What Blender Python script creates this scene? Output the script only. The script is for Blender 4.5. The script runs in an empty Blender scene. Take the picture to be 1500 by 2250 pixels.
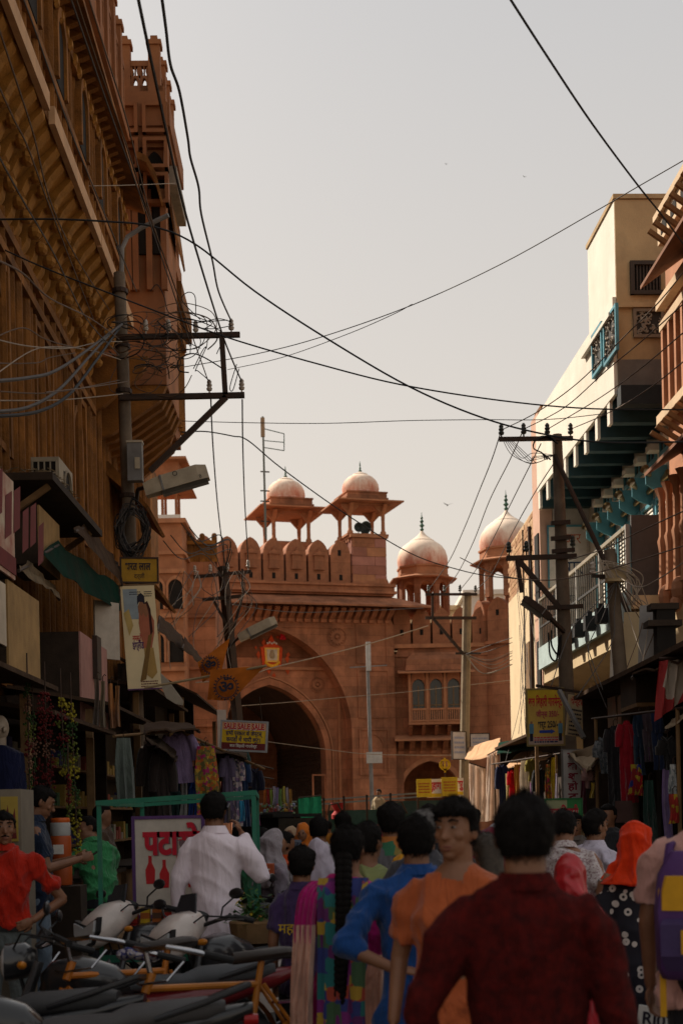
import bpy, math, random
import numpy as np
from math import sin, cos, pi, radians, sqrt, atan2
from mathutils import Vector, Matrix, Euler, noise
random.seed(7); np.random.seed(7)
sc = bpy.context.scene
COL = sc.collection
# ------------------------------------------------------------------ camera
EYE = Vector((0.0, 0.0, 1.65)); ROLL = radians(1.2); F = 3000.0
cam = bpy.data.cameras.new('camera'); camo = bpy.data.objects.new('camera', cam); COL.objects.link(camo)
cam.sensor_fit = 'HORIZONTAL'; cam.sensor_width = 24.0; cam.lens = 48.0; cam.shift_y = 665 / 1500
cam.clip_start = 0.1; cam.clip_end = 1500
camo.matrix_world = Matrix.Translation(EYE) @ Matrix.Rotation(pi / 2, 4, 'X') @ Matrix.Rotation(-ROLL, 4, 'Z')
cam.dof.use_dof = True; cam.dof.focus_distance = 15.0; cam.dof.aperture_fstop = 3.2
sc.camera = camo
# ------------------------------------------------------------------ sky and sun
SUN_EL = radians(41); SUN_AZ = (-0.76, 0.65)           # towards the sun: over the haveli roofs, beyond the gate
w = bpy.data.worlds.new('World'); sc.world = w; w.use_nodes = True
nt = w.node_tree; bg = nt.nodes['Background']
sky = nt.nodes.new('ShaderNodeTexSky'); sky.sky_type = 'NISHITA'; sky.sun_disc = False
sky.sun_elevation = SUN_EL; sky.sun_rotation = atan2(SUN_AZ[0], SUN_AZ[1]); sky.dust_density = 8.0; sky.air_density = 1.0; sky.ozone_density = 1.0
mixn = nt.nodes.new('ShaderNodeMix'); mixn.data_type = 'RGBA'; mixn.inputs['Factor'].default_value = 0.80
nt.links.new(sky.outputs[0], mixn.inputs['A']); mixn.inputs['B'].default_value = (5.2, 4.75, 4.35, 1)   # dusty white haze
_tc = nt.nodes.new('ShaderNodeTexCoord'); _sp = nt.nodes.new('ShaderNodeSeparateXYZ'); _rp = nt.nodes.new('ShaderNodeValToRGB'); nt.links.new(_tc.outputs['Generated'], _sp.inputs[0]); nt.links.new(_sp.outputs['Z'], _rp.inputs[0])
_rp.color_ramp.elements[0].position = 0.08; _rp.color_ramp.elements[0].color = (.745, .655, .545, 1); _rp.color_ramp.elements[1].position = 0.55; _rp.color_ramp.elements[1].color = (.500, .492, .480, 1)   # dusty cream at the horizon, greyer overhead
_ml = nt.nodes.new('ShaderNodeMix'); _ml.data_type = 'RGBA'; _ml.blend_type = 'MULTIPLY'; _ml.inputs['Factor'].default_value = 1; nt.links.new(_rp.outputs[0], _ml.inputs['A']); _ml.inputs['B'].default_value = (9.9, 9.9, 9.9, 1)
nt.links.new(_ml.outputs['Result'], mixn.inputs['B']); nt.links.new(mixn.outputs['Result'], bg.inputs[0]); bg.inputs[1].default_value = 0.085
sun = bpy.data.lights.new('sun', 'SUN'); suno = bpy.data.objects.new('sun', sun); COL.objects.link(suno)
sun.energy = 4.7; sun.angle = radians(0.55); sun.color = (1.0, 0.88, 0.73)
_sd = Vector((SUN_AZ[0] * cos(SUN_EL), SUN_AZ[1] * cos(SUN_EL), sin(SUN_EL)))
suno.rotation_euler = _sd.to_track_quat('Z', 'Y').to_euler(); suno.location = (-10, 20, 40)
sc.view_settings.view_transform = 'Standard'; sc.view_settings.look = 'None'
sc.view_settings.exposure = 0.55; sc.view_settings.gamma = 1.0; sc.view_settings.use_curve_mapping = False
sc.cycles.max_bounces = 6; sc.cycles.diffuse_bounces = 4; sc.cycles.use_denoising = True

# ------------------------------------------------------------------ geometry helpers
def ray(px, py):
    u = (px - 750) / F; v = (1790 - py) / F
    return Vector((u * cos(ROLL) + v * sin(ROLL), 1.0, -u * sin(ROLL) + v * cos(ROLL)))
def at(px, py, D):
    return EYE + ray(px, py) * D
class Frame:
    """a place on the ground with a heading; on(px,py,axis,c) meets the sight line with the local plane axis=c"""
    def __init__(s, x, y, deg, z=0.0):
        s.o = Vector((x, y, z)); s.a = radians(deg); s.M = Matrix.Translation(s.o) @ Matrix.Rotation(s.a, 4, 'Z'); s.I = s.M.inverted()
    def on(s, px, py, axis=1, c=0.0):
        d = ray(px, py); o = s.I @ EYE; dl = s.I.to_3x3() @ d
        t = (c - o[axis]) / dl[axis]
        return o + dl * t
class MB:
    def __init__(s): s.v = []; s.f = []; s.m = []
    def add(s, V, Fc, mat=0):
        n = len(s.v); s.v += [tuple(p) for p in V]; s.f += [tuple(i + n for i in f) for f in Fc]; s.m += [mat] * len(Fc); return s
    def box(s, a, b, mat=0):
        x0, y0, z0 = a; x1, y1, z1 = b
        return s.add([(x0,y0,z0),(x1,y0,z0),(x1,y1,z0),(x0,y1,z0),(x0,y0,z1),(x1,y0,z1),(x1,y1,z1),(x0,y1,z1)],
                     [(3,2,1,0),(4,5,6,7),(0,1,5,4),(1,2,6,5),(2,3,7,6),(3,0,4,7)], mat)
    def hexa(s, P, mat=0):
        return s.add(P, [(3,2,1,0),(4,5,6,7),(0,1,5,4),(1,2,6,5),(2,3,7,6),(3,0,4,7)], mat)
    def bar(s, p, q, w, h=None, mat=0, up=(0, 0, 1)):
        p = Vector(p); q = Vector(q); d = (q - p).normalized(); h = h or w; u = Vector(up)
        if abs(d.dot(u)) > 0.98: u = Vector((0, 1, 0))
        a = d.cross(u).normalized() * w / 2; b = a.normalized().cross(d).normalized() * h / 2
        return s.hexa([p-a-b, p+a-b, q+a-b, q-a-b, p-a+b, p+a+b, q+a+b, q-a+b], mat)
    def tube(s, P, r, n=6, mat=0, cap=True):
        P = [Vector(p) for p in P]; k = len(P); R = r if isinstance(r, (list, tuple)) else [r] * k
        V = []; ref = None
        for i in range(k):
            t = (P[min(i + 1, k - 1)] - P[max(i - 1, 0)]).normalized()
            if ref is None: ref = Vector((0, 0, 1)) if abs(t.z) < .9 else Vector((1, 0, 0))
            a = t.cross(ref).normalized(); b = a.cross(t).normalized(); ref = b
            V += [P[i] + (a * cos(2*pi*j/n) + b * sin(2*pi*j/n)) * R[i] for j in range(n)]
        Fc = [(i*n+j, (i+1)*n+j, (i+1)*n+(j+1) % n, i*n+(j+1) % n) for i in range(k-1) for j in range(n)]
        if cap: Fc += [tuple(range(n)), tuple(range((k-1)*n, k*n))[::-1]]
        return s.add(V, Fc, mat)
    def loft(s, rings, mat=0, cap=True, closed=True):
        n = len(rings[0]); V = [p for r in rings for p in r]; k = len(rings); m = n if closed else n - 1
        Fc = [(i*n+j, i*n+(j+1) % n, (i+1)*n+(j+1) % n, (i+1)*n+j) for i in range(k-1) for j in range(m)]
        if cap and closed: Fc += [tuple(range(n))[::-1], tuple(range((k-1)*n, k*n))]
        return s.add(V, Fc, mat)
    def lathe(s, prof, c=(0, 0, 0), n=16, mat=0, rot=0.0, sq=1.0):
        return s.loft([[(c[0]+max(r, 1e-4)*cos(2*pi*j/n+rot), c[1]+sq*max(r, 1e-4)*sin(2*pi*j/n+rot), c[2]+z) for j in range(n)] for r, z in prof], mat)
    def prism(s, poly, o, u, v, d, mat=0):
        """poly in (u,v) from origin o, pushed out along vector d"""
        o = Vector(o); u = Vector(u); v = Vector(v); d = Vector(d); n = len(poly)
        A = [o + u*p[0] + v*p[1] for p in poly]; V = A + [p + d for p in A]
        return s.add(V, [tuple(range(n))[::-1], tuple(range(n, 2*n))] + [(i, (i+1) % n, n+(i+1) % n, n+i) for i in range(n)], mat)
    def ball(s, c, r, n=10, k=6, mat=0, rot=None):
        rr = r if isinstance(r, (tuple, list)) else (r, r, r); V = []; c = Vector(c)
        for i in range(k + 1):
            th = pi * min(max(i / k, 0.002), 0.998)
            for j in range(n):
                p = Vector((rr[0]*sin(th)*cos(2*pi*j/n), rr[1]*sin(th)*sin(2*pi*j/n), rr[2]*cos(th)))
                V.append(c + (rot @ p if rot is not None else p))
        Fc = [(i*n+j, (i+1)*n+j, (i+1)*n+(j+1) % n, i*n+(j+1) % n) for i in range(k) for j in range(n)]
        return s.add(V, Fc + [tuple(range(n))[::-1], tuple(range(k*n, (k+1)*n))], mat)
    def mesh(s, name, mats, smooth=False):
        me = bpy.data.meshes.new(name); me.from_pydata([tuple(p) for p in s.v], [], s.f)
        for m in (mats if isinstance(mats, (list, tuple)) else [mats]): me.materials.append(m)
        if any(s.m): me.polygons.foreach_set('material_index', s.m)
        me.update()
        import bmesh
        bm = bmesh.new(); bm.from_mesh(me); bmesh.ops.recalc_face_normals(bm, faces=bm.faces); bm.to_mesh(me); bm.free()
        if smooth:
            me.polygons.foreach_set('use_smooth', [True] * len(me.polygons)); me.set_sharp_from_angle(angle=radians(smooth if smooth is not True else 40))
        return me
    def build(s, name, mats, parent=None, loc=(0, 0, 0), rot=0.0, smooth=False, label=None):
        return put(name, s.mesh(name, mats, smooth), parent, loc, rot, label)
def put(name, me, parent=None, loc=(0, 0, 0), rot=0.0, label=None):
    o = bpy.data.objects.new(name, me); COL.objects.link(o); o.location = loc
    o.rotation_euler = rot if isinstance(rot, (tuple, list, Euler)) else (0, 0, rot)
    if parent: o.parent = parent
    if label: o['label'] = label
    return o
def thing(name, label, cat, loc=(0, 0, 0), rot=0.0, group=None):
    o = bpy.data.objects.new(name, None); COL.objects.link(o); o.location = loc; o.empty_display_size = .1
    o.rotation_euler = rot if isinstance(rot, (tuple, list, Euler)) else (0, 0, rot)
    return tag(o, label, cat, group)
def tag(o, label, cat, group=None):
    o['label'] = label; o['category'] = cat
    if group: o['group'] = group
    return o
def fthing(name, label, cat, fr, group=None): return thing(name, label, cat, fr.o, fr.a, group)
def struct(o): o['kind'] = 'structure'; return o
def stuff(o): o['kind'] = 'stuff'; return o
def copy_tree(o, parent=None):
    c = o.copy(); COL.objects.link(c); c.parent = parent
    for ch in list(o.children): copy_tree(ch, c)
    return c
def arch(hw, spring, top, n=8, base=0.0):
    """outline of a pointed (four-centred) arch, from left foot over the apex to right foot"""
    P = [(-hw, base)]
    for i in range(n + 1):
        t = i / n; a = t * pi / 2
        P.append((-hw * cos(a) ** 0.86 if i < n else 0.0, spring + (top - spring) * (0.80 * sin(a) + 0.20 * t ** 2.2)))
    return P + [(-x, z) for x, z in P[::-1][1:]]
def wall_with_hole(mb, x0, x1, z0, z1, hole, y0, y1, mat=0, inner=0):
    """slab between local y0 (front) and y1 with an arched opening; hole = outline from left foot to right foot, both at z0"""
    n = len(hole); L = hole
    outer = [(x0, z0), (x0, z1), (x1, z1), (x1, z0)]
    # ring of matched points: project hole points outwards on the rectangle
    R = []
    cx = (L[0][0] + L[-1][0]) / 2
    for i, (x, z) in enumerate(L):
        if i == 0: R.append((x0, z0))
        elif i == n - 1: R.append((x1, z0))
        else:
            t = i / (n - 1)
            if t < .25: R.append((x0, z0 + (z1 - z0) * t / .25))
            elif t <= .75: R.append((x0 + (x1 - x0) * (t - .25) / .5, z1))
            else: R.append((x1, z1 - (z1 - z0) * (t - .75) / .25))
    for y in (y0, y1):
        V = [(x, y, z) for x, z in L] + [(x, y, z) for x, z in R]
        mb.add(V, [(i, i+1, n+i+1, n+i) for i in range(n-1)], mat)
    mb.add([(x, y0, z) for x, z in L] + [(x, y1, z) for x, z in L], [(i, i+1, n+i+1, n+i) for i in range(n-1)], inner)
    mb.add([(x0,y0,z0),(x0,y1,z0),(x0,y1,z1),(x0,y0,z1)], [(0,1,2,3)], mat); mb.add([(x1,y0,z0),(x1,y1,z0),(x1,y1,z1),(x1,y0,z1)], [(0,1,2,3)], mat)
    mb.add([(x0,y0,z1),(x1,y0,z1),(x1,y1,z1),(x0,y1,z1)], [(0,1,2,3)], mat)
# ------------------------------------------------------------------ materials
def mat(name, col, rough=0.85, var=0.25, scale=3.0, bump=0.3, col2=None, metal=0.0, spec=0.3, dirt=0.0, dirtcol=(0.04, 0.03, 0.025), fine=60.0, streak=0.0, sheen=0.0, coat=0.0, trans=0.0, crease=0.0, blocks=0.0):
    m = bpy.data.materials.new(name); m.use_nodes = True; n = m.node_tree.nodes; l = m.node_tree.links; b = n['Principled BSDF']
    b.inputs['Roughness'].default_value = rough; b.inputs['Metallic'].default_value = metal; b.inputs['Specular IOR Level'].default_value = spec
    if coat: b.inputs['Coat Weight'].default_value = coat; b.inputs['Coat Roughness'].default_value = 0.08
    if sheen: b.inputs['Sheen Weight'].default_value = sheen
    tc = n.new('ShaderNodeTexCoord'); nz = n.new('ShaderNodeTexNoise'); nz.inputs['Scale'].default_value = scale; nz.inputs['Detail'].default_value = 7; nz.inputs['Roughness'].default_value = .62
    l.new(tc.outputs['Object'], nz.inputs['Vector'])
    r = n.new('ShaderNodeValToRGB'); c2 = col2 or tuple(c * (1 - var) for c in col); c1 = tuple(min(1, c * (1 + var * .5)) for c in col) if not col2 else col
    r.color_ramp.elements[0].position = .32; r.color_ramp.elements[1].position = .68
    r.color_ramp.elements[0].color = (*c2, 1); r.color_ramp.elements[1].color = (*c1, 1); l.new(nz.outputs['Fac'], r.inputs[0]); out = r.outputs[0]
    if dirt:
        nd = n.new('ShaderNodeTexNoise'); nd.inputs['Scale'].default_value = scale * .45; nd.inputs['Detail'].default_value = 8; nd.inputs['Roughness'].default_value = .7
        mp = n.new('ShaderNodeMapping'); mp.inputs['Scale'].default_value = (1, 1, 1 - streak * .85); mp.inputs['Location'].default_value = (3.1, 1.7, .4); l.new(tc.outputs['Object'], mp.inputs[0]); l.new(mp.outputs[0], nd.inputs['Vector'])
        rd = n.new('ShaderNodeValToRGB'); rd.color_ramp.elements[0].position = .46; rd.color_ramp.elements[1].position = .74; rd.color_ramp.elements[1].color = (dirt, dirt, dirt, 1); l.new(nd.outputs['Fac'], rd.inputs[0])
        mx = n.new('ShaderNodeMix'); mx.data_type = 'RGBA'; l.new(rd.outputs[0], mx.inputs['Factor']); l.new(out, mx.inputs['A']); mx.inputs['B'].default_value = (*dirtcol, 1); out = mx.outputs['Result']
    if blocks:                                                 # each stone of the masonry a slightly different tint
        sp = n.new('ShaderNodeSeparateXYZ'); cb = n.new('ShaderNodeCombineXYZ'); l.new(tc.outputs['Object'], sp.inputs[0]); l.new(sp.outputs['X'], cb.inputs['X']); l.new(sp.outputs['Z'], cb.inputs['Y'])
        bt = n.new('ShaderNodeTexBrick'); bt.inputs['Scale'].default_value = 1.0; bt.inputs['Brick Width'].default_value = 1.15; bt.inputs['Row Height'].default_value = .46; bt.inputs['Mortar Size'].default_value = .008; bt.inputs['Color1'].default_value = (1-blocks, 1-blocks, 1-blocks, 1); bt.inputs['Color2'].default_value = (1+blocks*.6, 1+blocks*.5, 1+blocks*.5, 1); bt.inputs['Mortar'].default_value = (.6, .58, .56, 1); bt.inputs['Bias'].default_value = -.1
        l.new(cb.outputs[0], bt.inputs['Vector']); mb_ = n.new('ShaderNodeMix'); mb_.data_type = 'RGBA'; mb_.blend_type = 'MULTIPLY'; mb_.inputs['Factor'].default_value = 1; l.new(out, mb_.inputs['A']); l.new(bt.outputs['Color'], mb_.inputs['B']); out = mb_.outputs['Result']
    l.new(out, b.inputs['Base Color'])
    if bump:
        nb = n.new('ShaderNodeTexNoise'); nb.inputs['Scale'].default_value = fine; nb.inputs['Detail'].default_value = 5; l.new(tc.outputs['Object'], nb.inputs['Vector'])
        bp = n.new('ShaderNodeBump'); bp.inputs['Strength'].default_value = bump; bp.inputs['Distance'].default_value = 0.6 / fine
        l.new(nb.outputs['Fac'], bp.inputs['Height']); l.new(bp.outputs[0], b.inputs['Normal'])
        if crease:                                             # soft pulls and wrinkles of worn cloth
            wv = n.new('ShaderNodeTexNoise'); wv.inputs['Scale'].default_value = 5.5; wv.inputs['Detail'].default_value = 3; wv.inputs['Distortion'].default_value = 1.6; mp_ = n.new('ShaderNodeMapping'); mp_.inputs['Rotation'].default_value = (.5, .6, .3); mp_.inputs['Scale'].default_value = (2.4, 1, .75); l.new(tc.outputs['Object'], mp_.inputs[0]); l.new(mp_.outputs[0], wv.inputs['Vector'])
            b2_ = n.new('ShaderNodeBump'); b2_.inputs['Strength'].default_value = crease; b2_.inputs['Distance'].default_value = .09; l.new(wv.outputs['Fac'], b2_.inputs['Height']); l.new(bp.outputs[0], b2_.inputs['Normal']); l.new(b2_.outputs[0], b.inputs['Normal'])
    if trans:
        tr = n.new('ShaderNodeBsdfTranslucent'); ms = n.new('ShaderNodeMixShader'); ms.inputs[0].default_value = trans; l.new(out, tr.inputs[0]); o = n['Material Output']
        l.new(b.outputs[0], ms.inputs[1]); l.new(tr.outputs[0], ms.inputs[2]); l.new(ms.outputs[0], o.inputs[0])
    return m
def emat(name, col, strength):
    m = mat(name, col, .5, .05, 3, 0); b = m.node_tree.nodes['Principled BSDF']; b.inputs['Emission Color'].default_value = (*col, 1); b.inputs['Emission Strength'].default_value = strength; return m
_M = {}
def C(r, g, b, rough=.8, **k):
    """plain painted or dyed surface, cached by colour"""
    key = (r, g, b, rough, tuple(sorted(k.items())))
    if key not in _M: _M[key] = mat('surface_%d' % len(_M), (r, g, b), rough, **{**dict(var=.18, scale=6, bump=.15), **k})
    return _M[key]
def cloth(r, g, b, **k): return C(r, g, b, .92, **{**dict(var=.22, scale=7, crease=.42, bump=.25, fine=220, sheen=.15, spec=.1), **k})
SAND = mat('red_sandstone', (.39, .155, .075), .9, .40, 1.3, .7, blocks=.16, dirt=.85, dirtcol=(.10, .042, .022), streak=.75, fine=35)
SANDL = mat('pale_sandstone', (.40, .17, .082), .9, .28, 2.0, .5, dirt=.4, dirtcol=(.16, .07, .035), fine=40, streak=.6)
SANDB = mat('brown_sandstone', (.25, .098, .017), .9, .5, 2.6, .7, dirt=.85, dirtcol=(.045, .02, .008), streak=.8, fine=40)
SANDY = mat('golden_lit_sandstone', (.36, .165, .03), .9, .45, 2.6, .6, dirt=.7, dirtcol=(.085, .042, .016), streak=.3, fine=40)  # golden light on the bracket undersides put into this stone colour
SANDO = mat('orange_sandstone', (.36, .145, .068), .9, .28, 2.0, .5, dirt=.5, dirtcol=(.2, .085, .04), streak=.6)
WHITE = mat('whitewash', (.74, .69, .60), .9, .10, 1.6, .3, dirt=.35, dirtcol=(.46, .39, .30), streak=.8)
CREAM = mat('cream_plaster', (.62, .48, .29), .9, .18, 1.2, .3, dirt=.5, dirtcol=(.34, .24, .13), streak=.85)
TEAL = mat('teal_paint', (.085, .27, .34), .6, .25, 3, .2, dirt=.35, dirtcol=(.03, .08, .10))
IRON = mat('rusty_iron', (.035, .027, .022), .7, .4, 9, .3, col2=(.06, .03, .018), metal=.3)
DARK = mat('dark_interior', (.012, .009, .007), .95, .4, 3, .2)  # near-black; shaded depth of windows and openings put into the colour
WOOD = mat('weathered_wood', (.20, .115, .05), .85, .35, 4, .4, dirt=.5, dirtcol=(.07, .04, .02), streak=.8)
BLACK = mat('black_rubber', (.012, .012, .013), .7, .2, 8, .2)
CABLE = mat('cable_rubber', (.016, .013, .012), .75, .3, 8, 0)
CHROME = mat('chrome', (.42, .42, .44), .22, .1, 5, 0, metal=1.0)
CONC = mat('old_concrete', (.26, .22, .17), .9, .25, 4, .4, dirt=.5, dirtcol=(.11, .08, .06), streak=.7)
GLASSD = mat('dusty_dark_glass', (.02, .022, .022), .25, .3, 4, .05, spec=.5)
def text_mesh(body, size, matl, extrude=0.0015, bold=0.0, font_x=1.0):
    cu = bpy.data.curves.new('lettering', 'FONT'); cu.body = body; cu.size = size; cu.extrude = extrude; cu.offset = bold; cu.align_x = 'CENTER'; cu.align_y = 'CENTER'; cu.resolution_u = 3
    o = bpy.data.objects.new('lettering_source', cu); COL.objects.link(o); bpy.context.view_layer.update()
    me = bpy.data.meshes.new_from_object(o.evaluated_get(bpy.context.evaluated_depsgraph_get()))
    bpy.data.objects.remove(o); bpy.data.curves.remove(cu); me.name = 'lettering'; me.materials.clear(); me.materials.append(matl)
    n = len(me.vertices); co = np.empty(n*3, np.float32); me.vertices.foreach_get('co', co); co = co.reshape(-1, 3)
    if n and font_x != 1.0: co[:, 0] *= font_x; me.vertices.foreach_set('co', co.ravel()); me.update()
    me['w'] = float(co[:, 0].max() - co[:, 0].min()) if n else 0.0
    return me
def letter(parent, body, x, z, w, h, matl, y=-0.004, bold=0.0, ry=0.0):
    """flat print on a board whose front is local -y; fitted to width w and height h, centred at x,z"""
    me = text_mesh(body, h * 1.25, matl, bold=bold * h)
    o = put('lettering', me, parent, (x, y, z), (pi/2, ry, 0))
    if me['w'] > 1e-6: o.scale = (w / me['w'], 1, 1)
    return o
# ------------------------------------------------------------------ ground
EARTH = mat('dusty_earth', (.24, .19, .135), .95, .3, .35, .5, dirt=.4, fine=12)
ASPH = mat('dusty_bounce_road', (.19, .16, .125), .93, .35, .8, .5, dirt=.5, dirtcol=(.09, .075, .06), fine=45)  # road colour lightened to bounce sunlight onto the crowd
PAVE = mat('paving_stone', (.22, .18, .14), .9, .3, 3, .4, dirt=.5)
struct(MB().add([(-500,-200,0),(500,-200,0),(500,700,0),(-500,700,0)], [(0,1,2,3)]).build('ground', EARTH))
struct(MB().add([(-2.6,-60,.004),(2.5,-60,.004),(2.4,62,.004),(-3.2,57,.004)], [(0,1,2,3)]).build('road', ASPH))
for s, x0, x1 in ((0, -3.6, -2.6), (1, 2.5, 4.4)):
    pv = struct(MB().box((x0, -30, 0), (x1, 50, .09)).build('pavement', PAVE))
    kx = x1 if s == 0 else x0
    kb = MB().box((-.07, -.48, 0), (.07, .48, .13)).mesh('kerb_stone', CONC)
    for i in range(60): put('kerb_stone', kb, pv, (kx, -4 + i, random.uniform(-.004, .004)), random.uniform(-.01, .01))
# ------------------------------------------------------------------ the great gate
G = Frame(-3.0, 60.0, 17)
g = lambda px, py, c=0.0: G.on(px, py, 1, c)
gate = fthing('city_gate', 'great red sandstone gateway with pointed arch and row of rounded merlons', 'gateway', G)
xL = g(385, 1500).x; xR = g(866, 1450).x; xc = g(603, 1560).x
zE = g(700, 1335).z; zC = g(650, 1280).z                        # under the eave; foot of the merlons
ohw = g(772, 1600).x - xc; osp = g(772, 1610).z; oap = g(605, 1381).z
ihw = g(715, 1690, .9).x - xc; isp = g(715, 1660, .9).z; iap = g(588, 1505, .9).z
ztop = zE + .1
mb = MB(); hole = [(x + xc, z) for x, z in arch(ohw, osp, oap, 12)]
wall_with_hole(mb, xL, xR, 0, ztop, hole, 0, .9); mb.build('wall', SAND, gate)
mb = MB(); ihole = [(x + xc, z) for x, z in arch(ihw, isp, iap, 12)]
wall_with_hole(mb, xc-ohw-.3, xc+ohw+.3, 0, oap+.25, ihole, .9, 1.6); mb.build('recess_wall', SAND, gate)
# moulded band round the doorway, and the raised rim of the big arch
def band(hw, sp, ap, wd, y0, y1, name, m, base=0.0):
    A = arch(hw, sp, ap, 12, base); B = arch(hw + wd, sp, ap + wd * 1.15, 12, base); n = len(A); mb = MB()
    for k in range(n - 1):
        P = [A[k], A[k+1], B[k+1], B[k]]
        mb.prism([(p[0] + xc, p[1]) for p in P], (0, y0, 0), (1, 0, 0), (0, 0, 1), (0, y1 - y0, 0))
    return mb.build(name, m, gate)
band(ihw, isp, iap, .26, .80, .95, 'arch_moulding', SAND)
band(ihw + .30, isp, iap + .32, .06, .76, .93, 'arch_bead', SANDL)
band(ohw, osp, oap, .14, -.07, .05, 'arch_rim', SAND)
# square frame round the doorway and sunk side panels
fr = g(740, 1474, .9); fl = 2 * xc - fr.x
mb = MB(); zf = fr.z
for a, b in (((fl-.09, .80, 0), (fl+.03, .94, zf)), ((fr.x-.03, .80, 0), (fr.x+.09, .94, zf)), ((fl-.09, .79, zf+.002), (fr.x+.09, .95, zf+.14))): mb.box(a, b)
mb.build('doorway_frame', SANDL, gate)
def panel(px0, py0, px1, py1, c=0.0, nm='sunk_panel', arched=False):
    a = g(px0, py1, c); b = g(px1, py0, c); mb = MB(); t = .07
    for p, q in (((a.x-t, c-.05, a.z), (a.x, c+.03, b.z)), ((b.x, c-.05, a.z), (b.x+t, c+.03, b.z)), ((a.x-t, c-.052, b.z), (b.x+t, c+.032, b.z+t)), ((a.x-t, c-.052, a.z-t), (b.x+t, c+.032, a.z))): mb.box(p, q)
    if arched:
        xm = (a.x+b.x)/2; w2 = (b.x-a.x)/2*.8
        A = arch(w2, a.z+(b.z-a.z)*.6, b.z-.12, 6, a.z+.1); B = arch(w2-.07, a.z+(b.z-a.z)*.6, b.z-.2, 6, a.z+.1)
        for k in range(len(A)-1): mb.prism([(p[0]+xm, p[1]) for p in (A[k], A[k+1], B[k+1], B[k])], (0, c-.04, 0), (1,0,0), (0,0,1), (0,.06,0))
    return mb.build(nm, SAND, gate)
panel(786, 1360, 846, 1455); panel(790, 1475, 850, 1575); panel(793, 1605, 850, 1700, arched=True); panel(400, 1375, 432, 1470); panel(402, 1490, 434, 1590)
panel(470, 1365, 772, 1372, nm='frieze_panel'); panel(690, 1705, 712, 1780, .93)
def rosette(px, py, r, c=0.0, petals=16):
    p = g(px, py, c); t = MB(); n = petals
    for k in range(n):
        a = 2*pi*k/n; d = Vector((cos(a), 0, sin(a))); e = Vector((-sin(a), 0, cos(a)))
        o = Vector((p.x, c, p.z)); q = [o + d*r*.35 - e*r*.05, o + d*r*.62 - e*r*.13, o + d*r - e*0, o + d*r*.62 + e*r*.13, o + d*r*.35 + e*r*.05]
        t.add([x + Vector((0, .02, 0)) for x in q] + [x + Vector((0, -.06, 0)) for x in q], [(5,6,7,8,9)] + [(i, (i+1) % 5, 5+(i+1) % 5, 5+i) for i in range(5)])
    t.ball((p.x, c, p.z), (r*.28, .09, r*.28), 10, 6)
    t.loft([[(p.x+rr*cos(2*pi*j/24), c+y, p.z+rr*sin(2*pi*j/24)) for j in range(24)] for rr, y in ((r*1.02, .02), (r*1.02, -.05), (r*1.12, -.05), (r*1.12, .02))], cap=False)
    t.build('rosette', SAND, gate)
rosette(740, 1400, .40); rosette(697, 1505, .32, .9); rosette(463, 1395, .40); rosette(480, 1505, .32, .9)
# passage through the gate: stone side walls, vault and brick lining
BRK = MB(); xr = xc + ihw
pas = MB(); L = [(x, z) for x, z in ihole]; n = len(L)
wl = [(xc-ihw-.35, 0), (xc-ihw-.35, isp)] + [(xc + (x-xc)*1.12, z+.3) for x, z in L[1:-1]] + [(xr+.35, isp), (xr+.35, 0)]
pas.add([(x, 1.6, z) for x, z in wl] + [(x, 11.0, z) for x, z in wl], [(i, i+1, len(wl)+i+1, len(wl)+i) for i in range(len(wl)-1)])
bw_ = MB(); wall_with_hole(bw_, xc-ihw-.5, xr+.5, 0, iap+.5, [(xc-ihw*.25+x*.42, z*.62) for x, z in arch(ihw, isp, iap, 8)], 10.8, 11.2); bw_.build('light_block_wall', SAND, gate)  # far wall added to cut light from behind and darken the passage
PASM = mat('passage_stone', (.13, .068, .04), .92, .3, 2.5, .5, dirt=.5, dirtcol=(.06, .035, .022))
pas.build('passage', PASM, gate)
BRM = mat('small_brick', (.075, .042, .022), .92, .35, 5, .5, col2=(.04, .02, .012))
br = MB()
for r in range(30):                                            # courses of small brick on the passage wall, laid as one lining
    z = .05 + r * .19
    for k in range(17):
        y = 1.7 + k * .54 + (r % 2) * .27; o = random.uniform(0, .02)
        br.box((xr+.28-o, y, z), (xr+.36, y+.50, z+.155))
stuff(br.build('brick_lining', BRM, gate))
# body above the passage and wall walk
MB().box((xL, .9, iap+1.2), (xR-.01, 9, zC-.05)).build('gatehouse_body', SAND, gate)
# sloping eave on brackets
e0 = g(430, 1301, .0); zt = g(700, 1308).z; xe0 = xL-.5; xe1 = g(946, 1330, -1.0).x
mb = MB(); zo = zE - .02
mb.hexa([(xe0, -1.25, zo-.06), (xe1, -1.25, zo-.06), (xR, .05, zt-.1), (xL, .05, zt-.1), (xe0, -1.25, zo+.02), (xe1, -1.25, zo+.02), (xR, .05, zt), (xL, .05, zt)])
mb.hexa([(xR, .05, zt-.1), (xe1, -1.25, zo-.06), (xe1, 3.0, zo-.06), (xR, 3.0, zt-.1), (xR, .05, zt), (xe1, -1.25, zo+.02), (xe1, 3.0, zo+.02), (xR, 3.0, zt)])
mb.build('eave', SAND, gate)
bk = MB(); bk.prism([(0, 0), (-.75, .42), (-.75, .50), (0, .62), (0, 0)][:4] , (-.11, 0, -.55), (0, 1, 0), (0, 0, 1), (.22, 0, 0))
bk.box((-.13, -.12, -.62), (.13, 0, .0)); bkm = bk.mesh('bracket', SAND)
nb = 26
for i in range(nb): put('bracket', bkm, gate, (xL+.3 + (xR-xL-.6)*i/(nb-1), -.002, zE-.05))
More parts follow.
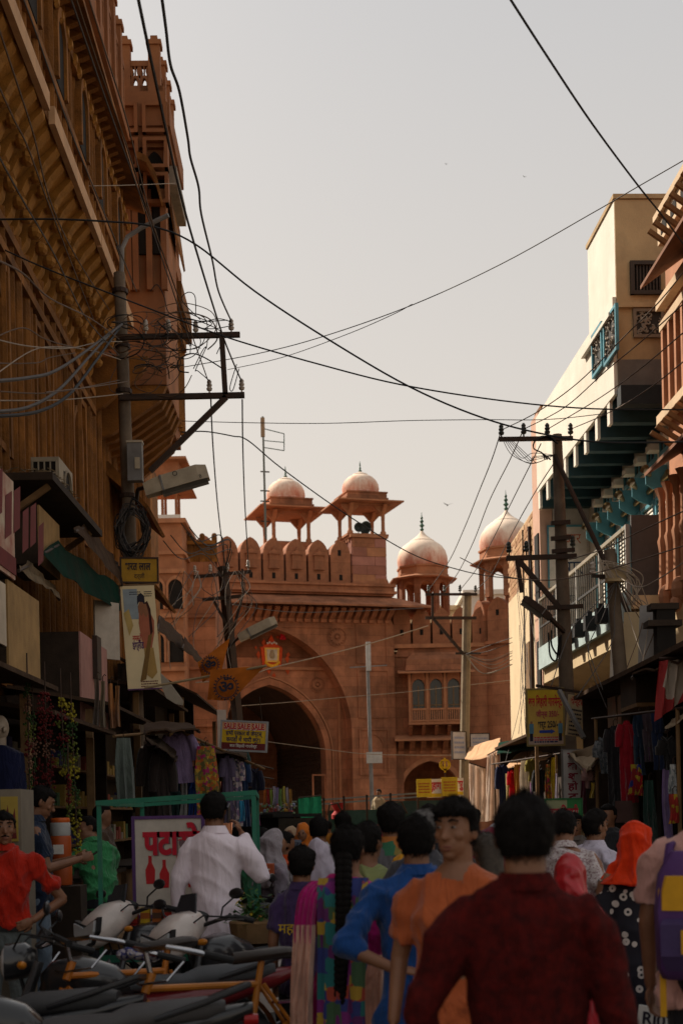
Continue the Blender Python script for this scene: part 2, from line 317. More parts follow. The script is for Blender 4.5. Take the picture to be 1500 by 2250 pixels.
# cornice bands under the merlons
for k, (z0, z1, d) in enumerate(((zt+.03, zC-.42, .06), (zC-.42, zC-.30, .22), (zC-.30, zC-.10, .10), (zC-.10, zC+.03, .20))):
    MB().box((xL, -d, z0+.002), (xR+d*.5, .9, z1)).build('cornice_band', SAND, gate)
# merlons
def merlon_mesh(w2, h, d, sh=.62, slots=True):
    A = [(-w2, 0)] + [(x, z) for x, z in arch(w2, h*sh, h, 6)[1:-1]] + [(w2, 0)]
    mb = MB().prism(A, (0, 0, 0), (1, 0, 0), (0, 0, 1), (0, d, 0)); return mb.mesh('merlon', SAND)
mh = g(650, 1185).z - zC; mm = merlon_mesh(.465, mh, .85)
nic = MB(); nic.box((-.2, -.10, .62), (.2, .0, 1.18)); nic.prism([(-.27, 0), (-.16, .12), (-.05, .18), (0, .34), (.05, .18), (.16, .12), (.27, 0)], (0, -.16, 1.18), (1,0,0), (0,0,1), (0,.16,0))
nic.box((-.24, -.13, .55), (.24, 0, .62)); nicm = nic.mesh('hooded_niche', SAND)
slot = MB().box((-.075, -.006, .12), (.075, .02, .38)).mesh('loophole', DARK)
xs0 = g(500, 1230).x; xs1 = g(748, 1230).x; st = (xs1 - xs0) / 5
for i in range(-2, 6):
    x = xs0 + st * i; m = put('merlon', mm, gate, (x, .0, zC + .03), random.uniform(-.012, .012))
    put('loophole', slot, m)
    if i < 5: put('hooded_niche', nicm, m)
    else: put('loophole', slot, m, (-.05, 0, 1.1))
for i in range(0, 7): put('merlon', mm, gate, (xL + .5 + st*i*.98, 7.6, zC + .03))
# square tower at the end, built of big slabs
tb = g(775, 1275, -.05); tx0 = tb.x; tx1 = g(848, 1240, -.05).x + .02; tz0 = zC + .03; tz1 = g(790, 1176, -.05).z; td = 4.2
tower = MB().box((tx0+.04, 0, tz0), (tx1-.04, td, tz1-.04)).build('tower', SAND, gate)
rows = 5; hh = (tz1 - tz0 - .12) / rows
SLABS = [SAND, SANDL, mat('dull_red_slab', (.29, .115, .075), .9, .2, 2, .4, dirt=.4, dirtcol=(.14, .06, .04)), mat('rosy_slab', (.38, .16, .115), .9, .2, 2, .4, dirt=.3, dirtcol=(.2, .09, .06))]
for r in range(rows):
    z = tz0 + r*hh; cuts = sorted(random.uniform(.3, .7) + j for j in range(0, 1))
    xs = [tx0, tx0 + (tx1-tx0)*(.42 if r % 2 else .66), tx1]
    for a, b in zip(xs, xs[1:]):
        p = random.uniform(0, .025)
        MB().box((a+.006, -.05-p, z+.006), (b-.006, 0.0, z+hh-.006)).build('stone_slab', random.choice(SLABS), tower)
    ys = [0.0] + [j*1.05 + (.5 if r % 2 else .0) for j in range(1, 4)] + [td]
    for a, b in zip(ys, ys[1:]):
        p = random.uniform(0, .02)
        MB().box((tx0-.01-p, a+.006, z+.006), (tx0+.04, b-.006, z+hh-.006)).build('stone_slab', random.choice(SLABS), tower)
MB().box((tx0-.1, -.14, tz1-.1), (tx1+.08, td+.1, tz1+.02)).build('coping', SANDL, gate)
dn = MB().box((-.07, -.07, -.14), (.07, 0, 0)).mesh('dentil', SAND)
for i in range(13): put('dentil', dn, gate, (tx0-.01, .3 + i*.3, tz1-.1), pi/2*3)
mb = MB(); mb.hexa([(tx0, -.12, tz0-.3), (tx1+.25, -.12, tz0-.3), (tx1+.25, td, tz0-.3), (tx0, td, tz0-.3), (tx0, -.06, tz0+.25), (tx1+.0, -.06, tz0+.25), (tx1, td, tz0+.25), (tx0, td, tz0+.25)]); mb.build('tower_plinth', SAND, gate)
# painted stains of orange powder round the shrine hung over the doorway
sh = g(600, 1440, .55)
shr = thing('wall_shrine', 'small gilt framed shrine with orange powder and red pennant over the gate arch', 'shrine', G.M @ Vector((sh.x, .86, sh.z)), G.a)
ORG = C(.62, .07, .012, .8); GOLD = C(.75, .42, .06, .4); s2 = 1/50
mb = MB()
for k in range(70):
    a = random.uniform(0, 2*pi); r = abs(random.gauss(0, .42)); x = r*cos(a)*1.1; z = r*sin(a)*.9 - .1; w_ = random.uniform(.03, .12); h_ = random.uniform(.06, .26)
    yy = -.004 - k*.0002; mb.add([(x-w_, yy, z), (x, yy, z-h_), (x+w_*.8, yy, z-.02), (x+.02, yy, z+h_*.8)], [(0,1,2,3)])
mb.build('powder_stain', mat('orange_powder', (.5, .075, .02), .95, .3, 9, .2), shr)
MB().prism([(-.42, -.5), (-.5, .35), (-.2, .55), (0, .95), (.2, .55), (.5, .35), (.42, -.5)], (0, -.06, 0), (1,0,0), (0,0,1), (0,.05,0)).build('backing', ORG, shr)
MB().prism([(-.30, -.28), (-.34, .36), (.34, .36), (.30, -.28)], (0, -.12, 0), (1,0,0), (0,0,1), (0,.06,0)).build('frame', GOLD, shr)
MB().prism([(-.22, -.2), (-.24, .28), (.24, .28), (.22, -.2)], (0, -.135, 0), (1,0,0), (0,0,1), (0,.02,0)).build('picture', C(.55, .45, .32, .7), shr)
mb = MB(); mb.ball((0, -.14, .02), (.13, .05, .16)); mb.ball((0, -.15, .17), (.08, .05, .09)); mb.build('idol', C(.35, .25, .14, .6), shr, smooth=True)
mb = MB()
for k in range(9): mb.ball((-.3 + k*.075, -.13, -.3 - .16*(1-((k-4)/4)**2)), (.055, .05, .08), 8, 5)
mb.build('marigold_garland', C(.8, .38, .02), shr)
mb = MB()
for k in range(5): mb.ball((-.2+.1*k, -.13, .55+.04*(k % 2)), .05, 8, 5, mat=0)
mb.build('flower', C(.7, .6, .5), shr)
mb = MB(); mb.add([(.32, -.3, .7), (.62, -.28, .05+.65), (.40, -.32, 1.35)], [(0,1,2)]); mb.add([(.32, -.295, .7), (.62, -.275, .7), (.40, -.315, 1.35)], [(2,1,0)]); mb.build('pennant', C(.5, .01, .02), shr)
# ------------------------------------------------------------------ domed roof pavilions
def washed(name, base, stain):
    m = mat(name, base, .9, .08, 2.5, .3); n = m.node_tree.nodes; l = m.node_tree.links; b = n['Principled BSDF']; src = b.inputs['Base Color'].links[0].from_socket
    tc = n.new('ShaderNodeTexCoord'); sp = n.new('ShaderNodeSeparateXYZ'); l.new(tc.outputs['Object'], sp.inputs[0])
    nz = n.new('ShaderNodeTexNoise'); nz.inputs['Scale'].default_value = 3.2; nz.inputs['Detail'].default_value = 8; nz.inputs['Roughness'].default_value = .72
    mp = n.new('ShaderNodeMapping'); mp.inputs['Scale'].default_value = (1, 1, .35); l.new(tc.outputs['Object'], mp.inputs[0]); l.new(mp.outputs[0], nz.inputs['Vector'])
    ma = n.new('ShaderNodeMath'); ma.operation = 'MULTIPLY_ADD'; ma.inputs[1].default_value = -.42; l.new(sp.outputs['Z'], ma.inputs[0]); l.new(nz.outputs['Fac'], ma.inputs[2])
    r = n.new('ShaderNodeValToRGB'); r.color_ramp.elements[0].position = .12; r.color_ramp.elements[1].position = .52; l.new(ma.outputs[0], r.inputs[0])
    mx = n.new('ShaderNodeMix'); mx.data_type = 'RGBA'; l.new(r.outputs[0], mx.inputs['Factor']); l.new(src, mx.inputs['A']); mx.inputs['B'].default_value = (*stain, 1); l.new(mx.outputs['Result'], b.inputs['Base Color'])
    return m
DOME = washed('peeling_whitewash_dome', (.80, .65, .52), (.50, .19, .12))
GREENM = C(.03, .09, .06, .5)
def square_pavilion(p, label, rot, s=1.0):
    t = thing('roof_pavilion', label, 'pavilion', p, rot, 'domed pavilions on the gate')
    MB().box((-1.0*s, -1.0*s, 0), (1.0*s, 1.0*s, .1*s)).build('base', SANDL, t)
    cm = MB().lathe([(.14, 0), (.14, .12), (.09, .18), (.085, .6), (.10, .95), (.13, 1.02), (.16, 1.08)], n=8).mesh('column', SANDL, True)
    ab = MB()
    for sx in (-1, 1):
        ab.prism([(0, 0), (.10, 0), (.42, .34), (.42, .40), (0, .40)], (0, -.08, 0), (sx, 0, 0), (0, 0, 1), (0, .16, 0))
    ab.prism([(0, 0), (.10, 0), (.42, .34), (.42, .40), (0, .40)], (-.08, 0, 0), (0, 1, 0), (0, 0, 1), (.16, 0, 0)); ab.prism([(0, 0), (.10, 0), (.42, .34), (.42, .40), (0, .40)], (-.08, 0, 0), (0, -1, 0), (0, 0, 1), (.16, 0, 0))
    abm = ab.mesh('capital_bracket', SANDL)
    for sx in (-1, 1):
        for sy in (-1, 1):
            c = put('column', cm, t, (sx*.8*s, sy*.8*s, .1*s)); c.scale = (s, s, s); put('capital_bracket', abm, c, (0, 0, .95))
    MB().box((-.96*s, -.96*s, 1.43*s), (.96*s, .96*s, 1.56*s)).build('lintel', SANDL, t)
    a, b = 1.58*s, 1.0*s; zo, zi = 1.53*s, 1.68*s
    MB().loft([[(-a,-a,zo-.03),(a,-a,zo-.03),(a,a,zo-.03),(-a,a,zo-.03)], [(-a,-a,zo+.03),(a,-a,zo+.03),(a,a,zo+.03),(-a,a,zo+.03)], [(-b,-b,zi),(b,-b,zi),(b,b,zi),(-b,b,zi)]]).build('eave', SANDL, t)
    MB().box((-1.02*s, -1.02*s, zi-.02), (1.02*s, 1.02*s, zi+.10*s)).box((-.96*s, -.96*s, zi+.10*s), (.96*s, .96*s, zi+.32*s)).box((-1.0*s, -1.0*s, zi+.32*s), (1.0*s, 1.0*s, zi+.38*s)).build('drum', SAND, t)
    pr = [(.86, 0), (.88, .08), (.84, .12), (.87, .28), (.84, .48), (.74, .68), (.58, .84), (.40, .93), (.36, .95), (.34, 1.0), (.16, 1.07), (.05, 1.12)]
    d = MB().lathe([(r*s, z*s) for r, z in pr], n=28).build('dome', DOME, t, (0, 0, zi+.38*s), smooth=True)
    MB().lathe([(.05, 1.10), (.09, 1.16), (.03, 1.22), (.06, 1.28), (.02, 1.36), (.035, 1.42), (.008, 1.62)], n=8).build('finial', GREENM, d, smooth=True).scale = (s, s, s)
    return t
pz = tz1 + .02
pc = G.M @ Vector(((tx0+tx1)/2 - .0, 1.05, pz))
pav1 = square_pavilion(pc, 'domed square pavilion on top of the slab built gate tower', G.a, .98)
p2 = at(630, 1196, 65); p2.z = at(628, 1190, 65).z - .3
square_pavilion(Vector((p2.x, 65, p2.z)), 'domed square pavilion behind the row of merlons next to the aerial mast', G.a, 1.06)
MB().box((-1.3, -1.3, 10.0), (1.3, 1.3, p2.z)).build('pavilion_base', SAND, gate, G.I @ Vector((p2.x, 65, 0)), 0)
# horn loudspeakers in the pavilion
for k, (dx, lb) in enumerate(((-.28, 'smaller dark horn loudspeaker turned aside under the tower pavilion'), (.18, 'larger dark horn loudspeaker facing the street under the tower pavilion'))):
    t = thing('loudspeaker', lb, 'loudspeaker', G.M @ (Vector(((tx0+tx1)/2, 1.05, pz+.1)) + Vector((dx, -.45, 0))), G.a + (-.2, -.9)[k], 'horn loudspeakers on the gate')
    MB().tube([(0, 0, 0), (0, 0, .3)], .025).build('bracket', IRON, t); sc_ = (.8, 1.1)[k]
    MB().loft([[(r*sc_*cos(2*pi*j/18), y, .34+r*sc_*sin(2*pi*j/18)) for j in range(18)] for r, y in ((.04, .25), (.07, .2), (.08, .05), (.14, -.1), (.27, -.2), (.28, -.21), (.24, -.18), (.06, 0))]).build('horn', C(.05, .06, .055, .5), t, smooth=True)
def octagon_pavilion(p, label, rot, s=1.0, hcol=1.7):
    t = thing('octagonal_pavilion', label, 'pavilion', p, rot, 'domed pavilions on the gate')
    cm = MB().box((-.13, -.10, 0), (.13, .10, hcol+.35)).mesh('column', SAND); R = 1.14*s
    A = arch(.30, hcol-.15, hcol+.2, 6); sp = MB()
    wall_with_hole(sp, -.46*s, .46*s, 0, hcol+.38, [(x*s, z) for x, z in A], -.08, .08); spm = sp.mesh('arch_panel', SAND)
    for k in range(8):
        a = 2*pi*(k+.5)/8; put('column', cm, t, (R*cos(a), R*sin(a), 0), a+pi/2)
        a = 2*pi*k/8; put('arch_panel', spm, t, (R*.93*cos(a), R*.93*sin(a), 0), a+pi/2)
    z = hcol + .38; ro = pi/8
    MB().lathe([(1.62*s, z-.05), (1.64*s, z+.0), (1.22*s, z+.14)], n=8, rot=ro).build('eave', SANDL, t)
    MB().lathe([(1.24*s, z+.12), (1.24*s, z+.2), (1.2*s, z+.22), (1.2*s, z+.48), (1.26*s, z+.52), (1.26*s, z+.60)], n=8, rot=ro).build('drum', SANDL, t)
    pr = [(1.16, 0), (1.20, .2), (1.19, .45), (1.10, .75), (.92, 1.0), (.68, 1.18), (.58, 1.24), (.56, 1.28), (.40, 1.38), (.22, 1.52), (.10, 1.66), (.05, 1.74)]
    d = MB().lathe([(r*s, q*s) for r, q in pr], n=16, rot=ro).build('dome', DOME, t, (0, 0, z+.6), smooth=25)
    MB().lathe([(.05, 1.72), (.10, 1.82), (.04, 1.9), (.13, 2.0), (.04, 2.1), (.10, 2.2), (.03, 2.28), (.07, 2.36), (.02, 2.44), (.01, 2.62)], n=8).build('finial', GREENM, d, smooth=True).scale = (s, s, s)
    return t
q = at(930, 1330, 66); octagon_pavilion(Vector((q.x, 66, 11.15)), 'octagonal pavilion with peeling white dome beyond the end of the long stone eave', .1, 1.03, 1.35)
q = at(1119, 1313, 61); octagon_pavilion(Vector((q.x, 61.6, 11.2)), 'octagonal pavilion with white dome half hidden behind the tall brick house', .25, 1.03, 1.25)
# ------------------------------------------------------------------ side wing with the oriel window
W = Frame(0, 62.0, 0); wf = lambda px, py, c=0.0: W.on(px, py, 1, c)
wing = fthing('gate_wing', 'red sandstone side wing with oriel window and small pointed arch', 'gateway', W)
x0 = wf(858, 1500).x; x1 = 9.5; zc = wf(950, 1421).z; za = wf(940, 1625).z
mb = MB(); xa = wf(946, 1700).x; hw = wf(1010, 1790).x - xa
wall_with_hole(mb, x0, x1, 0, zc, [(x + xa, z) for x, z in arch(hw, wf(946, 1735).z, wf(946, 1672).z, 8)], 0, .8); mb.build('wall', SAND, wing)
MB().box((x0, .8, 5.0), (x1, 4.5, zc-.1)).box((xa-hw-.6, 3.9, 0), (xa+hw+.6, 4.3, 5)).build('inner_mass', SAND, wing)
A = arch(hw, wf(946, 1735).z, wf(946, 1672).z, 8); B = arch(hw+.2, wf(946, 1735).z, wf(946, 1672).z+.22, 8); mb = MB()
for k in range(len(A)-1): mb.prism([(p[0]+xa, p[1]) for p in (A[k], A[k+1], B[k+1], B[k])], (0, -.06, 0), (1,0,0), (0,0,1), (0,.08,0))
mb.build('arch_moulding', SANDL, wing)
MB().box((x0, -.16, zc-.06), (x1, .8, zc+.12)).build('cornice_band', SANDL, wing); MB().box((x0, -.07, zc-.45), (x1, .002, zc-.32)).build('string_course', SAND, wing)
mm2 = merlon_mesh(.40, wf(890, 1342).z - zc, .8)
for i in range(9):
    m = put('merlon', mm2, wing, (x0 + .55 + i*.90, .02, zc+.12)); put('loophole', slot, m, (0, 0, .3)); 
MB().box((x0, .82, zc), (x1, 1.1, zc+(wf(890, 1342).z-zc)*.72)).build('gap_backing_wall', SAND, wing)  # backing added behind the merlons so the gaps between them read dark
# raised bastion merlons catching the sun
bz = wf(1080, 1418, -2).z
bast = MB(); bx0 = wf(1052, 1500, -.6).x
MB().lathe([(1.9, 0), (1.8, zc-.05), (2.0, zc), (2.0, zc+.15)], (bx0+1.9, 1.0, 0), 16).build('bastion', SAND, wing, smooth=True)
mm3 = merlon_mesh(.50, wf(1078, 1313, -.8).z - zc - .1, .5)
for k in range(8):
    a = -pi/2 - 1.15 + k*.6; m = put('merlon', mm3, wing, (bx0+1.9+1.95*cos(a), 1.0+1.95*sin(a), zc+.15), a+pi/2); put('loophole', slot, m, (0, 0, 1.0))
# oriel window (jharokha)
jx0 = wf(897, 1550, -.9).x; jx1 = wf(1020, 1550, -.9).x; jd = .95
zf_, zb_, zw0, zw1, zr = wf(950, 1585, -jd).z, wf(950, 1600, -jd).z, wf(950, 1555, -jd).z, wf(950, 1492, -jd).z, wf(950, 1478, -jd).z
MB().box((jx0, -jd, zf_-.14), (jx1, -.002, zf_)).build('oriel_floor', SANDL, wing)
n = 4; jw = (jx1-jx0); pm = MB().box((-.06, -.06, 0), (.06, .06, zr-zf_)).mesh('mullion', SANDL)
for i in range(n): put('mullion', pm, wing, (jx0+.07 + (jw-.14)*i/(n-1), -jd+.07, zf_))
bay = (jw-.14)/(n-1)
om = MB(); A = arch(bay/2-.12, zw1-zf_-.30, zw1-zf_+.02, 6); wall_with_hole(om, -bay/2+.07, bay/2-.07, 0, zr-zf_, A, -.03, .03); omm = om.mesh('cusped_arch', SAND)
gl = MB().box((-bay/2+.07, 0, 0), (bay/2-.07, .02, zr-zf_)).mesh('pane', GLASSD); wd = MB().box((-bay/2+.1, -.03, .0), (-bay/2+.14, 0, 1.3)).box((bay/2-.14, -.03, 0), (bay/2-.1, 0, 1.3)).box((-.02, -.03, 0), (.02, 0, 1.5)).box((-bay/2+.1, -.031, .62), (bay/2-.1, -.001, .66)).mesh('window_bars', WOOD)
bal = MB()
for k in range(7): bal.box((-bay/2+.10 + k*(bay-.2)/6-.025, -.03, .05), (-bay/2+.10 + k*(bay-.2)/6+.025, .03, .5))
bal.box((-bay/2+.06, -.05, .5), (bay/2-.06, .05, .58)).box((-bay/2+.06, -.05, 0), (bay/2-.06, .05, .06)); balm = bal.mesh('balustrade', SANDL)
for i in range(n-1):
    x = jx0+.07+bay*(i+.5); put('cusped_arch', omm, wing, (x, -jd+.10, zf_)); put('pane', gl, wing, (x, -jd+.25, zf_)); put('window_bars', wd, wing, (x, -jd+.24, zf_+.1)); put('balustrade', balm, wing, (x, -jd+.0, zf_+.004))
MB().box((jx0+.01, -jd+.3, zf_+.002), (jx0+.05, -.002, zr)).box((jx1-.05, -jd+.3, zf_+.002), (jx1-.01, -.002, zr)).build('oriel_side', SAND, wing)
a0, a1 = jx0-.45, jx1+.45
MB().hexa([(a0, -jd-.5, zr-.06), (a1, -jd-.5, zr-.06), (a1, .0, zr+.14), (a0, .0, zr+.14), (a0, -jd-.5, zr+.0), (a1, -jd-.5, zr+.0), (a1, .0, zr+.24), (a0, .0, zr+.24)]).build('oriel_eave', SANDL, wing)
MB().loft([[(jx0-.1, -jd-.05, zr+.1), (jx1+.1, -jd-.05, zr+.1), (jx1+.1, 0, zr+.1), (jx0-.1, 0, zr+.1)], [(jx0-.05, -jd, zr+.6), (jx1+.05, -jd, zr+.6), (jx1+.05, 0, zr+.6), (jx0-.05, 0, zr+.6)], [(jx0+.25, -jd+.4, zr+.95), (jx1-.25, -jd+.4, zr+.95), (jx1-.25, 0, zr+.95), (jx0+.25, 0, zr+.95)]]).build('oriel_roof', SAND, wing)
cb = MB().prism([(0, 0), (-.85, .55), (-.85, .62), (0, .62)], (-.07, 0, -.78), (0, 1, 0), (0, 0, 1), (.14, 0, 0)).mesh('corbel', SAND)
for i in range(5): put('corbel', cb, wing, (jx0+.1 + (jw-.2)*i/4, -.004, zf_-.0))
ez = wf(950, 1622, -.8).z
MB().hexa([(x0+.1, -1.0, ez-.12), (wf(1040, 1620).x, -1.0, ez-.12), (wf(1040, 1620).x, .0, ez+.12), (x0+.1, .0, ez+.12), (x0+.1, -1.0, ez-.04), (wf(1040, 1620).x, -1.0, ez-.04), (wf(1040, 1620).x, .0, ez+.22), (x0+.1, .0, ez+.22)]).build('lower_eave', SANDL, wing)
for i in range(8): put('bracket', bkm, wing, (x0+.4+i*.5, -.003, ez-.05))
MB().box((x0+.05, -.09, 0), (x0+.5, -.001, ez-.3)).box((x0+.25, -.05, ez-.9), (wf(1040, 1620).x, -.001, ez-.75)).build('wall_band', SAND, wing)
# ------------------------------------------------------------------ sunlit house on the other flank
OH = Frame(at(330, 1500, 46).x, 46, 0)
oh = fthing('orange_house', 'sunlit orange plastered house with small roof kiosk beside the gate', 'house', OH)
o_ = lambda px, py, c=0.0: OH.on(px, py, 1, c)
xa_, xb_ = o_(250, 1400).x, o_(404, 1400).x; zt_ = o_(380, 1150).z
MB().box((xa_-3, 0, 0), (xb_, 7, zt_)).build('wall', SANDO, oh)
MB().box((xa_-3, -.15, zt_), (xb_+.15, 7, zt_+.15)).box((xa_-3, -.1, o_(380, 1215).z-.06), (xb_+.1, 7.02, o_(380, 1215).z+.06)).build('cornice', SANDL, oh)
zb = o_(440, 1150).z; yb = o_(440, 1200).z
MB().box((xb_+.002, 1.5, 0), (o_(470, 1200, 1.5).x, 6, yb-.25)).build('side_wall', SAND, oh)
for k, z in enumerate((yb-.9, yb-2.4, yb-4.2, yb-6.2)):
    MB().box((xa_-3, -.10-.02*k, z), (xb_+.08, -.002, z+.14)).build('string_course', SANDL, oh)
    MB().box((xb_+.004, 1.38, z+.2), (o_(470, 1200, 1.5).x, 1.498, z+.3)).build('string_course', SAND, oh)
for px in (300, 345, 388):
    for z in (yb-2.1, yb-3.9, yb-5.9):
        x = o_(px, 1400).x; w_ = MB().prism([(q[0], q[1]) for q in arch(.24, .75, 1.0, 6)], (x, -.03, z), (1, 0, 0), (0, 0, 1), (0, .028, 0)).build('window', DARK, oh)
        A = arch(.24, .75, 1.0, 6); B = arch(.32, .75, 1.12, 6); fm_ = MB()
        for q in range(len(A)-1): fm_.prism([(p[0]+x, p[1]+z) for p in (A[q], A[q+1], B[q+1], B[q])], (0, -.09, 0), (1,0,0), (0,0,1), (0,.088,0))
        fm_.build('window_frame', SANDL, oh)
b2 = MB()
x_ = xb_+.1; xe = o_(470, 1180, 1.5).x
bpm = MB().lathe([(.05, 0), (.09, .2), (.05, .4), (.06, .62)], n=6).mesh('baluster', SANDB)
for i in range(11): put('baluster', bpm, oh, (x_ + (xe-x_)*i/10, 1.6, yb-.25))
MB().box((xb_, 1.45, yb+.36), (xe+.05, 1.75, yb+.48)).build('handrail', SANDB, oh)
for i in range(3): MB().box((-.09, -.09, 0), (.09, .09, .86)).ball((0, 0, .92), .1, 8, 6).build('newel_post', SANDB, oh, (x_ + (xe-x_)*i/2, 1.6, yb-.25))
kz = o_(380, 1150).z + .15; kx = o_(378, 1100, .9).x
kt = thing('roof_kiosk', 'small kiosk with white rail on the roof of the orange house', 'pavilion', OH.M @ Vector((kx-.55, 1.2, kz)), 0)
cm = MB().lathe([(.09, 0), (.06, .1), (.055, 1.2), (.12, 1.35)], n=8).mesh('column', SANDO, True)
for sx in (-.75, -.25, .25, .75):
    for sy in (-.5, .5): put('column', cm, kt, (sx*1.1, sy, 0))
MB().loft([[(-1.5,-1.1,1.36),(1.5,-1.1,1.36),(1.5,1.1,1.36),(-1.5,1.1,1.36)], [(-1.5,-1.1,1.42),(1.5,-1.1,1.42),(1.5,1.1,1.42),(-1.5,1.1,1.42)], [(-1,-.7,1.62),(1,-.7,1.62),(1,.7,1.62),(-1,.7,1.62)]]).build('eave', SANDO, kt)
MB().box((-.95, -.65, 1.6), (.95, .65, 2.5)).build('upper_storey', SANDO, kt); MB().box((-1.3, -1, 2.5), (1.3, 1, 2.6)).build('roof', SANDL, kt)
MB().box((-1, -.62, 0), (1, -.55, .35)).build('white_rail', WHITE, kt); kt.scale = (.85, .85, .85)
# ------------------------------------------------------------------ carved haveli along the shaded side
H = Frame(-3.42 - .0167*12, 12.0, math.degrees(.0167))
hf = lambda px, py, c: H.on(px, py, 0, c)
hav = fthing('carved_haveli', 'tall carved sandstone mansion with bracketed balcony and lattice parapet in shade', 'mansion', H)
XW = -.25; XU = .42                                           # lower wall plane, overhanging upper wall plane
zs = hf(157, 774, XW).z                                       # where the brackets spring from the lower wall
ze = hf(234, 600, XU).z                                       # bottom edge of the overhang
zt1 = hf(216, 270, XU).z                                      # soffit of the top eave
Y0, Y1 = .68, 10.6
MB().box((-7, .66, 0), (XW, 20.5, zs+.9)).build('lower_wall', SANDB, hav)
rib = MB().prism([(0, -.075), (.07, -.06), (.11, -.015), (.11, .015), (.07, .06), (0, .075)], (0, 0, 0), (1, 0, 0), (0, 1, 0), (0, 0, zs-3.2)).mesh('fluted_rib', SANDB)
for i in range(60):
    y = 1.2 + i*.285
    if y < 19: o = put('fluted_rib', rib, hav, (XW-.002, y + random.uniform(-.03, .03), 3.2)); o.scale = (random.uniform(.6, 1.25), random.uniform(.55, 1.3), 1)
for z in (3.2, zs-.55, zs-.25): MB().box((XW-.02, 0, z), (XW+.13, Y1+.02 if z > 4 else 19.8, z+.12)).build('string_course', SANDB, hav)
for k in range(3):                                            # blind carved panels between ribs
    y = 3.2 + k*2.7; f = MB(); z0, z1 = zs-2.9, zs-.7
    f.box((XW, y, z0), (XW+.10, y+1.1, z0+.09)).box((XW, y, z1), (XW+.10, y+1.1, z1+.09)).box((XW+.002, y-.06, z0), (XW+.11, y+.04, z1+.09)).box((XW+.002, y+1.06, z0), (XW+.11, y+1.16, z1+.09))
    A = arch(.45, z1-.7, z1-.1, 6, z0+.09); B = arch(.37, z1-.74, z1-.2, 6, z0+.09)
    for q in range(len(A)-1): f.prism([(p[0]+y+.55, p[1]) for p in (A[q], A[q+1], B[q+1], B[q])], (XW, 0, 0), (0, 1, 0), (0, 0, 1), (.08, 0, 0))
    f.build('blind_window', SANDB, hav)
# rows of big curved brackets under the overhang
hgt = ze - zs + .05; ov = XU - XW
prof = [(0, 0), (.04, 0), (.12, .10), (.15, .24), (.26, .30), (.33, .42), (.46, .46), (ov*.82, .58*1.0), (ov+.02, .70), (ov+.02, .84), (0, .84)]
prof = [(x, z*hgt/.80) for x, z in prof]
bkt = MB().prism(prof, (0, -.10, 0), (1, 0, 0), (0, 0, 1), (0, .20, 0))
bkt.ball((.20, 0, .26), (.10, .13, .08), 8, 5); bkt.ball((.42, 0, .46*hgt/.8), (.09, .13, .08), 8, 5)
bktm = bkt.mesh('carved_bracket', SANDY)
soff = MB(); n = 24
slab = MB().hexa([(.02, -.14, .30*hgt), (.02, .14, .30*hgt), (ov, .17, hgt*.92), (ov, -.17, hgt*.92), (.0, -.14, .42*hgt), (.0, .14, .42*hgt), (ov, .17, hgt*1.02), (ov, -.17, hgt*1.02)]).mesh('soffit_panel', SANDY)
nb = 22
for i in range(nb):
    y = Y0 + (Y1-Y0)*(i+.5)/nb
    o = put('carved_bracket', bktm, hav, (XW, y+random.uniform(-.03, .03), zs), random.uniform(-.05, .05)); o.scale = (random.uniform(.93, 1.03), random.uniform(.85, 1.1), 1); put('soffit_panel', slab, hav, (XW, y+(Y1-Y0)/nb/2, zs+.02))
MB().box((XW-.05, Y0, ze-.01), (XU+.02, Y1+.05, ze+.12)).build('balcony_slab', SANDB, hav)
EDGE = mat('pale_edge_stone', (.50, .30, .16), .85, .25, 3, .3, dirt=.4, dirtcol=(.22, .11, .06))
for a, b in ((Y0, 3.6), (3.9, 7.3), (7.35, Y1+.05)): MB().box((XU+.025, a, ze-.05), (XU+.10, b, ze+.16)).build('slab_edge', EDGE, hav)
# upper storey: closely fluted wall
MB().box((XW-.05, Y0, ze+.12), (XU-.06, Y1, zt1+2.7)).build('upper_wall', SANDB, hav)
rib2 = MB().prism([(0, -.055), (.06, -.045), (.10, -.012), (.10, .012), (.06, .045), (0, .055)], (0, 0, 0), (1, 0, 0), (0, 1, 0), (0, 0, zt1-ze-.12)).mesh('fluted_rib', SANDB)
i = 0; y = Y0+.1
while y < Y1-.1:
    o = put('fluted_rib', rib2, hav, (XU-.062, y, ze+.12)); o.scale = (random.uniform(.6, 1.2), random.uniform(.6, 1.15), 1); y += .205 + (.10 if i % 5 == 4 else 0); i += 1
# friezes and small arched niches carved across the upper wall
for z, h_ in ((ze+.55, .10), (zt1-.42, .12)):
    MB().box((XU-.06, Y0, z), (XU+.06, Y1, z+h_)).build('carved_frieze', SANDB, hav)
dm = MB().prism([(0, 0), (.05, .03), (.05, .10), (0, .13)], (0, -.05, 0), (1, 0, 0), (0, 0, 1), (0, .10, 0)).mesh('frieze_boss', SANDY)
y = Y0+.2
while y < Y1: put('frieze_boss', dm, hav, (XU+.055, y+random.uniform(-.02, .02), zt1-.44)); y += .31
for k in range(5):
    y = 3.0+k*1.6; A = arch(.24, .62, .86, 6); B = arch(.33, .62, .98, 6); f = MB()
    for q in range(len(A)-1): f.prism([(p[0]+y, p[1]) for p in (A[q], A[q+1], B[q+1], B[q])], (XU-.05, 0, ze+.72), (0, 1, 0), (0, 0, 1), (.14, 0, 0))
    n_ = put('niche_frame', f.mesh('niche_frame', SANDB), hav); MB().prism([(p[0]+y, p[1]) for p in A], (XU+.03, 0, ze+.72), (0, 1, 0), (0, 0, 1), (.02, 0, 0)).build('niche_recess', DARK, n_)
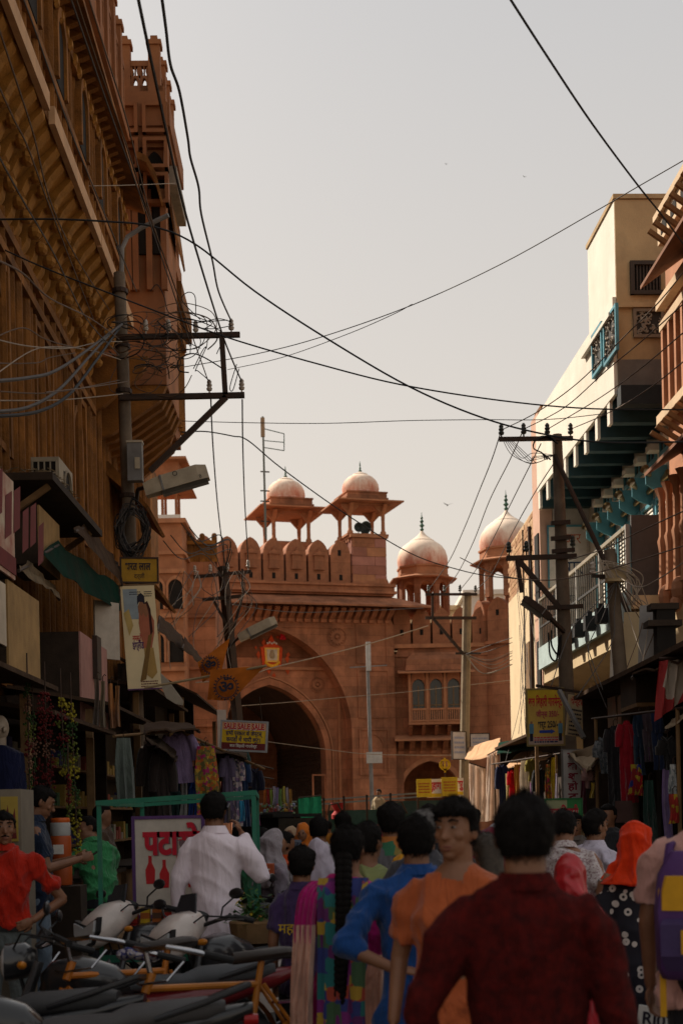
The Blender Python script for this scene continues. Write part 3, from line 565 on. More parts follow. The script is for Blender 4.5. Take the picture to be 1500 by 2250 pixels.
# top eave: dark soffit and thin lit lip
zo = hf(258, 270, XU+.30).z
MB().hexa([(XU-.06, Y0, zt1+.02), (XU+.32, Y0, zo-.02), (XU+.32, Y1+.1, zo-.02), (XU-.06, Y1+.1, zt1+.02), (XU-.06, Y0, zt1+.14), (XU+.32, Y0, zo+.05), (XU+.32, Y1+.1, zo+.05), (XU-.06, Y1+.1, zt1+.14)]).build('top_eave', SANDB, hav)
eb = MB().prism([(0, 0), (.30, .12), (.30, .18), (0, .18)], (0, -.05, 0), (1, 0, 0), (0, 0, 1), (0, .10, 0)).mesh('eave_bracket', SANDB)
for i in range(34): put('eave_bracket', eb, hav, (XU-.058, Y0+.2+i*.26, zt1-.15))
MB().box((XU-.0, Y0, zo+.1), (XU+.12, Y1, zo+.26)).build('string_course', SANDB, hav)
# parapet of posts and pierced lattice panels (built once, repeated)
def lattice_panel(wd, ht, m, nm='lattice_panel', holes=2):
    """stone panel pierced by two little arched lights; local x along, z up"""
    mb = MB(); t = .05; hw = wd/holes
    mb.box((-wd/2, -t, 0), (wd/2, t, ht*.42)); mb.box((-wd/2, -t*1.2, ht*.92), (wd/2, t*1.2, ht))
    for k in range(holes):
        c = -wd/2 + hw*(k+.5); A = arch(hw*.22, ht*.66, ht*.74, 4, ht*.42)
        V = MB(); wall_with_hole(mb, c-hw/2, c+hw/2, ht*.42, ht*.78, [(x+c, z) for x, z in arch(hw*.24, ht*.64, ht*.75, 4, ht*.42)], -t, t)
        for q in (-1, 1): mb.prism([(c+q*hw*.5, ht*.78), (c+q*hw*.30, ht*.78), (c+q*hw*.16, ht*.85), (c+q*hw*.34, ht*.92), (c+q*hw*.5, ht*.92)], (0, -t, 0), (1, 0, 0), (0, 0, 1), (0, 2*t, 0))
        mb.prism([(c-.02, ht*.76), (c+.02, ht*.76), (c+hw*.05, ht*.86), (c+.02, ht*.92), (c-.02, ht*.92), (c-hw*.05, ht*.86)], (0, -t, 0), (1, 0, 0), (0, 0, 1), (0, 2*t, 0))
    return mb.mesh(nm, m)
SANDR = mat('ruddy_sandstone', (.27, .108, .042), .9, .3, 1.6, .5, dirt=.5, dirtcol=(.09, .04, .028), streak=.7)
zp = zo + 1.3
lp = lattice_panel(.52, 1.15, SANDR); po = MB().box((-.10, -.10, 0), (.10, .10, 1.4)).box((-.13, -.13, 1.4), (.13, .13, 1.48)).box((-.06, -.06, 1.48), (.06, .06, 1.58)).mesh('parapet_post', SANDR)
y = Y0
while y < Y1:
    put('parapet_post', po, hav, (XU-.02, y, zp)); put('lattice_panel', lp, hav, (XU-.02, y+.36, zp), pi/2); y += .72
MB().box((XU-.12, Y0, zp-.14), (XU+.10, Y1, zp)).build('parapet_base', SANDR, hav)
# ---- the tall stepped bay beyond, its near side facing the street corner
def bay(Yn, Yf, xo, levels, top, nposts, xi=-.25):
    """levels: list of (z0,z1,outset)"""
    for z0, z1, d in levels: MB().box((xi, Yn-d, z0), (xo+d, Yf+d, z1)).build('bay_storey', SANDR, hav)
    L = xo - xi
    for s_ in range(nposts):
        x = xi + .1 + (L-.2)*s_/(nposts-1); put('parapet_post', po, hav, (x, Yn+.06, top-.02))
        if s_ < nposts-1: 
            wd = (L-.2)/(nposts-1)-.2; o = put('lattice_panel', lp, hav, (x+wd/2+.1, Yn+.06, top-.02)); o.scale = (wd/.52, 1, 1)
    y = Yn+.06; m = max(1, round((Yf-Yn)/.8))
    for k in range(1, m+1):
        yy = Yn+.06+(Yf-Yn-.12)*k/m; put('parapet_post', po, hav, (xo-.08, yy, top-.02)); o = put('lattice_panel', lp, hav, (xo-.08, yy-(Yf-Yn)/m/2, top-.02), pi/2); o.scale = (max(.3, (Yf-Yn)/m-.2)/.52, 1, 1)
DN = 23.4; Yn = DN - 12
lx = lambda px, py, D: (H.I @ at(px, py, D))
zz = lambda py, D=DN, px=300: at(px, py, D).z
xo = lx(352, 170, DN).x
lev = [(zz(845), zz(360), .0), (zz(360), zz(330), .03), (zz(330), zz(285), .12), (zz(285), zz(235), .16), (zz(235), zz(205), .09), (zz(205), zz(190), .05), (zz(190), zz(84)-1.45, 0.0)]
bay(Yn, Yn+2.1, xo, lev, zz(84)-1.5, 3)
for x in (xo-.75, xo-.28, xo-.0): MB().box((x-.07, Yn-.05, zz(190)), (x+.07, Yn-.0, zz(84)-1.5)).build('pilaster', SANDR, hav)
for r in range(3):                                            # sunk square panels of the bay front
    for c_ in range(2):
        x = xo-.80+c_*.50; z = zz(355)+(r-1)*.60 - .2; mb = MB()
        mb.box((x, Yn-.23, z), (x+.42, Yn-.0, z+.06)).box((x, Yn-.23, z+.46), (x+.42, Yn-.0, z+.52)).box((x, Yn-.231, z), (x+.06, Yn-.0, z+.52)).box((x+.36, Yn-.231, z), (x+.42, Yn-.0, z+.52)); mb.build('sunk_panel', SANDR, hav)
# canopies of bent stone under the bay
def canopy(px0, px1, py0, py1, D, m=SANDB, dy=1.2):
    a = lx(px0, py0, D); b = lx(px1, py1, D); y = D-12; mb = MB()
    P = [(a.x, a.z), (a.x+(b.x-a.x)*.45, a.z-(a.z-b.z)*.12), (a.x+(b.x-a.x)*.8, a.z-(a.z-b.z)*.5), (b.x, b.z), (b.x-.03, b.z-.03), (a.x+(b.x-a.x)*.72, a.z-(a.z-b.z)*.6), (a.x+(b.x-a.x)*.4, a.z-(a.z-b.z)*.28), (a.x, a.z-.12)]
    mb.prism(P, (0, y-.0, 0), (1, 0, 0), (0, 0, 1), (0, dy, 0)); return mb.build('bent_canopy', m, hav)
canopy(300, 352, 330, 420, 22.8, SANDB, 1.0); canopy(335, 384, 350, 500, 24.2, SANDB, 1.9)
MB().box((lx(345, 358, 23.8).x, 11.9, zz(400, 23.8)), (lx(386, 358, 23.8).x, 13.6, zz(358, 23.8))).build('canopy_slab', CONC, hav)
# near-black arches laid on the bay face, their inner shade put into the colour
for px in (318, 345): 
    p = lx(px, 640, DN-.05); MB().prism([(x, z) for x, z in arch(.17, 1.4, 1.75, 6)], (p.x, Yn-.06, zz(560)), (1, 0, 0), (0, 0, 1), (0, .05, 0)).build('dark_opening', DARK, hav)
for px in (285, 300, 330, 362): MB().box((lx(px, 600, DN).x-.05, Yn-.10, zz(640)), (lx(px, 600, DN).x+.05, Yn-.0, zz(420))).build('pilaster', SANDR, hav)
# third bay, lower, farther
D3 = 28.5; Y3 = D3-12; xo3 = lx(394, 700, D3).x
z3 = lambda py: at(380, py, D3).z
bay(Y3-2.6, Y3, xo3, [(z3(1010), z3(780), -.25), (z3(780), z3(700), .10), (z3(700), z3(640), .0), (z3(640), z3(600), .06), (z3(600), z3(505)-1.4, 0)], z3(505)-1.45, 3, xi=-.2)
for i in range(9):
    y = Y3-2.5+i*.3; put('fluted_rib', rib2, hav, (xo3-.01, y, z3(960))); 
MB().box((-.3, Y3-2.55, z3(990)), (xo3-.02, Y3-.02, z3(800))).build('bay_storey', SANDR, hav)
for i in range(6):
    o = put('carved_bracket', bk3_ := MB().prism([(0, 0), (.12, .05), (.5, .42), (.56, .6), (0, .6)], (0, -.08, 0), (1, 0, 0), (0, 0, 1), (0, .16, 0)).mesh('carved_bracket', SANDB) if i == 0 else bk3_, hav, (XW, Yn+.1+i*.42, zz(845)-.9)); o.scale = ((xo-XW)/.56, 1, 1.5)
bk3 = MB().prism([(0, 0), (.12, .05), (.5, .42), (.56, .6), (0, .6)], (0, -.08, 0), (1, 0, 0), (0, 0, 1), (0, .16, 0)).mesh('carved_bracket', SANDB)
for i in range(9): o = put('carved_bracket', bk3, hav, (XW, 10.9+i*.62, z3(1020)-.55)); o.scale = ((xo3-XW)/.56, 1, 1.5)
for k, (a, b) in enumerate(((715, 768), (768, 790), (790, 830))):
    MB().box((xo3-.2, Y3-2.4+k*.1, z3(b)), (xo3+.28-.11*k, Y3-.3-k*.1, z3(a)-.01)).build('corbelled_bay', SANDB, hav)
# hood over a lower doorway far along
MB().prism([(0, .55), (0, .42), (.75, -.25), (.80, -.22), (.1, .6)], (XW, 12.0, at(330, 1140, 26).z), (1, 0, 0), (0, 0, 1), (0, 2.6, 0)).build('sloping_hood', SANDB, hav)
MB().prism([(0, .5), (0, .4), (.6, -.1), (.64, -.06), (.1, .55)], (XW, 15.0, at(330, 1200, 29).z-1.2), (1, 0, 0), (0, 0, 1), (0, 3, 0)).build('sloping_hood', SANDB, hav)
# out-of-view house, its height and length set to shade the foreground crowd
nh = fthing('shade_house', 'plain brown house out of view, shaped to keep the nearest crowd in shade', 'house', Frame(-3.75, -6, 0))
MB().box((-7, 9.2, 0), (0, 16.8, 11.6)).build('wall', SANDB, nh); MB().box((-7, 9.1, 11.6), (.2, 16.8, 11.8)).build('roof', CONC, nh)
lh = thing('shade_block', 'unseen low brown block added in the gap to shade part of the crowd', 'house', (-3.8, 10.82, 0)); MB().box((-7, 0, 0), (0, 1.75, 5.4)).build('wall', SANDB, lh); MB().box((-7, -.0, 5.4), (.1, 1.75, 5.55)).build('roof', CONC, lh)  # unseen low block added in the gap to shade the man in white
wm = MB().box((0, -.5, 0), (.05, .5, 1.5)).mesh('window', WOOD)
for i in range(5): put('window', wm, nh, (-.02, 9.9+i*1.5, 8)); put('window', wm, nh, (-.02, 9.9+i*1.5, 5))
# ------------------------------------------------------------------ white building with teal beams and balcony
R = Frame(4.16, 29.0, math.degrees(.0417))
rf = lambda px, py, c=0.0: R.on(px, py, 0, c)
rb = fthing('white_house', 'white building with teal eave beams, balcony and louvred shutters in the sun', 'building', R)
FX = 1.0                                                       # facade plane, behind the eave front
yF = rf(1186, 1083).y; yN = rf(1352, 600).y; zE2 = rf(1334, 896).z; zW = rf(1260, 800).z
WSH = mat('shaded_grime_plaster', (.46, .32, .17), .92, .25, 1.1, .4, dirt=.8, dirtcol=(.12, .085, .06), streak=.5)  # browner copy of the white plaster: near-face shade put into the colour, plus grime
MB().box((FX, yN, 0), (9, yF+.2, zW)).build('wall', WHITE, rb)
BEAMT = mat('shade_dark_teal', (.028, .07, .085), .7, .3, 3, .2, dirt=.4, dirtcol=(.02, .035, .04))  # darker copy of the teal; shade under the eave put into the colour
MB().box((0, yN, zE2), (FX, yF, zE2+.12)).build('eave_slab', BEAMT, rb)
MB().box((-.06, yN, zE2+.0), (.12, yF, zW+.02)).build('eave_front', WHITE, rb)
MB().box((.12, yN+.3, zW-.12), (9, yF, zW)).build('roof', CONC, rb)
# tower over the near end
yT = rf(1293, 650).y; zT = rf(1351, 434).z
tw = MB().box((-.005, yN-.0, zW-1.2), (3.4, yT, zT)).build('stair_tower', [WHITE], rb)
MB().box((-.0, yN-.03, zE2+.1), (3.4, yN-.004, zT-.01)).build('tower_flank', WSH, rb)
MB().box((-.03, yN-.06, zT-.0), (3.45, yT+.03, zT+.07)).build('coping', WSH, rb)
fl = lambda px, py: R.on(px, py, 1, yN-.03)
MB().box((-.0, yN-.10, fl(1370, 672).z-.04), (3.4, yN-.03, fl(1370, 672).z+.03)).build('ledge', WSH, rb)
MB().box((.0, yN-.04, fl(1380, 852).z), (3.4, yN-.031, fl(1380, 790).z)).build('grey_band', C(.16, .145, .13), rb)
MB().box((-.02, yN-.25, fl(1380, 896).z), (3.4, yN-.0, fl(1380, 855).z)).build('dark_beam', C(.02, .025, .028), rb)
GRILL = C(.05, .045, .04)
def jali(parent, a, b, axis, c, nm='lattice_window', frame=TEAL, bars=GRILL, dens=9):
    """pierced stone screen filling the rectangle; axis 1 = faces local -y, axis 0 = faces local -x"""
    (u0, z0), (u1, z1) = a, b; mb = MB(); d = -1
    def bx(ua, za, ub, zb, t0, t1, m=0):
        mb.box((ua, c+t0, za), (ub, c+t1, zb), m) if axis == 1 else mb.box((c+t0, ua, za), (c+t1, ub, zb), m)
    bx(u0, z0, u1, z1, -.012, -.004, 2); f = .05
    bx(u0-f, z0-f, u0, z1+f, -.05, .0, 1); bx(u1, z0-f, u1+f, z1+f, -.05, 0, 1); bx(u0, z1, u1, z1+f, -.051, .001, 1); bx(u0, z0-f, u1, z0, -.051, .001, 1)
    W_, H_ = u1-u0, z1-z0
    for k in range(dens*2):                                     # curling tracery of short bars
        u = u0+random.uniform(.05, .95)*W_; z = z0+random.uniform(.05, .95)*H_; r = random.uniform(.07, .15)*min(W_, H_); pts = []
        for q in range(8):
            t = q/7*4.4+k; pts.append((u+r*cos(t)*(1-q*.08), z+r*sin(t)*(1-q*.08)))
        pts = [(min(max(p[0], u0), u1), min(max(p[1], z0), z1)) for p in pts]
        mb.tube([(p[0], c-.03, p[1]) if axis == 1 else (c-.03, p[0], p[1]) for p in pts], .013, 4, 0)
    return mb.build(nm, [C(.33, .28, .22), frame, C(.04, .035, .03)], parent)
a, b = fl(1392, 640), fl(1448, 583); 
lw = MB(); 
for k in range(9): lw.box((a.x+k*(b.x-a.x)/8-.012, yN-.06, a.z), (a.x+k*(b.x-a.x)/8+.012, yN-.035, b.z))
lw.box((a.x-.05, yN-.09, b.z), (b.x+.05, yN-.03, b.z+.06)).box((a.x-.05, yN-.09, a.z-.06), (b.x+.05, yN-.03, a.z)).box((a.x-.06, yN-.091, a.z-.06), (a.x, yN-.029, b.z+.06)); lw.build('barred_window', C(.06, .045, .035), rb)
MB().box((a.x, yN-.034, a.z), (b.x, yN-.032, b.z)).build('window_dark', DARK, rb)
a, b = fl(1397, 736), fl(1450, 686); jali(rb, (a.x, a.z), (b.x, b.z), 1, yN-.03, frame=C(.22, .17, .12), dens=12)
for (p0, p1) in (((1305, 818), (1326, 752)), ((1331, 787), (1358, 700))):
    ya = rf(p0[0], p0[1], -.07).y; yb = rf(p1[0], p1[1], -.07).y; za = rf((p0[0]+p1[0])/2, p0[1]-6, -.07).z; zb_ = za+.62
    jali(rb, (min(ya, yb)+.05, za), (max(ya, yb)-.05, zb_), 0, -.065)
zl = rf(1330, 716, -.06).z
MB().box((-.14, yN-.05, zl-.03), (-.0, yT+.1, zl+.03)).build('ledge', WHITE, rb)
# teal beams under the eave
nb = 8; bh = .34
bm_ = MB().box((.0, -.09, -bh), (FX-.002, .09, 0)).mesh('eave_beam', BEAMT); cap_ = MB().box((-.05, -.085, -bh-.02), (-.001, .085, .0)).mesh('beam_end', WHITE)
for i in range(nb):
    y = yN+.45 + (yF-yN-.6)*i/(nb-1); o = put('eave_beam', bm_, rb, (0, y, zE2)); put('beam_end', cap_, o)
# upper windows between white piers
zA, zB = rf(1390, 1030, FX).z, zE2-.62
nw = 7; y0_, y1_ = yN+.5, yF-.5
wfm = MB().box((-.03, -.27, 0), (.02, -.21, zB-zA)).box((-.03, .21, 0), (.02, .27, zB-zA)).box((-.031, -.27, zB-zA-.07), (.021, .27, zB-zA)).box((-.031, -.02, 0), (.015, .02, zB-zA)).mesh('window_frame', TEAL)
wp = MB().box((-.01, -.24, 0), (-.004, .24, zB-zA)).mesh('pane', GLASSD); pier = MB().box((-.20, -.13, 0), (.0, .13, zB-zA+.1)).mesh('pier', WHITE)
for i in range(nw):
    y = y0_ + (y1_-y0_)*(i+.5)/nw; f = put('window', wfm, rb, (FX-.01, y, zA)); put('pane', wp, f); put('pier', pier, rb, (FX, y0_+(y1_-y0_)*i/nw, zA-.05))
# sawtooth teal boards with pairs of brass horn lamps above the shutters
zLm = rf(1345, 1118, FX-.35).z - .16; ns = 6
LB = MB().box((-.36, -.015, .04), (.0, .015, .36)).prism([(-.36, .04), (.0, .04), (.0, -.12), (-.22, -.05)], (0, -.015, 0), (1,0,0), (0,0,1), (0,.03,0)).mesh('lamp_board', TEAL)
BRASS = C(.42, .33, .20, .3, metal=.85)
lamp = MB(); lamp.loft([[(r*cos(2*pi*j/14), y, r*sin(2*pi*j/14)) for j in range(14)] for r, y in ((.03, 0), (.045, -.05), (.05, -.10), (.075, -.2), (.078, -.21), (.05, -.15))]); lampm = lamp.mesh('horn_lamp', BRASS, True)
for i in range(ns):
    y = y0_+.35 + (y1_-y0_-.3)*i/ns; o = put('lamp_board', LB, rb, (FX-.004, y, zLm))
    put('horn_lamp', lampm, o, (-.29, -.02, .18), (-.35, 0, -.7)); put('horn_lamp', lampm, o, (-.10, -.02, .09), (-.45, 0, .45))
# louvred shutters
zb0, zb1 = rf(1330, 1230, 0).z-1.0, zLm-.06
zfl = rf(1320, 1372, 0).z
zb0 = zfl+.12
LVW = (y1_-y0_)/ns*.84
LV = MB(); nl = int((zb1-zb0)/.075)
for k in range(nl): 
    z = .03+k*.075; LV.hexa([(-.03, -LVW/2+.05, z), (-.005, -LVW/2+.05, z+.05), (-.005, LVW/2-.05, z+.05), (-.03, LVW/2-.05, z), (-.035, -LVW/2+.05, z+.015), (-.008, -LVW/2+.05, z+.065), (-.008, LVW/2-.05, z+.065), (-.035, LVW/2-.05, z+.015)])
lvm = LV.mesh('louvre_slats', C(.78, .73, .64)); lff = MB().box((-.06, -LVW/2-.02, 0), (.0, -LVW/2+.05, zb1-zb0)).box((-.06, LVW/2-.05, 0), (.0, LVW/2+.02, zb1-zb0)).box((-.061, -LVW/2, zb1-zb0-.06), (.001, LVW/2, zb1-zb0)).mesh('shutter', TEAL)
for i in range(ns):
    y = y0_+.4 + (y1_-y0_-.3)*(i+.12)/ns; s_ = put('shutter', lff, rb, (FX-.004, y, zb0)); stuff(put('louvre_slats', lvm, s_))
# balcony
zr_ = rf(1320, 1211, 0).z
MB().box((-.02, yN-.6, zfl-.05), (FX, yF, zfl+.10)).build('balcony_floor', CREAM, rb)
FAS = C(.40, .50, .50, .8, dirt=.4, dirtcol=(.2, .22, .2))
MB().box((-.10, yN-.6, zfl-.22), (-.02, yF, zfl+.22)).build('fascia', FAS, rb)
RL = C(.05, .05, .05, .6)
MB().box((-.08, yN-.6, zr_-.03), (-.02, yF, zr_+.03)).build('handrail', C(.30, .26, .2), rb); MB().box((-.07, yN-.6, zfl+.62), (-.04, yF, zfl+.66)).build('rail', RL, rb)
bar_ = MB().box((-.056, -.008, 0), (-.040, .008, zr_-zfl-.25)).mesh('railing_bar', RL)
nbar = 44
for i in range(nbar): put('railing_bar', bar_, rb, (0, yN-.55+(yF-yN+.5)*i/(nbar-1), zfl+.22))
psm = MB().box((-.085, -.03, 0), (-.015, .03, zr_-zfl+.03)).mesh('railing_post', C(.35, .33, .3))
for i in range(5): put('railing_post', psm, rb, (0, yN-.58+(yF-yN+.55)*i/4, zfl+.0))
MB().hexa([(-.0, yN-.6, zfl-.5), (FX, yN-.6, zfl-.75), (FX, yF, zfl-.75), (0, yF, zfl-.5), (-.0, yN-.6, zfl-.2), (FX, yN-.6, zfl-.05), (FX, yF, zfl-.05), (0, yF, zfl-.2)]).build('balcony_soffit', CREAM, rb)
fl_ = MB().box((-.09, -.09, -.24), (.09, .09, 0)).box((-.04, -.04, 0), (.04, .04, .08)).mesh('flood_lamp', BLACK)
for i in range(4): put('flood_lamp', fl_, rb, (-.22, yN+.5+i*.85, zfl+.12))
# near side screen on the balcony, and boards below
s0 = R.on(1388, 1310, 1, yN-.62); s1 = R.on(1466, 1132, 1, yN-.62)
MB().box((s0.x, yN-.66, s0.z), (s1.x+.4, yN-.60, s1.z)).build('grey_screen', C(.085, .078, .075), rb)
MB().box((s0.x-.02, yN-.70, s0.z-.2), (s1.x+.4, yN-.58, s0.z)).build('screen_base', CREAM, rb)
# ground floor: pillars, dark openings, ribbed shutter
for i in range(5):
    y = yN + (yF-yN)*i/4; MB().box((FX-.4, y-.16, 0), (FX-.002, y+.16, zfl-.6)).build('pillar', CREAM, rb)
    if i < 4: MB().box((FX-.03, y+.2, .15), (FX-.004, y+(yF-yN)/4-.2, 3.1)).build('shop_opening', DARK, rb)
# far end wall, painted notice, and sunlit pink corner
MB().box((.25, yF-.02, 0), (FX+.4, yF+.7, zW+.0)).build('end_wall', C(.5, .46, .42), rb)
PINK = mat('pink_plaster', (.55, .34, .25), .9, .15, 2, .3, dirt=.3, dirtcol=(.4, .25, .17))
MB().box((-.02, yF+.0, 0), (.24, yF+.75, zW+.15)).build('corner_wall', PINK, rb)
cz = rf(1195, 868).z
MB().box((.05, yF+.0, zW), (.6, yF+.7, cz)).build('chimney_block', SANDB, rb)
for zq in (2.2, 4.4): MB().box((-.05, yF+.1, zE2-zq), (-.022, yF+.5, zE2-zq+1.4)).build('window', DARK, rb)
e = lambda px, py: R.on(px, py, 1, yF-.03)
a, b = e(1207, 1290), e(1287, 1158)
MB().box((a.x, yF-.06, a.z), (b.x, yF-.021, b.z)).build('painted_notice', [C(.60, .55, .50)], rb)
TB = C(.05, .16, .22); 
letter(rb, 'नगर', (a.x*.45+b.x*.55), a.z+(b.z-a.z)*.30, (b.x-a.x)*.72, .34, C(.03, .05, .10), yF-.065); letter(rb, 'बाजार', (a.x+b.x)/2, b.z-.25, (b.x-a.x)*.7, .24, C(.45, .12, .05), yF-.065)
MB().box((a.x-.03, yF-.07, a.z-.02), (a.x, yF-.022, b.z+.03)).box((a.x-.03, yF-.071, b.z), (b.x+.03, yF-.022, b.z+.04)).build('notice_edge', TEAL, rb)
a2 = e(1215, 1330); letter(rb, 'नगर बाजार', (a.x+b.x)/2, a.z-.24, (b.x-a.x)*.9, .16, C(.03, .03, .04), yF-.03)
# ------------------------------------------------------------------ carved pink house at the edge of the view
K = Frame(at(1462, 640, 20.4).x, 20.4, 1.0)
kf = lambda px, py, c=0.0: K.on(px, py, 0, c)
kb = fthing('carved_pink_house', 'carved pink sandstone house with wooden eaves and slender columns', 'house', K)
PK = mat('pink_sandstone', (.44, .20, .105), .88, .25, 2.2, .4, dirt=.4, dirtcol=(.30, .13, .08), streak=.6)
PKL = mat('cream_trim', (.62, .46, .30), .88, .2, 2, .3, dirt=.4, dirtcol=(.35, .22, .13))
yk0, yk1 = -4.5, 0.0
MB().box((.0, yk0, 0), (6, yk1, kf(1444, 474, -.1).z-.12)).build('wall', PK, kb)
zk = kf(1455, 548).z; zkt = kf(1444, 474, -.1).z - .1; nk_ = (zkt-zk)/1.1
MB().box((-.10, yk0, zk), (.0, yk1+.02, zkt)).build('parapet', PKL, kb)
for i in range(7):
    y = yk1-.35-i*.55; mb = MB(); A = arch(.15, .42*nk_, .58*nk_, 5); mb.prism(A, (-.11, y, zk+.25*nk_), (0, 1, 0), (0, 0, 1), (.02, 0, 0)); mb.build('niche', DARK, kb)
MB().box((-.16, yk0, zkt), (.1, yk1+.05, zkt+.1)).build('coping', PKL, kb)
# upper wooden eave
def weave(zin, zout, out, y0, y1, nm='wooden_eave'):
    MB().hexa([(-out, y0, zout-.05), (-out, y1, zout-.05), (.0, y1, zin-.06), (.0, y0, zin-.06), (-out, y0, zout), (-out, y1, zout), (.0, y1, zin), (.0, y0, zin)]).build(nm, mat(nm, (.20, .08, .035), .8, .3, 4, .3), kb)
    rm = MB().box((-out, -.03, -.06), (0, .03, 0)).mesh('rafter', WOOD); an = atan2(zin-zout, out)
    for i in range(12): put('rafter', rm, kb, (0, y0+.15+(y1-y0-.3)*i/11, zin-.07), (0, an, 0))
tip = kf(1406, 628, -.62); weave(tip.z+.45, tip.z, .62, yk0, tip.y, 'upper_eave')
tip2 = kf(1415, 1040, -.55); weave(tip2.z+.35, tip2.z, .55, yk0, tip2.y, 'lower_eave')
for z, d in ((tip.z-.25, .10), (kf(1450, 690).z, .14), (kf(1448, 945).z, .16), (kf(1460, 1320).z, .12)):
    MB().box((-d, yk0, z-.06), (.0, yk1+d*.5, z+.07)).build('string_course', PKL, kb)
# tall window bays between slender posts
z0_, z1_ = kf(1455, 935).z, tip.z-.3
pst = MB().box((-.09, -.05, 0), (-.0, .05, z1_-z0_)).mesh('post', PK)
for i in range(12):
    y = yk1-.06-i*.36; put('post', pst, kb, (0, y, z0_))
    if i < 11: MB().box((-.012, y-.30, z0_+.1), (-.004, y-.06, z0_+(z1_-z0_)*.56)).box((-.012, y-.30, z0_+(z1_-z0_)*.62), (-.004, y-.06, z1_-.1)).build('shutter', C(.09, .05, .03), kb)
# carved columns and railing of the lower bay
z2, z3_ = kf(1475, 1310).z, tip2.z-.1
colm = MB().lathe([(.09, 0), (.07, .1), (.06, (z3_-z2)*.4), (.085, (z3_-z2)*.5), (.055, (z3_-z2)*.55), (.05, (z3_-z2)*.9), (.12, z3_-z2)], n=8).mesh('carved_column', PK, True)
for i in range(9):
    y = yk1-.15-i*.40; put('carved_column', colm, kb, (-.16, y, z2)); MB().box((-.03, y-.34, z2+.1), (-.004, y-.06, z3_-.2)).build('opening', DARK, kb)
for i in range(5): MB().ball((0, 0, .18), (.12, .16, .20), 8, 6).ball((-.05, 0, -.02), (.09, .12, .12), 8, 6).build('carved_bracket', PK, kb, (-.16, yk1-.3-i*.7, z2-.25))
MB().box((-.02, yk0, 0), (.0-.002, yk1-.1, 4.6)).build('ground_floor', CREAM, kb)
# ------------------------------------------------------------------ tall narrow brick house, its street front in the sun
xb = at(1122, 1400, 38)
Bk = Frame(xb.x, 38.0, math.degrees(atan2((at(1188, 1400, 32.5).x - xb.x), 5.5)))
bh_ = fthing('brick_house', 'tall narrow house of bare brick above cream plaster, sunlit', 'house', Bk)
bf = lambda px, py, c=0.0: Bk.on(px, py, 0, c)
zt = bf(1150, 1152).z; zm = bf(1150, 1290).z
MB().box((.0, -6.4, 0), (3, 0, zt)).build('wall', CREAM, bh_)
MB().box((-.05, -6.2, 0), (.0-.002, -.02, zm)).build('plaster', mat('flat_cream_plaster', (.60, .47, .30), .92, .14, 1.0, .25, dirt=.4, dirtcol=(.42, .31, .2), streak=.8), bh_)
BRO = [mat('brick_%s' % k, c, .92, .25, 4, .3) for k, c in (('tan', (.42, .25, .13)), ('brown', (.34, .18, .09)), ('pale', (.50, .33, .19)))]
bm3 = [MB().box((-.045, -.115, 0), (.0, .115, .075)).mesh('brick', m) for m in BRO]
nrow = int((zt-zm)/.135)
bmx = [MB().box((-.045, -.20, 0), (.0, .20, .12)).mesh('brick', m) for m in BRO]
for r in range(nrow):
    for k in range(15):
        y = -.25-k*.415-(r % 2)*.2
        if y > -6.2: put('brick', random.choice(bmx), bh_, (-.002+random.uniform(-.008, .008), y, zm+.01+r*.135))
MB().tube([(-.09, -4.6, .5), (-.09, -4.6, zt-.4)], .05, 8).build('drain_pipe', IRON, bh_); MB().tube([(-.08, -3.2, 1), (-.07, -3.25, zt-.2)], .02, 6).build('drain_pipe', IRON, bh_)
MB().box((-.12, -4.3, zm-3), (-.02, -3.7, zm-1.6)).build('window', WOOD, bh_)
# houses filling in behind the visible fronts
for i, (nm, lb, x, y, w_, d_, h_, m) in enumerate((('back_house', 'plain tan house beyond the gate seen under the pavilion arches', 1.5, 78, 10, 8, 13.2, CREAM), ('back_house', 'sunlit orange house glimpsed through the gate passage', -12, 84, 9, 6, 9, SANDO), ('back_house', 'low whitewashed house seen beside the tall pavilion', 7, 74, 5, 5, 13.4, WHITE))):
    t = thing(nm, lb, 'house', (x, y, 0)); MB().box((0, 0, 0), (w_, d_, h_)).build('wall', m, t); MB().box((-.2, -.2, h_), (w_+.2, d_, h_+.25)).build('parapet', m, t)
    wn = MB().box((-.4, -.04, 0), (.4, .0, 1.2)).mesh('window', WOOD)
    for q in range(3): put('window', wn, t, (w_*(q+.5)/3, -.002, 3)); put('window', wn, t, (w_*(q+.5)/3, -.002, 6))
# ------------------------------------------------------------------ poles, lamps, cables
POLEM = mat('pole_concrete', (.16, .12, .085), .9, .3, 5, .4, dirt=.6, dirtcol=(.05, .035, .025), streak=.8)
POLEL = mat('pole_tan', (.26, .20, .13), .9, .25, 5, .35, dirt=.5, dirtcol=(.10, .07, .05), streak=.8)
PORC = C(.40, .34, .28, .4); LAMPG = mat('lamp_housing', (.42, .35, .25), .6, .2, 6, .1, dirt=.5, dirtcol=(.2, .15, .1))
GREYB = mat('grey_box', (.20, .19, .18), .7, .2, 5, .2, dirt=.4)
def rel(o, px, py, D): return at(px, py, D) - Vector(o.location)
INS = MB().lathe([(.012, -.10), (.012, .0), (.035, .0), (.045, .03), (.03, .05), (.042, .08), (.03, .10), (.035, .13), (.015, .16)], n=8).mesh('insulator', [PORC], True)
INSD = MB().lathe([(.012, -.10), (.012, .0), (.035, .0), (.045, .03), (.03, .05), (.042, .08), (.03, .10), (.035, .13), (.015, .16)], n=8).mesh('insulator', [C(.03, .035, .03, .4)], True)
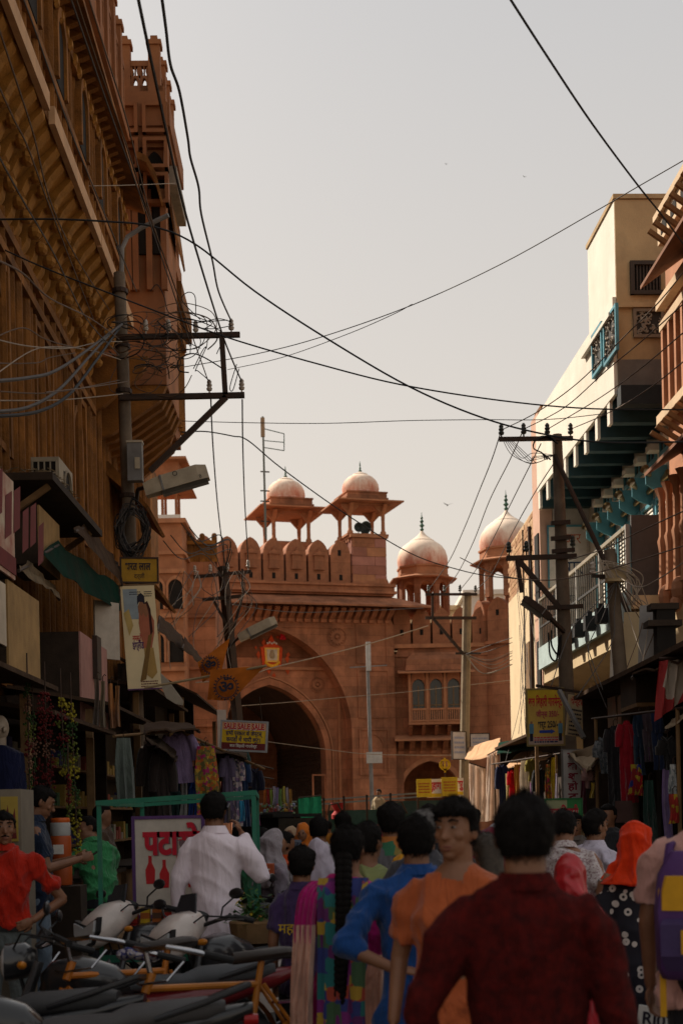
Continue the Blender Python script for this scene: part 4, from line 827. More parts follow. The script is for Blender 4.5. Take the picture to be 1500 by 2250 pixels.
def pole(name, label, pts, r, D, m=POLEM, n=10, cat='utility pole', group='utility poles'):
    a = at(pts[0][0], pts[0][1], D); b = at(pts[1][0], pts[1][1], D); d = (b - a); base = a + d * ((0 - a.z) / d.z)
    t = thing(name, label, cat, base, 0, group)
    MB().tube([(0, 0, 0), (a-base)*.5, a-base, b-base], [r[0], r[0]*.97, r[0]*.93, r[1]], n).build('shaft', m, t, smooth=True); return t
# left street pole with its crossarms
D1 = 20.0
p1 = pole('utility_pole', 'brown street pole with two wide crossarms in front of the carved mansion', ((303, 1640), (262, 600)), (.115, .085), D1)
for (a, b, w_, nm) in (((258, 741), (527, 735), .07, 'crossarm'), ((262, 874), (537, 868), .075, 'crossarm'), ((487, 738), (495, 868), .075, 'upright'), ((330, 1035), (497, 872), .075, 'brace')):
    MB().bar(rel(p1, *a, D1-.12), rel(p1, *b, D1-.12), w_).build(nm, IRON, p1)
for q in ((460, 858), (531, 856), (320, 726), (370, 726), (430, 728), (508, 724)): put('insulator', INS, p1, rel(p1, *q, D1-.12))
MB().tube([rel(p1, 266, 640, D1), rel(p1, 268, 545, D1), rel(p1, 280, 520, D1), rel(p1, 310, 500, D1), rel(p1, 370, 472, D1-.1)], .035, 8).build('bent_pipe', GREYB, p1, smooth=True)
MB().tube([rel(p1, 300, 1100, D1), rel(p1, 303, 1075, D1-.3), rel(p1, 322, 1070, D1-.5)], .03).build('lamp_arm', IRON, p1)
for py in (640, 760, 860, 1090): MB().lathe([(.12, -.03), (.12, .03)], rel(p1, 262+(py-600)*.0394, py, D1), 10).build('clamp', IRON, p1)
PAPER = C(.50, .46, .40, .9, dirt=.5, dirtcol=(.2, .17, .14))
for k in range(7):
    q = rel(p1, 303, 1650+k*24, D1); a0_ = random.uniform(-2.2, -1.5); mb = MB(); h_ = random.uniform(.08, .16); n = 5; rr = .119+k*.0008
    mb.loft([[(q.x+rr*cos(a0_+j*.3), q.y+rr*sin(a0_+j*.3), q.z+z) for j in range(n)] for z in (-h_/2, h_/2)], cap=False, closed=False); mb.build('pasted_bill', PAPER, p1)
def tube_lamp(label, p, q, D, w_=.20, h_=.16, dark=False):
    a, b = at(*p, D), at(*q, D); t = thing('street_lamp', label, 'street lamp', a, 0, 'street lamps on arms'); d = b - a; L = d.length
    m_ = d.to_track_quat('Y', 'Z').to_matrix(); hm = LAMPG if not dark else IRON; mb = MB()
    prof = lambda y, s: [m_ @ Vector(v) for v in ((-w_/2*s, y, -h_/2), (w_/2*s, y, -h_/2), (w_/2*s*.85, y, h_/2*s), (-w_/2*s*.85, y, h_/2*s))]
    mb.loft([prof(0, .7), prof(L*.15, .9), prof(L*.30, 1), prof(L*.85, 1.05), prof(L, .75)]); mb.build('housing', hm, t)
    MB().loft([[m_ @ Vector((x*s, y, z)) for x, z in ((-w_*.42, -h_/2-.002), (w_*.42, -h_/2-.002), (w_*.3, -h_/2-.05), (-w_*.3, -h_/2-.05))] for y, s in ((L*.25, 1), (L*.97, 1))]).build('diffuser', C(.10, .09, .075, .3), t)
    MB().bar(m_ @ Vector((0, L*.27, .0)), m_ @ Vector((0, L*.30, .0)), w_*1.02, h_*1.03).build('band', GREYB, t)
    return t, m_, L
l1, m_, L_ = tube_lamp('pale box shaped street lamp with printed ring mark on the brown pole', (318, 1076), (456, 1036), D1-.5, .26, .22)
RINGM = C(.03, .028, .025)
ring = lambda cy, r, t: MB().loft([[Vector((-.0, 0, 0)) + Vector((rr*cos(2*pi*j/20), 0, rr*sin(2*pi*j/20))) for j in range(20)] for rr in (r, r-t)], cap=False)
rg = at(384, 1040, D1-.66) - Vector(l1.location); ring(0, .035, .010).build('ring_mark', RINGM, l1, rg)
l1t = put('lettering', text_mesh('8', .075, RINGM), l1, at(440, 1046, D1-.66) - Vector(l1.location), (pi/2, -.28, 0))
b1 = thing('junction_box', 'tall grey metal box strapped to the brown pole above the lamp', 'junction box', at(296, 1058, D1-.22)); h_ = at(296, 975, D1-.22).z - at(296, 1058, D1-.22).z
MB().box((-.09, -.08, 0), (.12, .08, h_)).build('case', GREYB, b1); MB().box((-.10, -.09, h_), (.13, .09, h_+.03)).build('lid', LAMPG, b1); MB().box((.02, -.095, h_*.3), (.09, -.082, h_*.6)).build('door', LAMPG, b1)
# second pole, steel, in front of the gate
D2 = 31.0
p2 = pole('utility_pole', 'dark steel lattice armed pole standing in front of the gate arch', ((512, 1480), (489, 1245)), (.13, .12), D2, IRON, 4)
for (a, b, w_) in (((425, 1268), (552, 1256), .07), ((445, 1318), (530, 1310), .07), ((470, 1322), (505, 1385), .06), ((535, 1300), (512, 1385), .06), ((532, 1250), (534, 1310), .05)): MB().bar(rel(p2, *a, D2-.15), rel(p2, *b, D2-.15), w_).build('crossarm' if abs(a[1]-b[1]) < 20 else 'brace', IRON, p2)
for q in ((428, 1258), (462, 1256), (500, 1252), (545, 1246)): put('insulator', INS, p2, rel(p2, *q, D2-.15))
tube_lamp('smaller pale street lamp sticking out from the dark steel pole', (524, 1402), (606, 1362), D2-.4, .26, .2)
MB().tube([rel(p2, 505, 1420, D2-.1), rel(p2, 526, 1400, D2-.4)], .03).build('lamp_arm', IRON, p2)
# centre pole
D3c = 34.0
p3 = pole('utility_pole', 'slim tan pole standing alone before the gate wing with two short crossarms', ((1018, 1780), (1026, 1303)), (.13, .11), D3c, POLEL, 8)
for (a, b, w_) in (((934, 1306), (1048, 1306), .06), ((934, 1358), (1046, 1358), .07), ((950, 1306), (950, 1358), .06), ((952, 1360), (1018, 1438), .07), ((1000, 1436), (1056, 1436), .05)): MB().bar(rel(p3, *a, D3c-.15), rel(p3, *b, D3c-.15), w_).build('crossarm' if abs(a[1]-b[1]) < 20 else 'brace', IRON, p3)
for q in ((941, 1300), (976, 1300), (1010, 1299), (1044, 1300)): put('insulator', INSD, p3, rel(p3, *q, D3c-.15))
# right pole, its stay and lamp
D4 = 20.5
p4 = pole('utility_pole', 'tall tapering pole before the white building with a leaning stay and many brackets', ((1246, 1560), (1223, 955)), (.125, .075), D4, POLEM, 10)
for (a, b, w_) in (((1096, 965), (1258, 963), .06), ((1112, 1227), (1266, 1222), .07), ((1140, 1232), (1228, 1335), .07), ((1136, 1232), (1146, 1302), .06), ((1210, 1150), (1252, 1147), .06), ((1210, 1184), (1254, 1180), .06), ((1212, 1212), (1262, 1208), .06), ((1202, 1336), (1280, 1332), .06)): MB().bar(rel(p4, *a, D4-.13), rel(p4, *b, D4-.13), w_).build('crossarm' if abs(a[1]-b[1]) < 20 else 'brace', IRON, p4)
for q in ((1101, 955), (1150, 953), (1202, 953), (1253, 953), (1118, 1214), (1156, 1212), (1258, 1200)): put('insulator', INSD, p4, rel(p4, *q, D4-.13))
MB().tube([rel(p4, 1218, 1000, D4-.1), rel(p4, 1345, 1270, D4-1.0), rel(p4, 1400, 1390, D4-1.4)], .035, 8).build('stay_pole', IRON, p4)
tube_lamp('dark flat street lamp tilted downward on the pole before the white building', (1210, 1358), (1150, 1314), D4-.4, .16, .10, True)
MB().bar(rel(p4, 1238, 1388, D4-.1), rel(p4, 1206, 1356, D4-.4), .05).build('lamp_arm', IRON, p4)
# short pole with junction box
D5 = 17.5
p5 = pole('utility_pole', 'short worn pole carrying a tan junction box under the balcony', ((1366, 1520), (1340, 1208)), (.10, .07), D5, POLEM, 10)
MB().bar(rel(p5, 1316, 1268, D5-.1), rel(p5, 1392, 1266, D5-.1), .05).build('crossarm', IRON, p5)
put('insulator', INS, p5, rel(p5, 1302, 1262, D5-.1)); MB().bar(rel(p5, 1300, 1266, D5-.1), rel(p5, 1330, 1266, D5-.1), .04).build('crossarm', IRON, p5)
j5 = thing('junction_box', 'tan square junction box with a mess of wires on the short worn pole', 'junction box', at(1352, 1279, D5-.2))
MB().box((-.12, -.09, 0), (.12, .07, .17)).build('case', C(.42, .31, .17, .7), j5); MB().box((-.13, -.1, .17), (.13, .08, .195)).build('lid', C(.45, .34, .2, .7), j5)
# thin lamp post before the gate, with a box and little arms
D6 = 52.0
p6 = pole('lamp_post', 'thin grey post with a small white box in front of the gate pier', ((817, 1760), (806, 1420)), (.085, .06), D6, GREYB, 8, 'lamp post', None)
MB().bar(rel(p6, 768, 1467, D6), rel(p6, 850, 1462, D6), .04).build('arm', GREYB, p6); MB().box((-.30, -.15, -.2), (.30, .0, .22)).build('box', C(.42, .40, .37), p6, rel(p6, 822, 1666, D6))
MB().box((-.09, -.12, -.6), (.09, .1, .5)).build('sleeve', C(.45, .43, .4), p6, rel(p6, 809, 1440, D6))
# aerial mast on the gate
Dm = 60.6
am = thing('aerial_mast', 'tall thin aerial mast with a rectangular loop beside the left dome', 'antenna', at(584, 1185, Dm))
MB().tube([(0, 0, 0), rel(am, 577, 915, Dm)], [.06, .045], 6).build('mast', C(.12, .13, .11, .6), am)
LP_ = [(580, 942), (624, 953), (624, 990), (580, 983)]
for k, (a, b) in enumerate(((0, 1), (1, 2), (2, 3))): MB().tube([rel(am, *LP_[a], Dm), rel(am, *LP_[b], Dm)], .022, 5).build('loop_rod', C(.05, .09, .07, .6), am)
MB().tube([rel(am, 580, 968, Dm), rel(am, 624, 972, Dm)], .02, 5).build('loop_rod', C(.05, .09, .07, .6), am)
for py in (1036, 1078, 1101, 1145): MB().bar(rel(am, 572, py, Dm), rel(am, 592, py+1, Dm), .05).build('rung', IRON, am)
MB().box((-.09, -.05, -.4), (.09, .05, .45)).build('head', C(.3, .2, .12), am, rel(am, 577, 940, Dm))
# ------------------------------------------------------------------ cables
CB = [mat('cable_%s' % k, c, .7, .25, 9, 0) for k, c in (('black', (.012, .012, .013)), ('brown', (.10, .055, .028)), ('pale', (.30, .24, .18)), ('grey', (.07, .06, .055)))]
def spline(P, n=6):
    out = []
    for i in range(len(P)-1):
        p0, p1_, p2_, p3_ = P[max(i-1, 0)], P[i], P[i+1], P[min(i+2, len(P)-1)]
        for k in range(n):
            t = k/n; out.append(.5*((2*p1_) + (p2_-p0)*t + (2*p0-5*p1_+4*p2_-p3_)*t*t + (3*p1_-p0-3*p2_+p3_)*t**3))
    return out + [P[-1]]
def cable(label, pts, Da, Db, r=.012, m=0, group=None, wob=0.0):
    n = len(pts); P = []; L = [0.0]
    for i in range(1, n): L.append(L[-1] + math.hypot(pts[i][0]-pts[i-1][0], pts[i][1]-pts[i-1][1]))
    for i, q in enumerate(pts):
        t = L[i]/L[-1]; D = 1/((1-t)/Da + t/Db)
        P.append(at(q[0], q[1], D))
    S = spline(P)
    if wob: S = [p + Vector((random.gauss(0, wob), 0, random.gauss(0, wob))) for p in S]
    o = MB().tube([p - S[0] for p in S], r, 5).build('cable', CB[m], None, S[0], smooth=True); return tag(o, label, 'cable', group or 'overhead cables')
cable('thick black cable running overhead down to the outer insulator of the brown pole', [(298, -30), (340, 170), (395, 420), (440, 580), (487, 730), (512, 795), (531, 838)], 8, 19.9, .011, 0)
cable('thick wavy black cable beside the straight one, ending at the upper crossarm', [(352, -30), (364, 60), (374, 140), (394, 200), (412, 300), (418, 345), (436, 410), (442, 470), (466, 570), (480, 640), (508, 705)], 9, 19.9, .012, 0)
cable('straight dark cable slanting down across the sky toward the pink house', [(1110, -20), (1200, 120), (1300, 270), (1400, 405), (1460, 480), (1530, 575)], 9, 15, .009, 0)
cable('dark cable crossing the whole street in a long sag, higher one on the haveli side', [(-30, 482), (110, 481), (230, 486), (335, 497), (430, 537), (560, 640), (720, 745), (900, 850), (1060, 918), (1200, 955), (1330, 972), (1530, 970)], 15, 16, .011, 0)
cable('dark cable crossing the whole street just below the crossarm of the brown pole', [(-30, 530), (90, 585), (230, 640), (400, 705), (520, 748), (700, 800), (880, 845), (1100, 880), (1300, 898), (1530, 900)], 16, 17, .010, 0)
cable('thin grey cable rising across the open sky to the pink house parapet', [(405, 806), (560, 778), (700, 742), (900, 672), (1100, 580), (1300, 468), (1400, 410), (1530, 335)], 22, 16, .007, 3)
cable('very thin wire merging into the rising grey cable in the sky', [(500, 812), (620, 785), (760, 735), (860, 692), (905, 668)], 24, 20, .006, 3)
cable('thin level wire across the sky above the aerial mast', [(400, 925), (560, 929), (720, 930), (900, 924), (1060, 922), (1190, 922), (1300, 912), (1500, 885)], 24, 22, .007, 0)
cable('wire looping past the aerial and draping down in front of the domes', [(400, 950), (450, 948), (510, 958), (545, 968), (620, 1030), (760, 1130), (900, 1215), (1000, 1250), (1090, 1268), (1220, 1276)], 22, 30, .011, 0)
cable('straight hanging wire under the inner insulator of the brown pole', [(463, 878), (467, 970), (476, 1090), (486, 1180), (497, 1256)], 20, 30.8, .012, 0)
cable('straight hanging wire under the outer insulator of the brown pole', [(532, 878), (533, 970), (536, 1070), (540, 1150), (546, 1248)], 20, 30.8, .012, 0)
for i, P in enumerate(([(1101, 945), (1080, 1010), (1050, 1085), (1020, 1160), (985, 1235), (941, 1297)], [(1150, 943), (1120, 1010), (1075, 1100), (1040, 1190), (1005, 1260), (976, 1297)], [(1188, 975), (1145, 1060), (1095, 1160), (1050, 1245), (1010, 1297)], [(1215, 1020), (1170, 1090), (1120, 1180), (1080, 1260), (1044, 1298)])):
    cable(('outermost', 'second outermost', 'second innermost', 'innermost')[i] + ' wavy wire from the tall crossarm pole down to the slim tan pole', P, D4, 33.8, .009, 3)
for i, P in enumerate(([(1101, 945), (1180, 905), (1270, 840), (1370, 740), (1450, 660), (1530, 560)], [(1150, 943), (1240, 895), (1330, 815), (1420, 740), (1530, 640)], [(1202, 943), (1300, 885), (1400, 815), (1530, 705)], [(1253, 943), (1340, 905), (1430, 850), (1530, 770)])):
    cable(('highest', 'second highest', 'third highest', 'lowest')[i] + ' brownish wire rising from the crossarm before the white eaves', P, D4, 13, .007, 1)
cable('sunlit pale cable strung across the gate arch past the shrine', [(430, 1500), (520, 1492), (600, 1467), (700, 1443), (820, 1412), (940, 1375)], 32, 36, .014, 2)
cable('thin pale wire across the doorway of the gate', [(520, 1552), (640, 1543), (760, 1532), (900, 1520), (1120, 1495)], 36, 36, .009, 2)
cable('thin sagging pale wire low across the gate, above the crowd', [(585, 1630), (700, 1645), (820, 1658), (1000, 1660)], 28, 34, .008, 2)
cable('dark thin wire along the underside of the long gate eave', [(420, 1310), (520, 1330), (640, 1345), (780, 1343), (930, 1336)], 34, 44, .010, 3)
cable('reddish cable slung over the balcony front', [(1010, 1225), (1090, 1262), (1200, 1275), (1310, 1258), (1400, 1232), (1530, 1190)], 24, 14, .008, 1)
cable('brown cable across the grey screen, upper of two', [(1250, 1230), (1330, 1205), (1400, 1170), (1530, 1110)], 20, 14, .008, 1)
cable('sunlit brown cable from the junction box past the grey screen', [(1352, 1262), (1400, 1290), (1450, 1270), (1530, 1215)], 17.3, 13, .007, 2)
fan = [[(-20, 10), (40, 190), (75, 300), (110, 440), (165, 560), (240, 680)], [(45, -20), (75, 60), (110, 160), (160, 300), (230, 470), (300, 640)], [(-20, 150), (30, 260), (60, 320), (100, 430), (150, 560), (205, 700)], [(150, -20), (195, 110), (240, 240), (290, 380), (340, 520), (420, 760)], [(162, -20), (215, 140), (275, 310), (320, 450), (370, 590), (460, 845)], [(190, -20), (240, 140), (280, 270), (330, 470), (380, 620)], [(-20, 310), (45, 430), (120, 560), (190, 700), (262, 780)], [(-20, 565), (50, 600), (110, 655), (200, 700), (262, 745)]]
FW = ['first wire of the fan, lowest across the bracketed overhang', 'wire of the fan starting beside the pale slab edge', 'wire of the fan starting at the border above the lower brackets', 'wavy wire of the fan crossing the fluted upper wall', 'long straight wire of the fan passing along the eave to the insulator', 'wire of the fan closest to the lattice parapet', 'low wire of the fan starting under the brackets', 'flattest wire of the fan, over the lower fluted wall']
for i, P in enumerate(fan): cable(FW[i], P, (9, 11, 9.5, 10, 10.5, 11, 9, 10)[i], 19.7, .008, (1, 3, 1, 3, 1, 1, 3, 1)[i], 'service wires fanning over the mansion')
cable('very thin straight tan wire crossing the carved mansion high up', [(-20, 402), (120, 407), (250, 407), (385, 402)], 16, 22, .005, 2)
for i, P in enumerate(([(-20, 905), (60, 895), (130, 855), (190, 790), (240, 735), (268, 712)], [(-20, 915), (80, 905), (150, 868), (205, 800), (262, 720)], [(-20, 838), (60, 830), (120, 815), (190, 770), (262, 715)])):
    cable(('upper heavy cable of the drooping bundle by the mansion', 'lower heavy cable of the drooping bundle, sagging most', 'topmost heavy cable of the bundle, leaving the border highest')[i], P, 12, 19.7, .018, (3, 0, 3)[i], 'drooping cable bundle by the mansion')
for i, P in enumerate(([(-20, 742), (60, 760), (150, 765), (215, 752), (268, 750)], [(-20, 745), (50, 720), (100, 745), (160, 762), (260, 780)], [(-20, 830), (70, 770), (130, 762), (200, 770), (265, 790)], [(-20, 798), (80, 797), (110, 785), (165, 775)], [(0, 860), (120, 862), (262, 835)], [(-20, 880), (140, 878), (270, 865)], [(100, 862), (200, 850), (280, 838)])):
    cable('yellowish slack wire stretched across the fluted wall of the mansion', P, 13, 19.6, .007, (2, 1, 2, 1, 1, 2, 1)[i], 'slack wires on the fluted wall')
random.seed(11)
for i in range(44):                                            # loops and pigtails round the head of the brown pole
    cx, cy = random.uniform(255, 430), random.uniform(690, 830); P = []; a = random.uniform(0, 6); r = random.uniform(12, 60)
    for k in range(6): a += random.uniform(.5, 1.1); P.append((cx + r*cos(a)*1.2 + k*random.uniform(0, 8), cy + r*sin(a)*.8 + k*4))
    cable('curled loose wire end hanging about the crossarms of the brown pole', P, D1-.25, D1-.05, random.choice((.005, .007, .010)), random.choice((0, 1, 1, 3)), 'loose wire ends at the brown pole')
for i in range(30):                                            # dark tangle wound on the shaft
    P = []; a = random.uniform(0, 6)
    for k in range(7): a += random.uniform(.4, 1.2); P.append((291 + random.uniform(18, 42)*cos(a), 1165 + random.uniform(25, 72)*sin(a)))
    cable('dark wire wound in a tangle on the shaft of the brown pole', P, D1-.35, D1-.18, .009, random.choice((0, 0, 3)), 'wire tangle on the brown pole')
for i, P in enumerate(([(430, 690), (428, 650), (412, 642), (400, 660), (440, 702)], [(330, 640), (345, 625), (360, 650), (375, 690), (440, 705), (500, 703)], [(395, 705), (440, 708), (480, 700), (510, 708)], [(435, 720), (470, 722), (510, 715)], [(425, 810), (445, 770), (452, 765), (430, 812), (435, 815), (462, 838)], [(520, 800), (505, 850), (512, 856), (525, 810)], [(395, 710), (415, 730), (440, 745), (432, 775), (410, 788), (385, 785)])):
    cable('teal black jumper wire looped between the crossarms of the brown pole', P, D1-.2, D1-.2, .007, 0, 'jumper wires on the crossarms')
for i in range(22):
    x = random.uniform(395, 545); P = [(x, 1255), (x+random.uniform(-25, 25), 1290), (x+random.uniform(-50, 30), 1330), (x+random.uniform(-70, 20), 1400), (x-60+random.uniform(-40, 40), 1470)][:random.randint(3, 5)]
    cable('pale frayed wire dangling round the dark steel pole', P, D2-.4, D2-2, .008, random.choice((2, 2, 1, 3)), 'dangling wires at the steel pole')
for i in range(7):
    a = (random.uniform(330, 420), random.uniform(1140, 1230)); cable('black wire hanging slack before the orange house', [a, (a[0]+40, a[1]+40), (a[0]+90, a[1]+30), (490, 1268)], 22, D2-.3, .009, 0, 'slack wires before the orange house')
for i in range(12):
    x = random.uniform(1120, 1200); cable('thin wire hanging on the front of the narrow brick house', [(x, random.uniform(1180, 1420)), (x+random.uniform(-20, 40), 1500), (x+random.uniform(-30, 60), random.uniform(1560, 1680))], 31, 28, .006, random.choice((0, 3)), 'wires on the brick house front')
for i in range(9):
    x = random.uniform(1250, 1450); y = random.uniform(1250, 1420); cable('thin slack wire criss-crossing below the balcony', [(1355, 1275), ((1355+x)/2, (1275+y)/2+40), (x, y+80), (x+random.uniform(-90, 60), y+200)], D5-.2, 16, .006, random.choice((2, 1, 3)), 'slack wires below the balcony')
for i in range(8):
    P = [(1340+random.uniform(-20, 20), 1270), (1320+random.uniform(0, 40), 1245+random.uniform(-15, 15)), (1365+random.uniform(-15, 30), 1250), (1385+random.uniform(-20, 30), 1275), (1400+random.uniform(-20, 30), 1330)]
    cable('pale wire tied round the tan junction box', P, D5-.4, D5-.3, .007, 2, 'wires at the tan junction box')
for i in range(8):
    y = random.uniform(1400, 1490); cable('pale drooping wire from the slim tan pole to the sunlit house', [(1022, 1438), (1060+i*3, y+20), (1125, y)], D3c-.2, 33, .009, random.choice((2, 3)), 'wires from the slim tan pole')
for i in range(6):
    P = [(1225, 975), (1195+i*2, 958), (1176, 968), (1172, 985), (1190, 995), (1215+random.uniform(-20, 0), 1010)]; cable('dark coil of spare wire at the head of the tall pole before the white building', P, D4-.15-.02*i, D4-.1, .010, 0, 'coil of spare wire on the tall pole')
for i in range(6):
    cable('loose thin wire drooping under the top crossarm before the white eaves', [(1105+i*4, 968), (1125+i*10, 1000+i*3), (1170, 1010+random.uniform(-15, 10)), (1218, 1000)], D4-.2, D4-.1, .005, 3, 'thin wires under the top crossarm')
for i, P in enumerate(([(1205, 1390), (1208, 1440), (1222, 1450), (1228, 1400)], [(1210, 1385), (1212, 1420), (1228, 1438), (1232, 1395)])): cable('black cable loop hanging by the tall pole shaft below its lamp', P, D4-.2, D4-.2, .014, 0, 'black loops below the lamp')
# birds
def bird(label, px, py, D, s):
    t = thing('bird', label, 'bird', at(px, py, D), .4, 'birds in the sky'); B = C(.05, .05, .05)
    MB().loft([[(r*cos(2*pi*j/8), y, r*sin(2*pi*j/8)) for j in range(8)] for r, y in ((.004, -.20), (.05, -.05), (.06, .05), (.035, .14), (.01, .2))]).build('body', B, t, smooth=True).scale = (s, s, s)
    for q in (-1, 1): MB().prism([(0, .08), (.22, .12), (.48, -.06), (.22, -.04), (0, -.06)], (0, 0, .02), (q, 0, .35), (0, 1, 0), (0, 0, .015)).build('wing', B, t).scale = (s, s, s)
bird('small dark bird gliding in the sky between the domes', 983, 1110, 75, .6); bird('tiny dark bird high in the pale sky, nearer the pink house', 1152, 388, 80, .28); bird('tiny dark bird high in the pale sky, middle of the view', 980, 360, 80, .25)
# ------------------------------------------------------------------ prints, boards, garments
def pmat(name, cols, scale=14, metric='CHEBYCHEV', rnd=1.0, rough=.9, mixb=None):
    m = mat(name, cols[0], rough, .1, 5, .2, fine=220); n = m.node_tree.nodes; l = m.node_tree.links; b = n['Principled BSDF']
    tc = n.new('ShaderNodeTexCoord'); v = n.new('ShaderNodeTexVoronoi'); v.distance = metric; v.inputs['Scale'].default_value = scale; v.inputs['Randomness'].default_value = rnd; l.new(tc.outputs['Object'], v.inputs['Vector'])
    s_ = n.new('ShaderNodeSeparateColor'); l.new(v.outputs['Color'], s_.inputs[0]); r = n.new('ShaderNodeValToRGB'); r.color_ramp.interpolation = 'CONSTANT'; k = len(cols)
    while len(r.color_ramp.elements) < k: r.color_ramp.elements.new(.5)
    for i, c in enumerate(cols): r.color_ramp.elements[i].position = i/k; r.color_ramp.elements[i].color = (*c, 1)
    l.new(s_.outputs[0], r.inputs[0]); l.new(r.outputs[0], b.inputs['Base Color']); return m
def ringmat(name, basec, ringc, scale=9):
    m = pmat(name, [basec, basec], scale, 'EUCLIDEAN', .8); n = m.node_tree.nodes; l = m.node_tree.links; b = n['Principled BSDF']; v = [x for x in n if x.type == 'TEX_VORONOI'][0]
    r = n.new('ShaderNodeValToRGB'); r.color_ramp.interpolation = 'CONSTANT'; e = r.color_ramp.elements
    for _ in range(2): e.new(.5)
    for i, (p, c) in enumerate(((0, basec), (.14, ringc), (.36, basec), (.9, basec))): e[i].position = p; e[i].color = (*c, 1)
    l.new(v.outputs['Distance'], r.inputs[0]); l.new(r.outputs[0], b.inputs['Base Color']); return m
def board(name, label, px0, py0, px1, py1, D, m, yaw=0.0, thick=.03, edge=None, cat='sign', roll=0.0, group=None):
    """flat board facing local -y; returns thing and its width and height"""
    c = at((px0+px1)/2, (py0+py1)/2, D); wd = (px1-px0)/F*D/max(.2, cos(yaw)); ht = (py1-py0)/F*D
    t = thing(name, label, cat, c, (0, roll, yaw), group)
    MB().box((-wd/2, 0, -ht/2), (wd/2, thick, ht/2)).build('panel', m, t)
    if edge: e_ = min(.025, wd*.05); MB().box((-wd/2-e_, -.008, -ht/2-e_), (-wd/2, thick+.005, ht/2+e_)).box((wd/2, -.008, -ht/2-e_), (wd/2+e_, thick+.005, ht/2+e_)).box((-wd/2, -.009, ht/2), (wd/2, thick+.006, ht/2+e_)).box((-wd/2, -.009, -ht/2-e_), (wd/2, thick+.006, -ht/2)).build('frame', edge, t)
    return t, wd, ht
def patch(t, x0, z0, x1, z1, m, y=-.003, nm='print'): return MB().add([(x0, y, z0), (x1, y, z0), (x1, y, z1), (x0, y, z1)], [(0, 1, 2, 3)]).build(nm, m, t)
def lines(t, x0, x1, z, n, dz, m, y=-.004, seed=1):
    """rows of small unreadable print drawn as short dashes"""
    rnd = random.Random(seed); mb = MB()
    for i in range(n):
        x = x0
        while x < x1 - .01:
            w_ = rnd.uniform(.05, .16)*(x1-x0); zz_ = z-i*dz; mb.add([(x, y, zz_-dz*.28), (min(x+w_, x1), y, zz_-dz*.28), (min(x+w_, x1), y, zz_+dz*.16), (x, y, zz_+dz*.16)], [(0, 1, 2, 3)]); x += w_+.03*(x1-x0)
    return mb.build('small_print', m, t)
RED = C(.45, .02, .025); YEL = C(.62, .40, .02); MAROON = C(.14, .02, .02); NAVY = C(.02, .025, .09); WHT = C(.66, .62, .56); INK = C(.02, .018, .03); PURP = C(.10, .03, .12)
def garment(label, px, py, wpx, hpx, D, m, kind='shirt', yaw=0.0, group='clothes hung on the stalls', m2=None):
    p = at(px, py, D); W_ = wpx/F*D; Hh = hpx/F*D; t = thing(kind if kind in ('shirt', 'saree', 'scarf', 'trousers', 'kurta') else 'garment', label, kind, p, yaw, group); rnd = random.Random(int(px*7+py)); ph = rnd.uniform(0, 6); nz_ = 10
    def body(x0, w_, z0, z1, prof, n=22, dp=.045, nm='cloth', fold=.016, mm=m):
        R_ = []
        for i in range(nz_+1):
            u = i/nz_; hw = w_/2*prof(u); ring = []
            for j in range(n):
                a = 2*pi*j/n; x = hw*cos(a); y = (dp*(.5+.5*u)*min(1, hw/.1))*sin(a); y += fold*sin(x*38/max(.3, w_*2.2)+ph+u*1.5)*(.25+u); ring.append((x0+x+.02*sin(u*3+ph)*u, y, z0+(z1-z0)*u+.012*sin(x*9+ph)*(u)))
            R_.append(ring)
        return MB().loft(R_).build(nm, mm, t, smooth=60)
    if kind == 'shirt':
        bw = W_*.72; body(0, bw, 0, -Hh, lambda u: min(1, .35+u*5) if u < .13 else .97+.05*u)
        for s_ in (-1, 1):
            mb = MB(); L = Hh*.55; mb.tube([(s_*bw*.42, 0, -.03), (s_*bw*.52, 0, -.10), (s_*W_*.47, .0, -L*.6), (s_*W_*.49, .01, -L)], [.05, .06, .062, .058], 8); mb.build('sleeve', m, t, smooth=60)
        MB().tube([(-.05, -.02, .0), (0, -.045, -.05), (.05, -.02, .0)], .018, 6).build('collar', m2 or m, t, smooth=True)
    elif kind == 'trousers':
        body(0, W_, 0, -Hh*.35, lambda u: .95+.05*u)
        for s_ in (-1, 1): body(s_*W_*.25, W_*.5, -Hh*.33, -Hh, lambda u: 1-.25*u, 12, nm='leg')
    elif kind == 'kurta':
        body(0, W_, 0, -Hh, lambda u: (.3+u*3.5) if u < .12 else .72+.28*u)
        for s_ in (-1, 1): MB().tube([(s_*W_*.28, 0, -.04), (s_*W_*.42, 0, -Hh*.16), (s_*W_*.46, 0, -Hh*.32)], [.045, .05, .045], 8).build('sleeve', m2 or m, t, smooth=60)
    else:
        body(0, W_, 0, -Hh, lambda u: .72+.28*u+.08*sin(u*6+ph), fold=.03)
        if m2: body(W_*.28, W_*.42, .01, -Hh*.97, lambda u: .8+.2*sin(u*5), dp=.06, fold=.03, nm='border', mm=m2)
    MB().tube([(0, 0, -.01), (0, 0, .05), (.02, 0, .075), (.035, 0, .06)], .005, 4).build('hanger_hook', IRON, t)
    return t
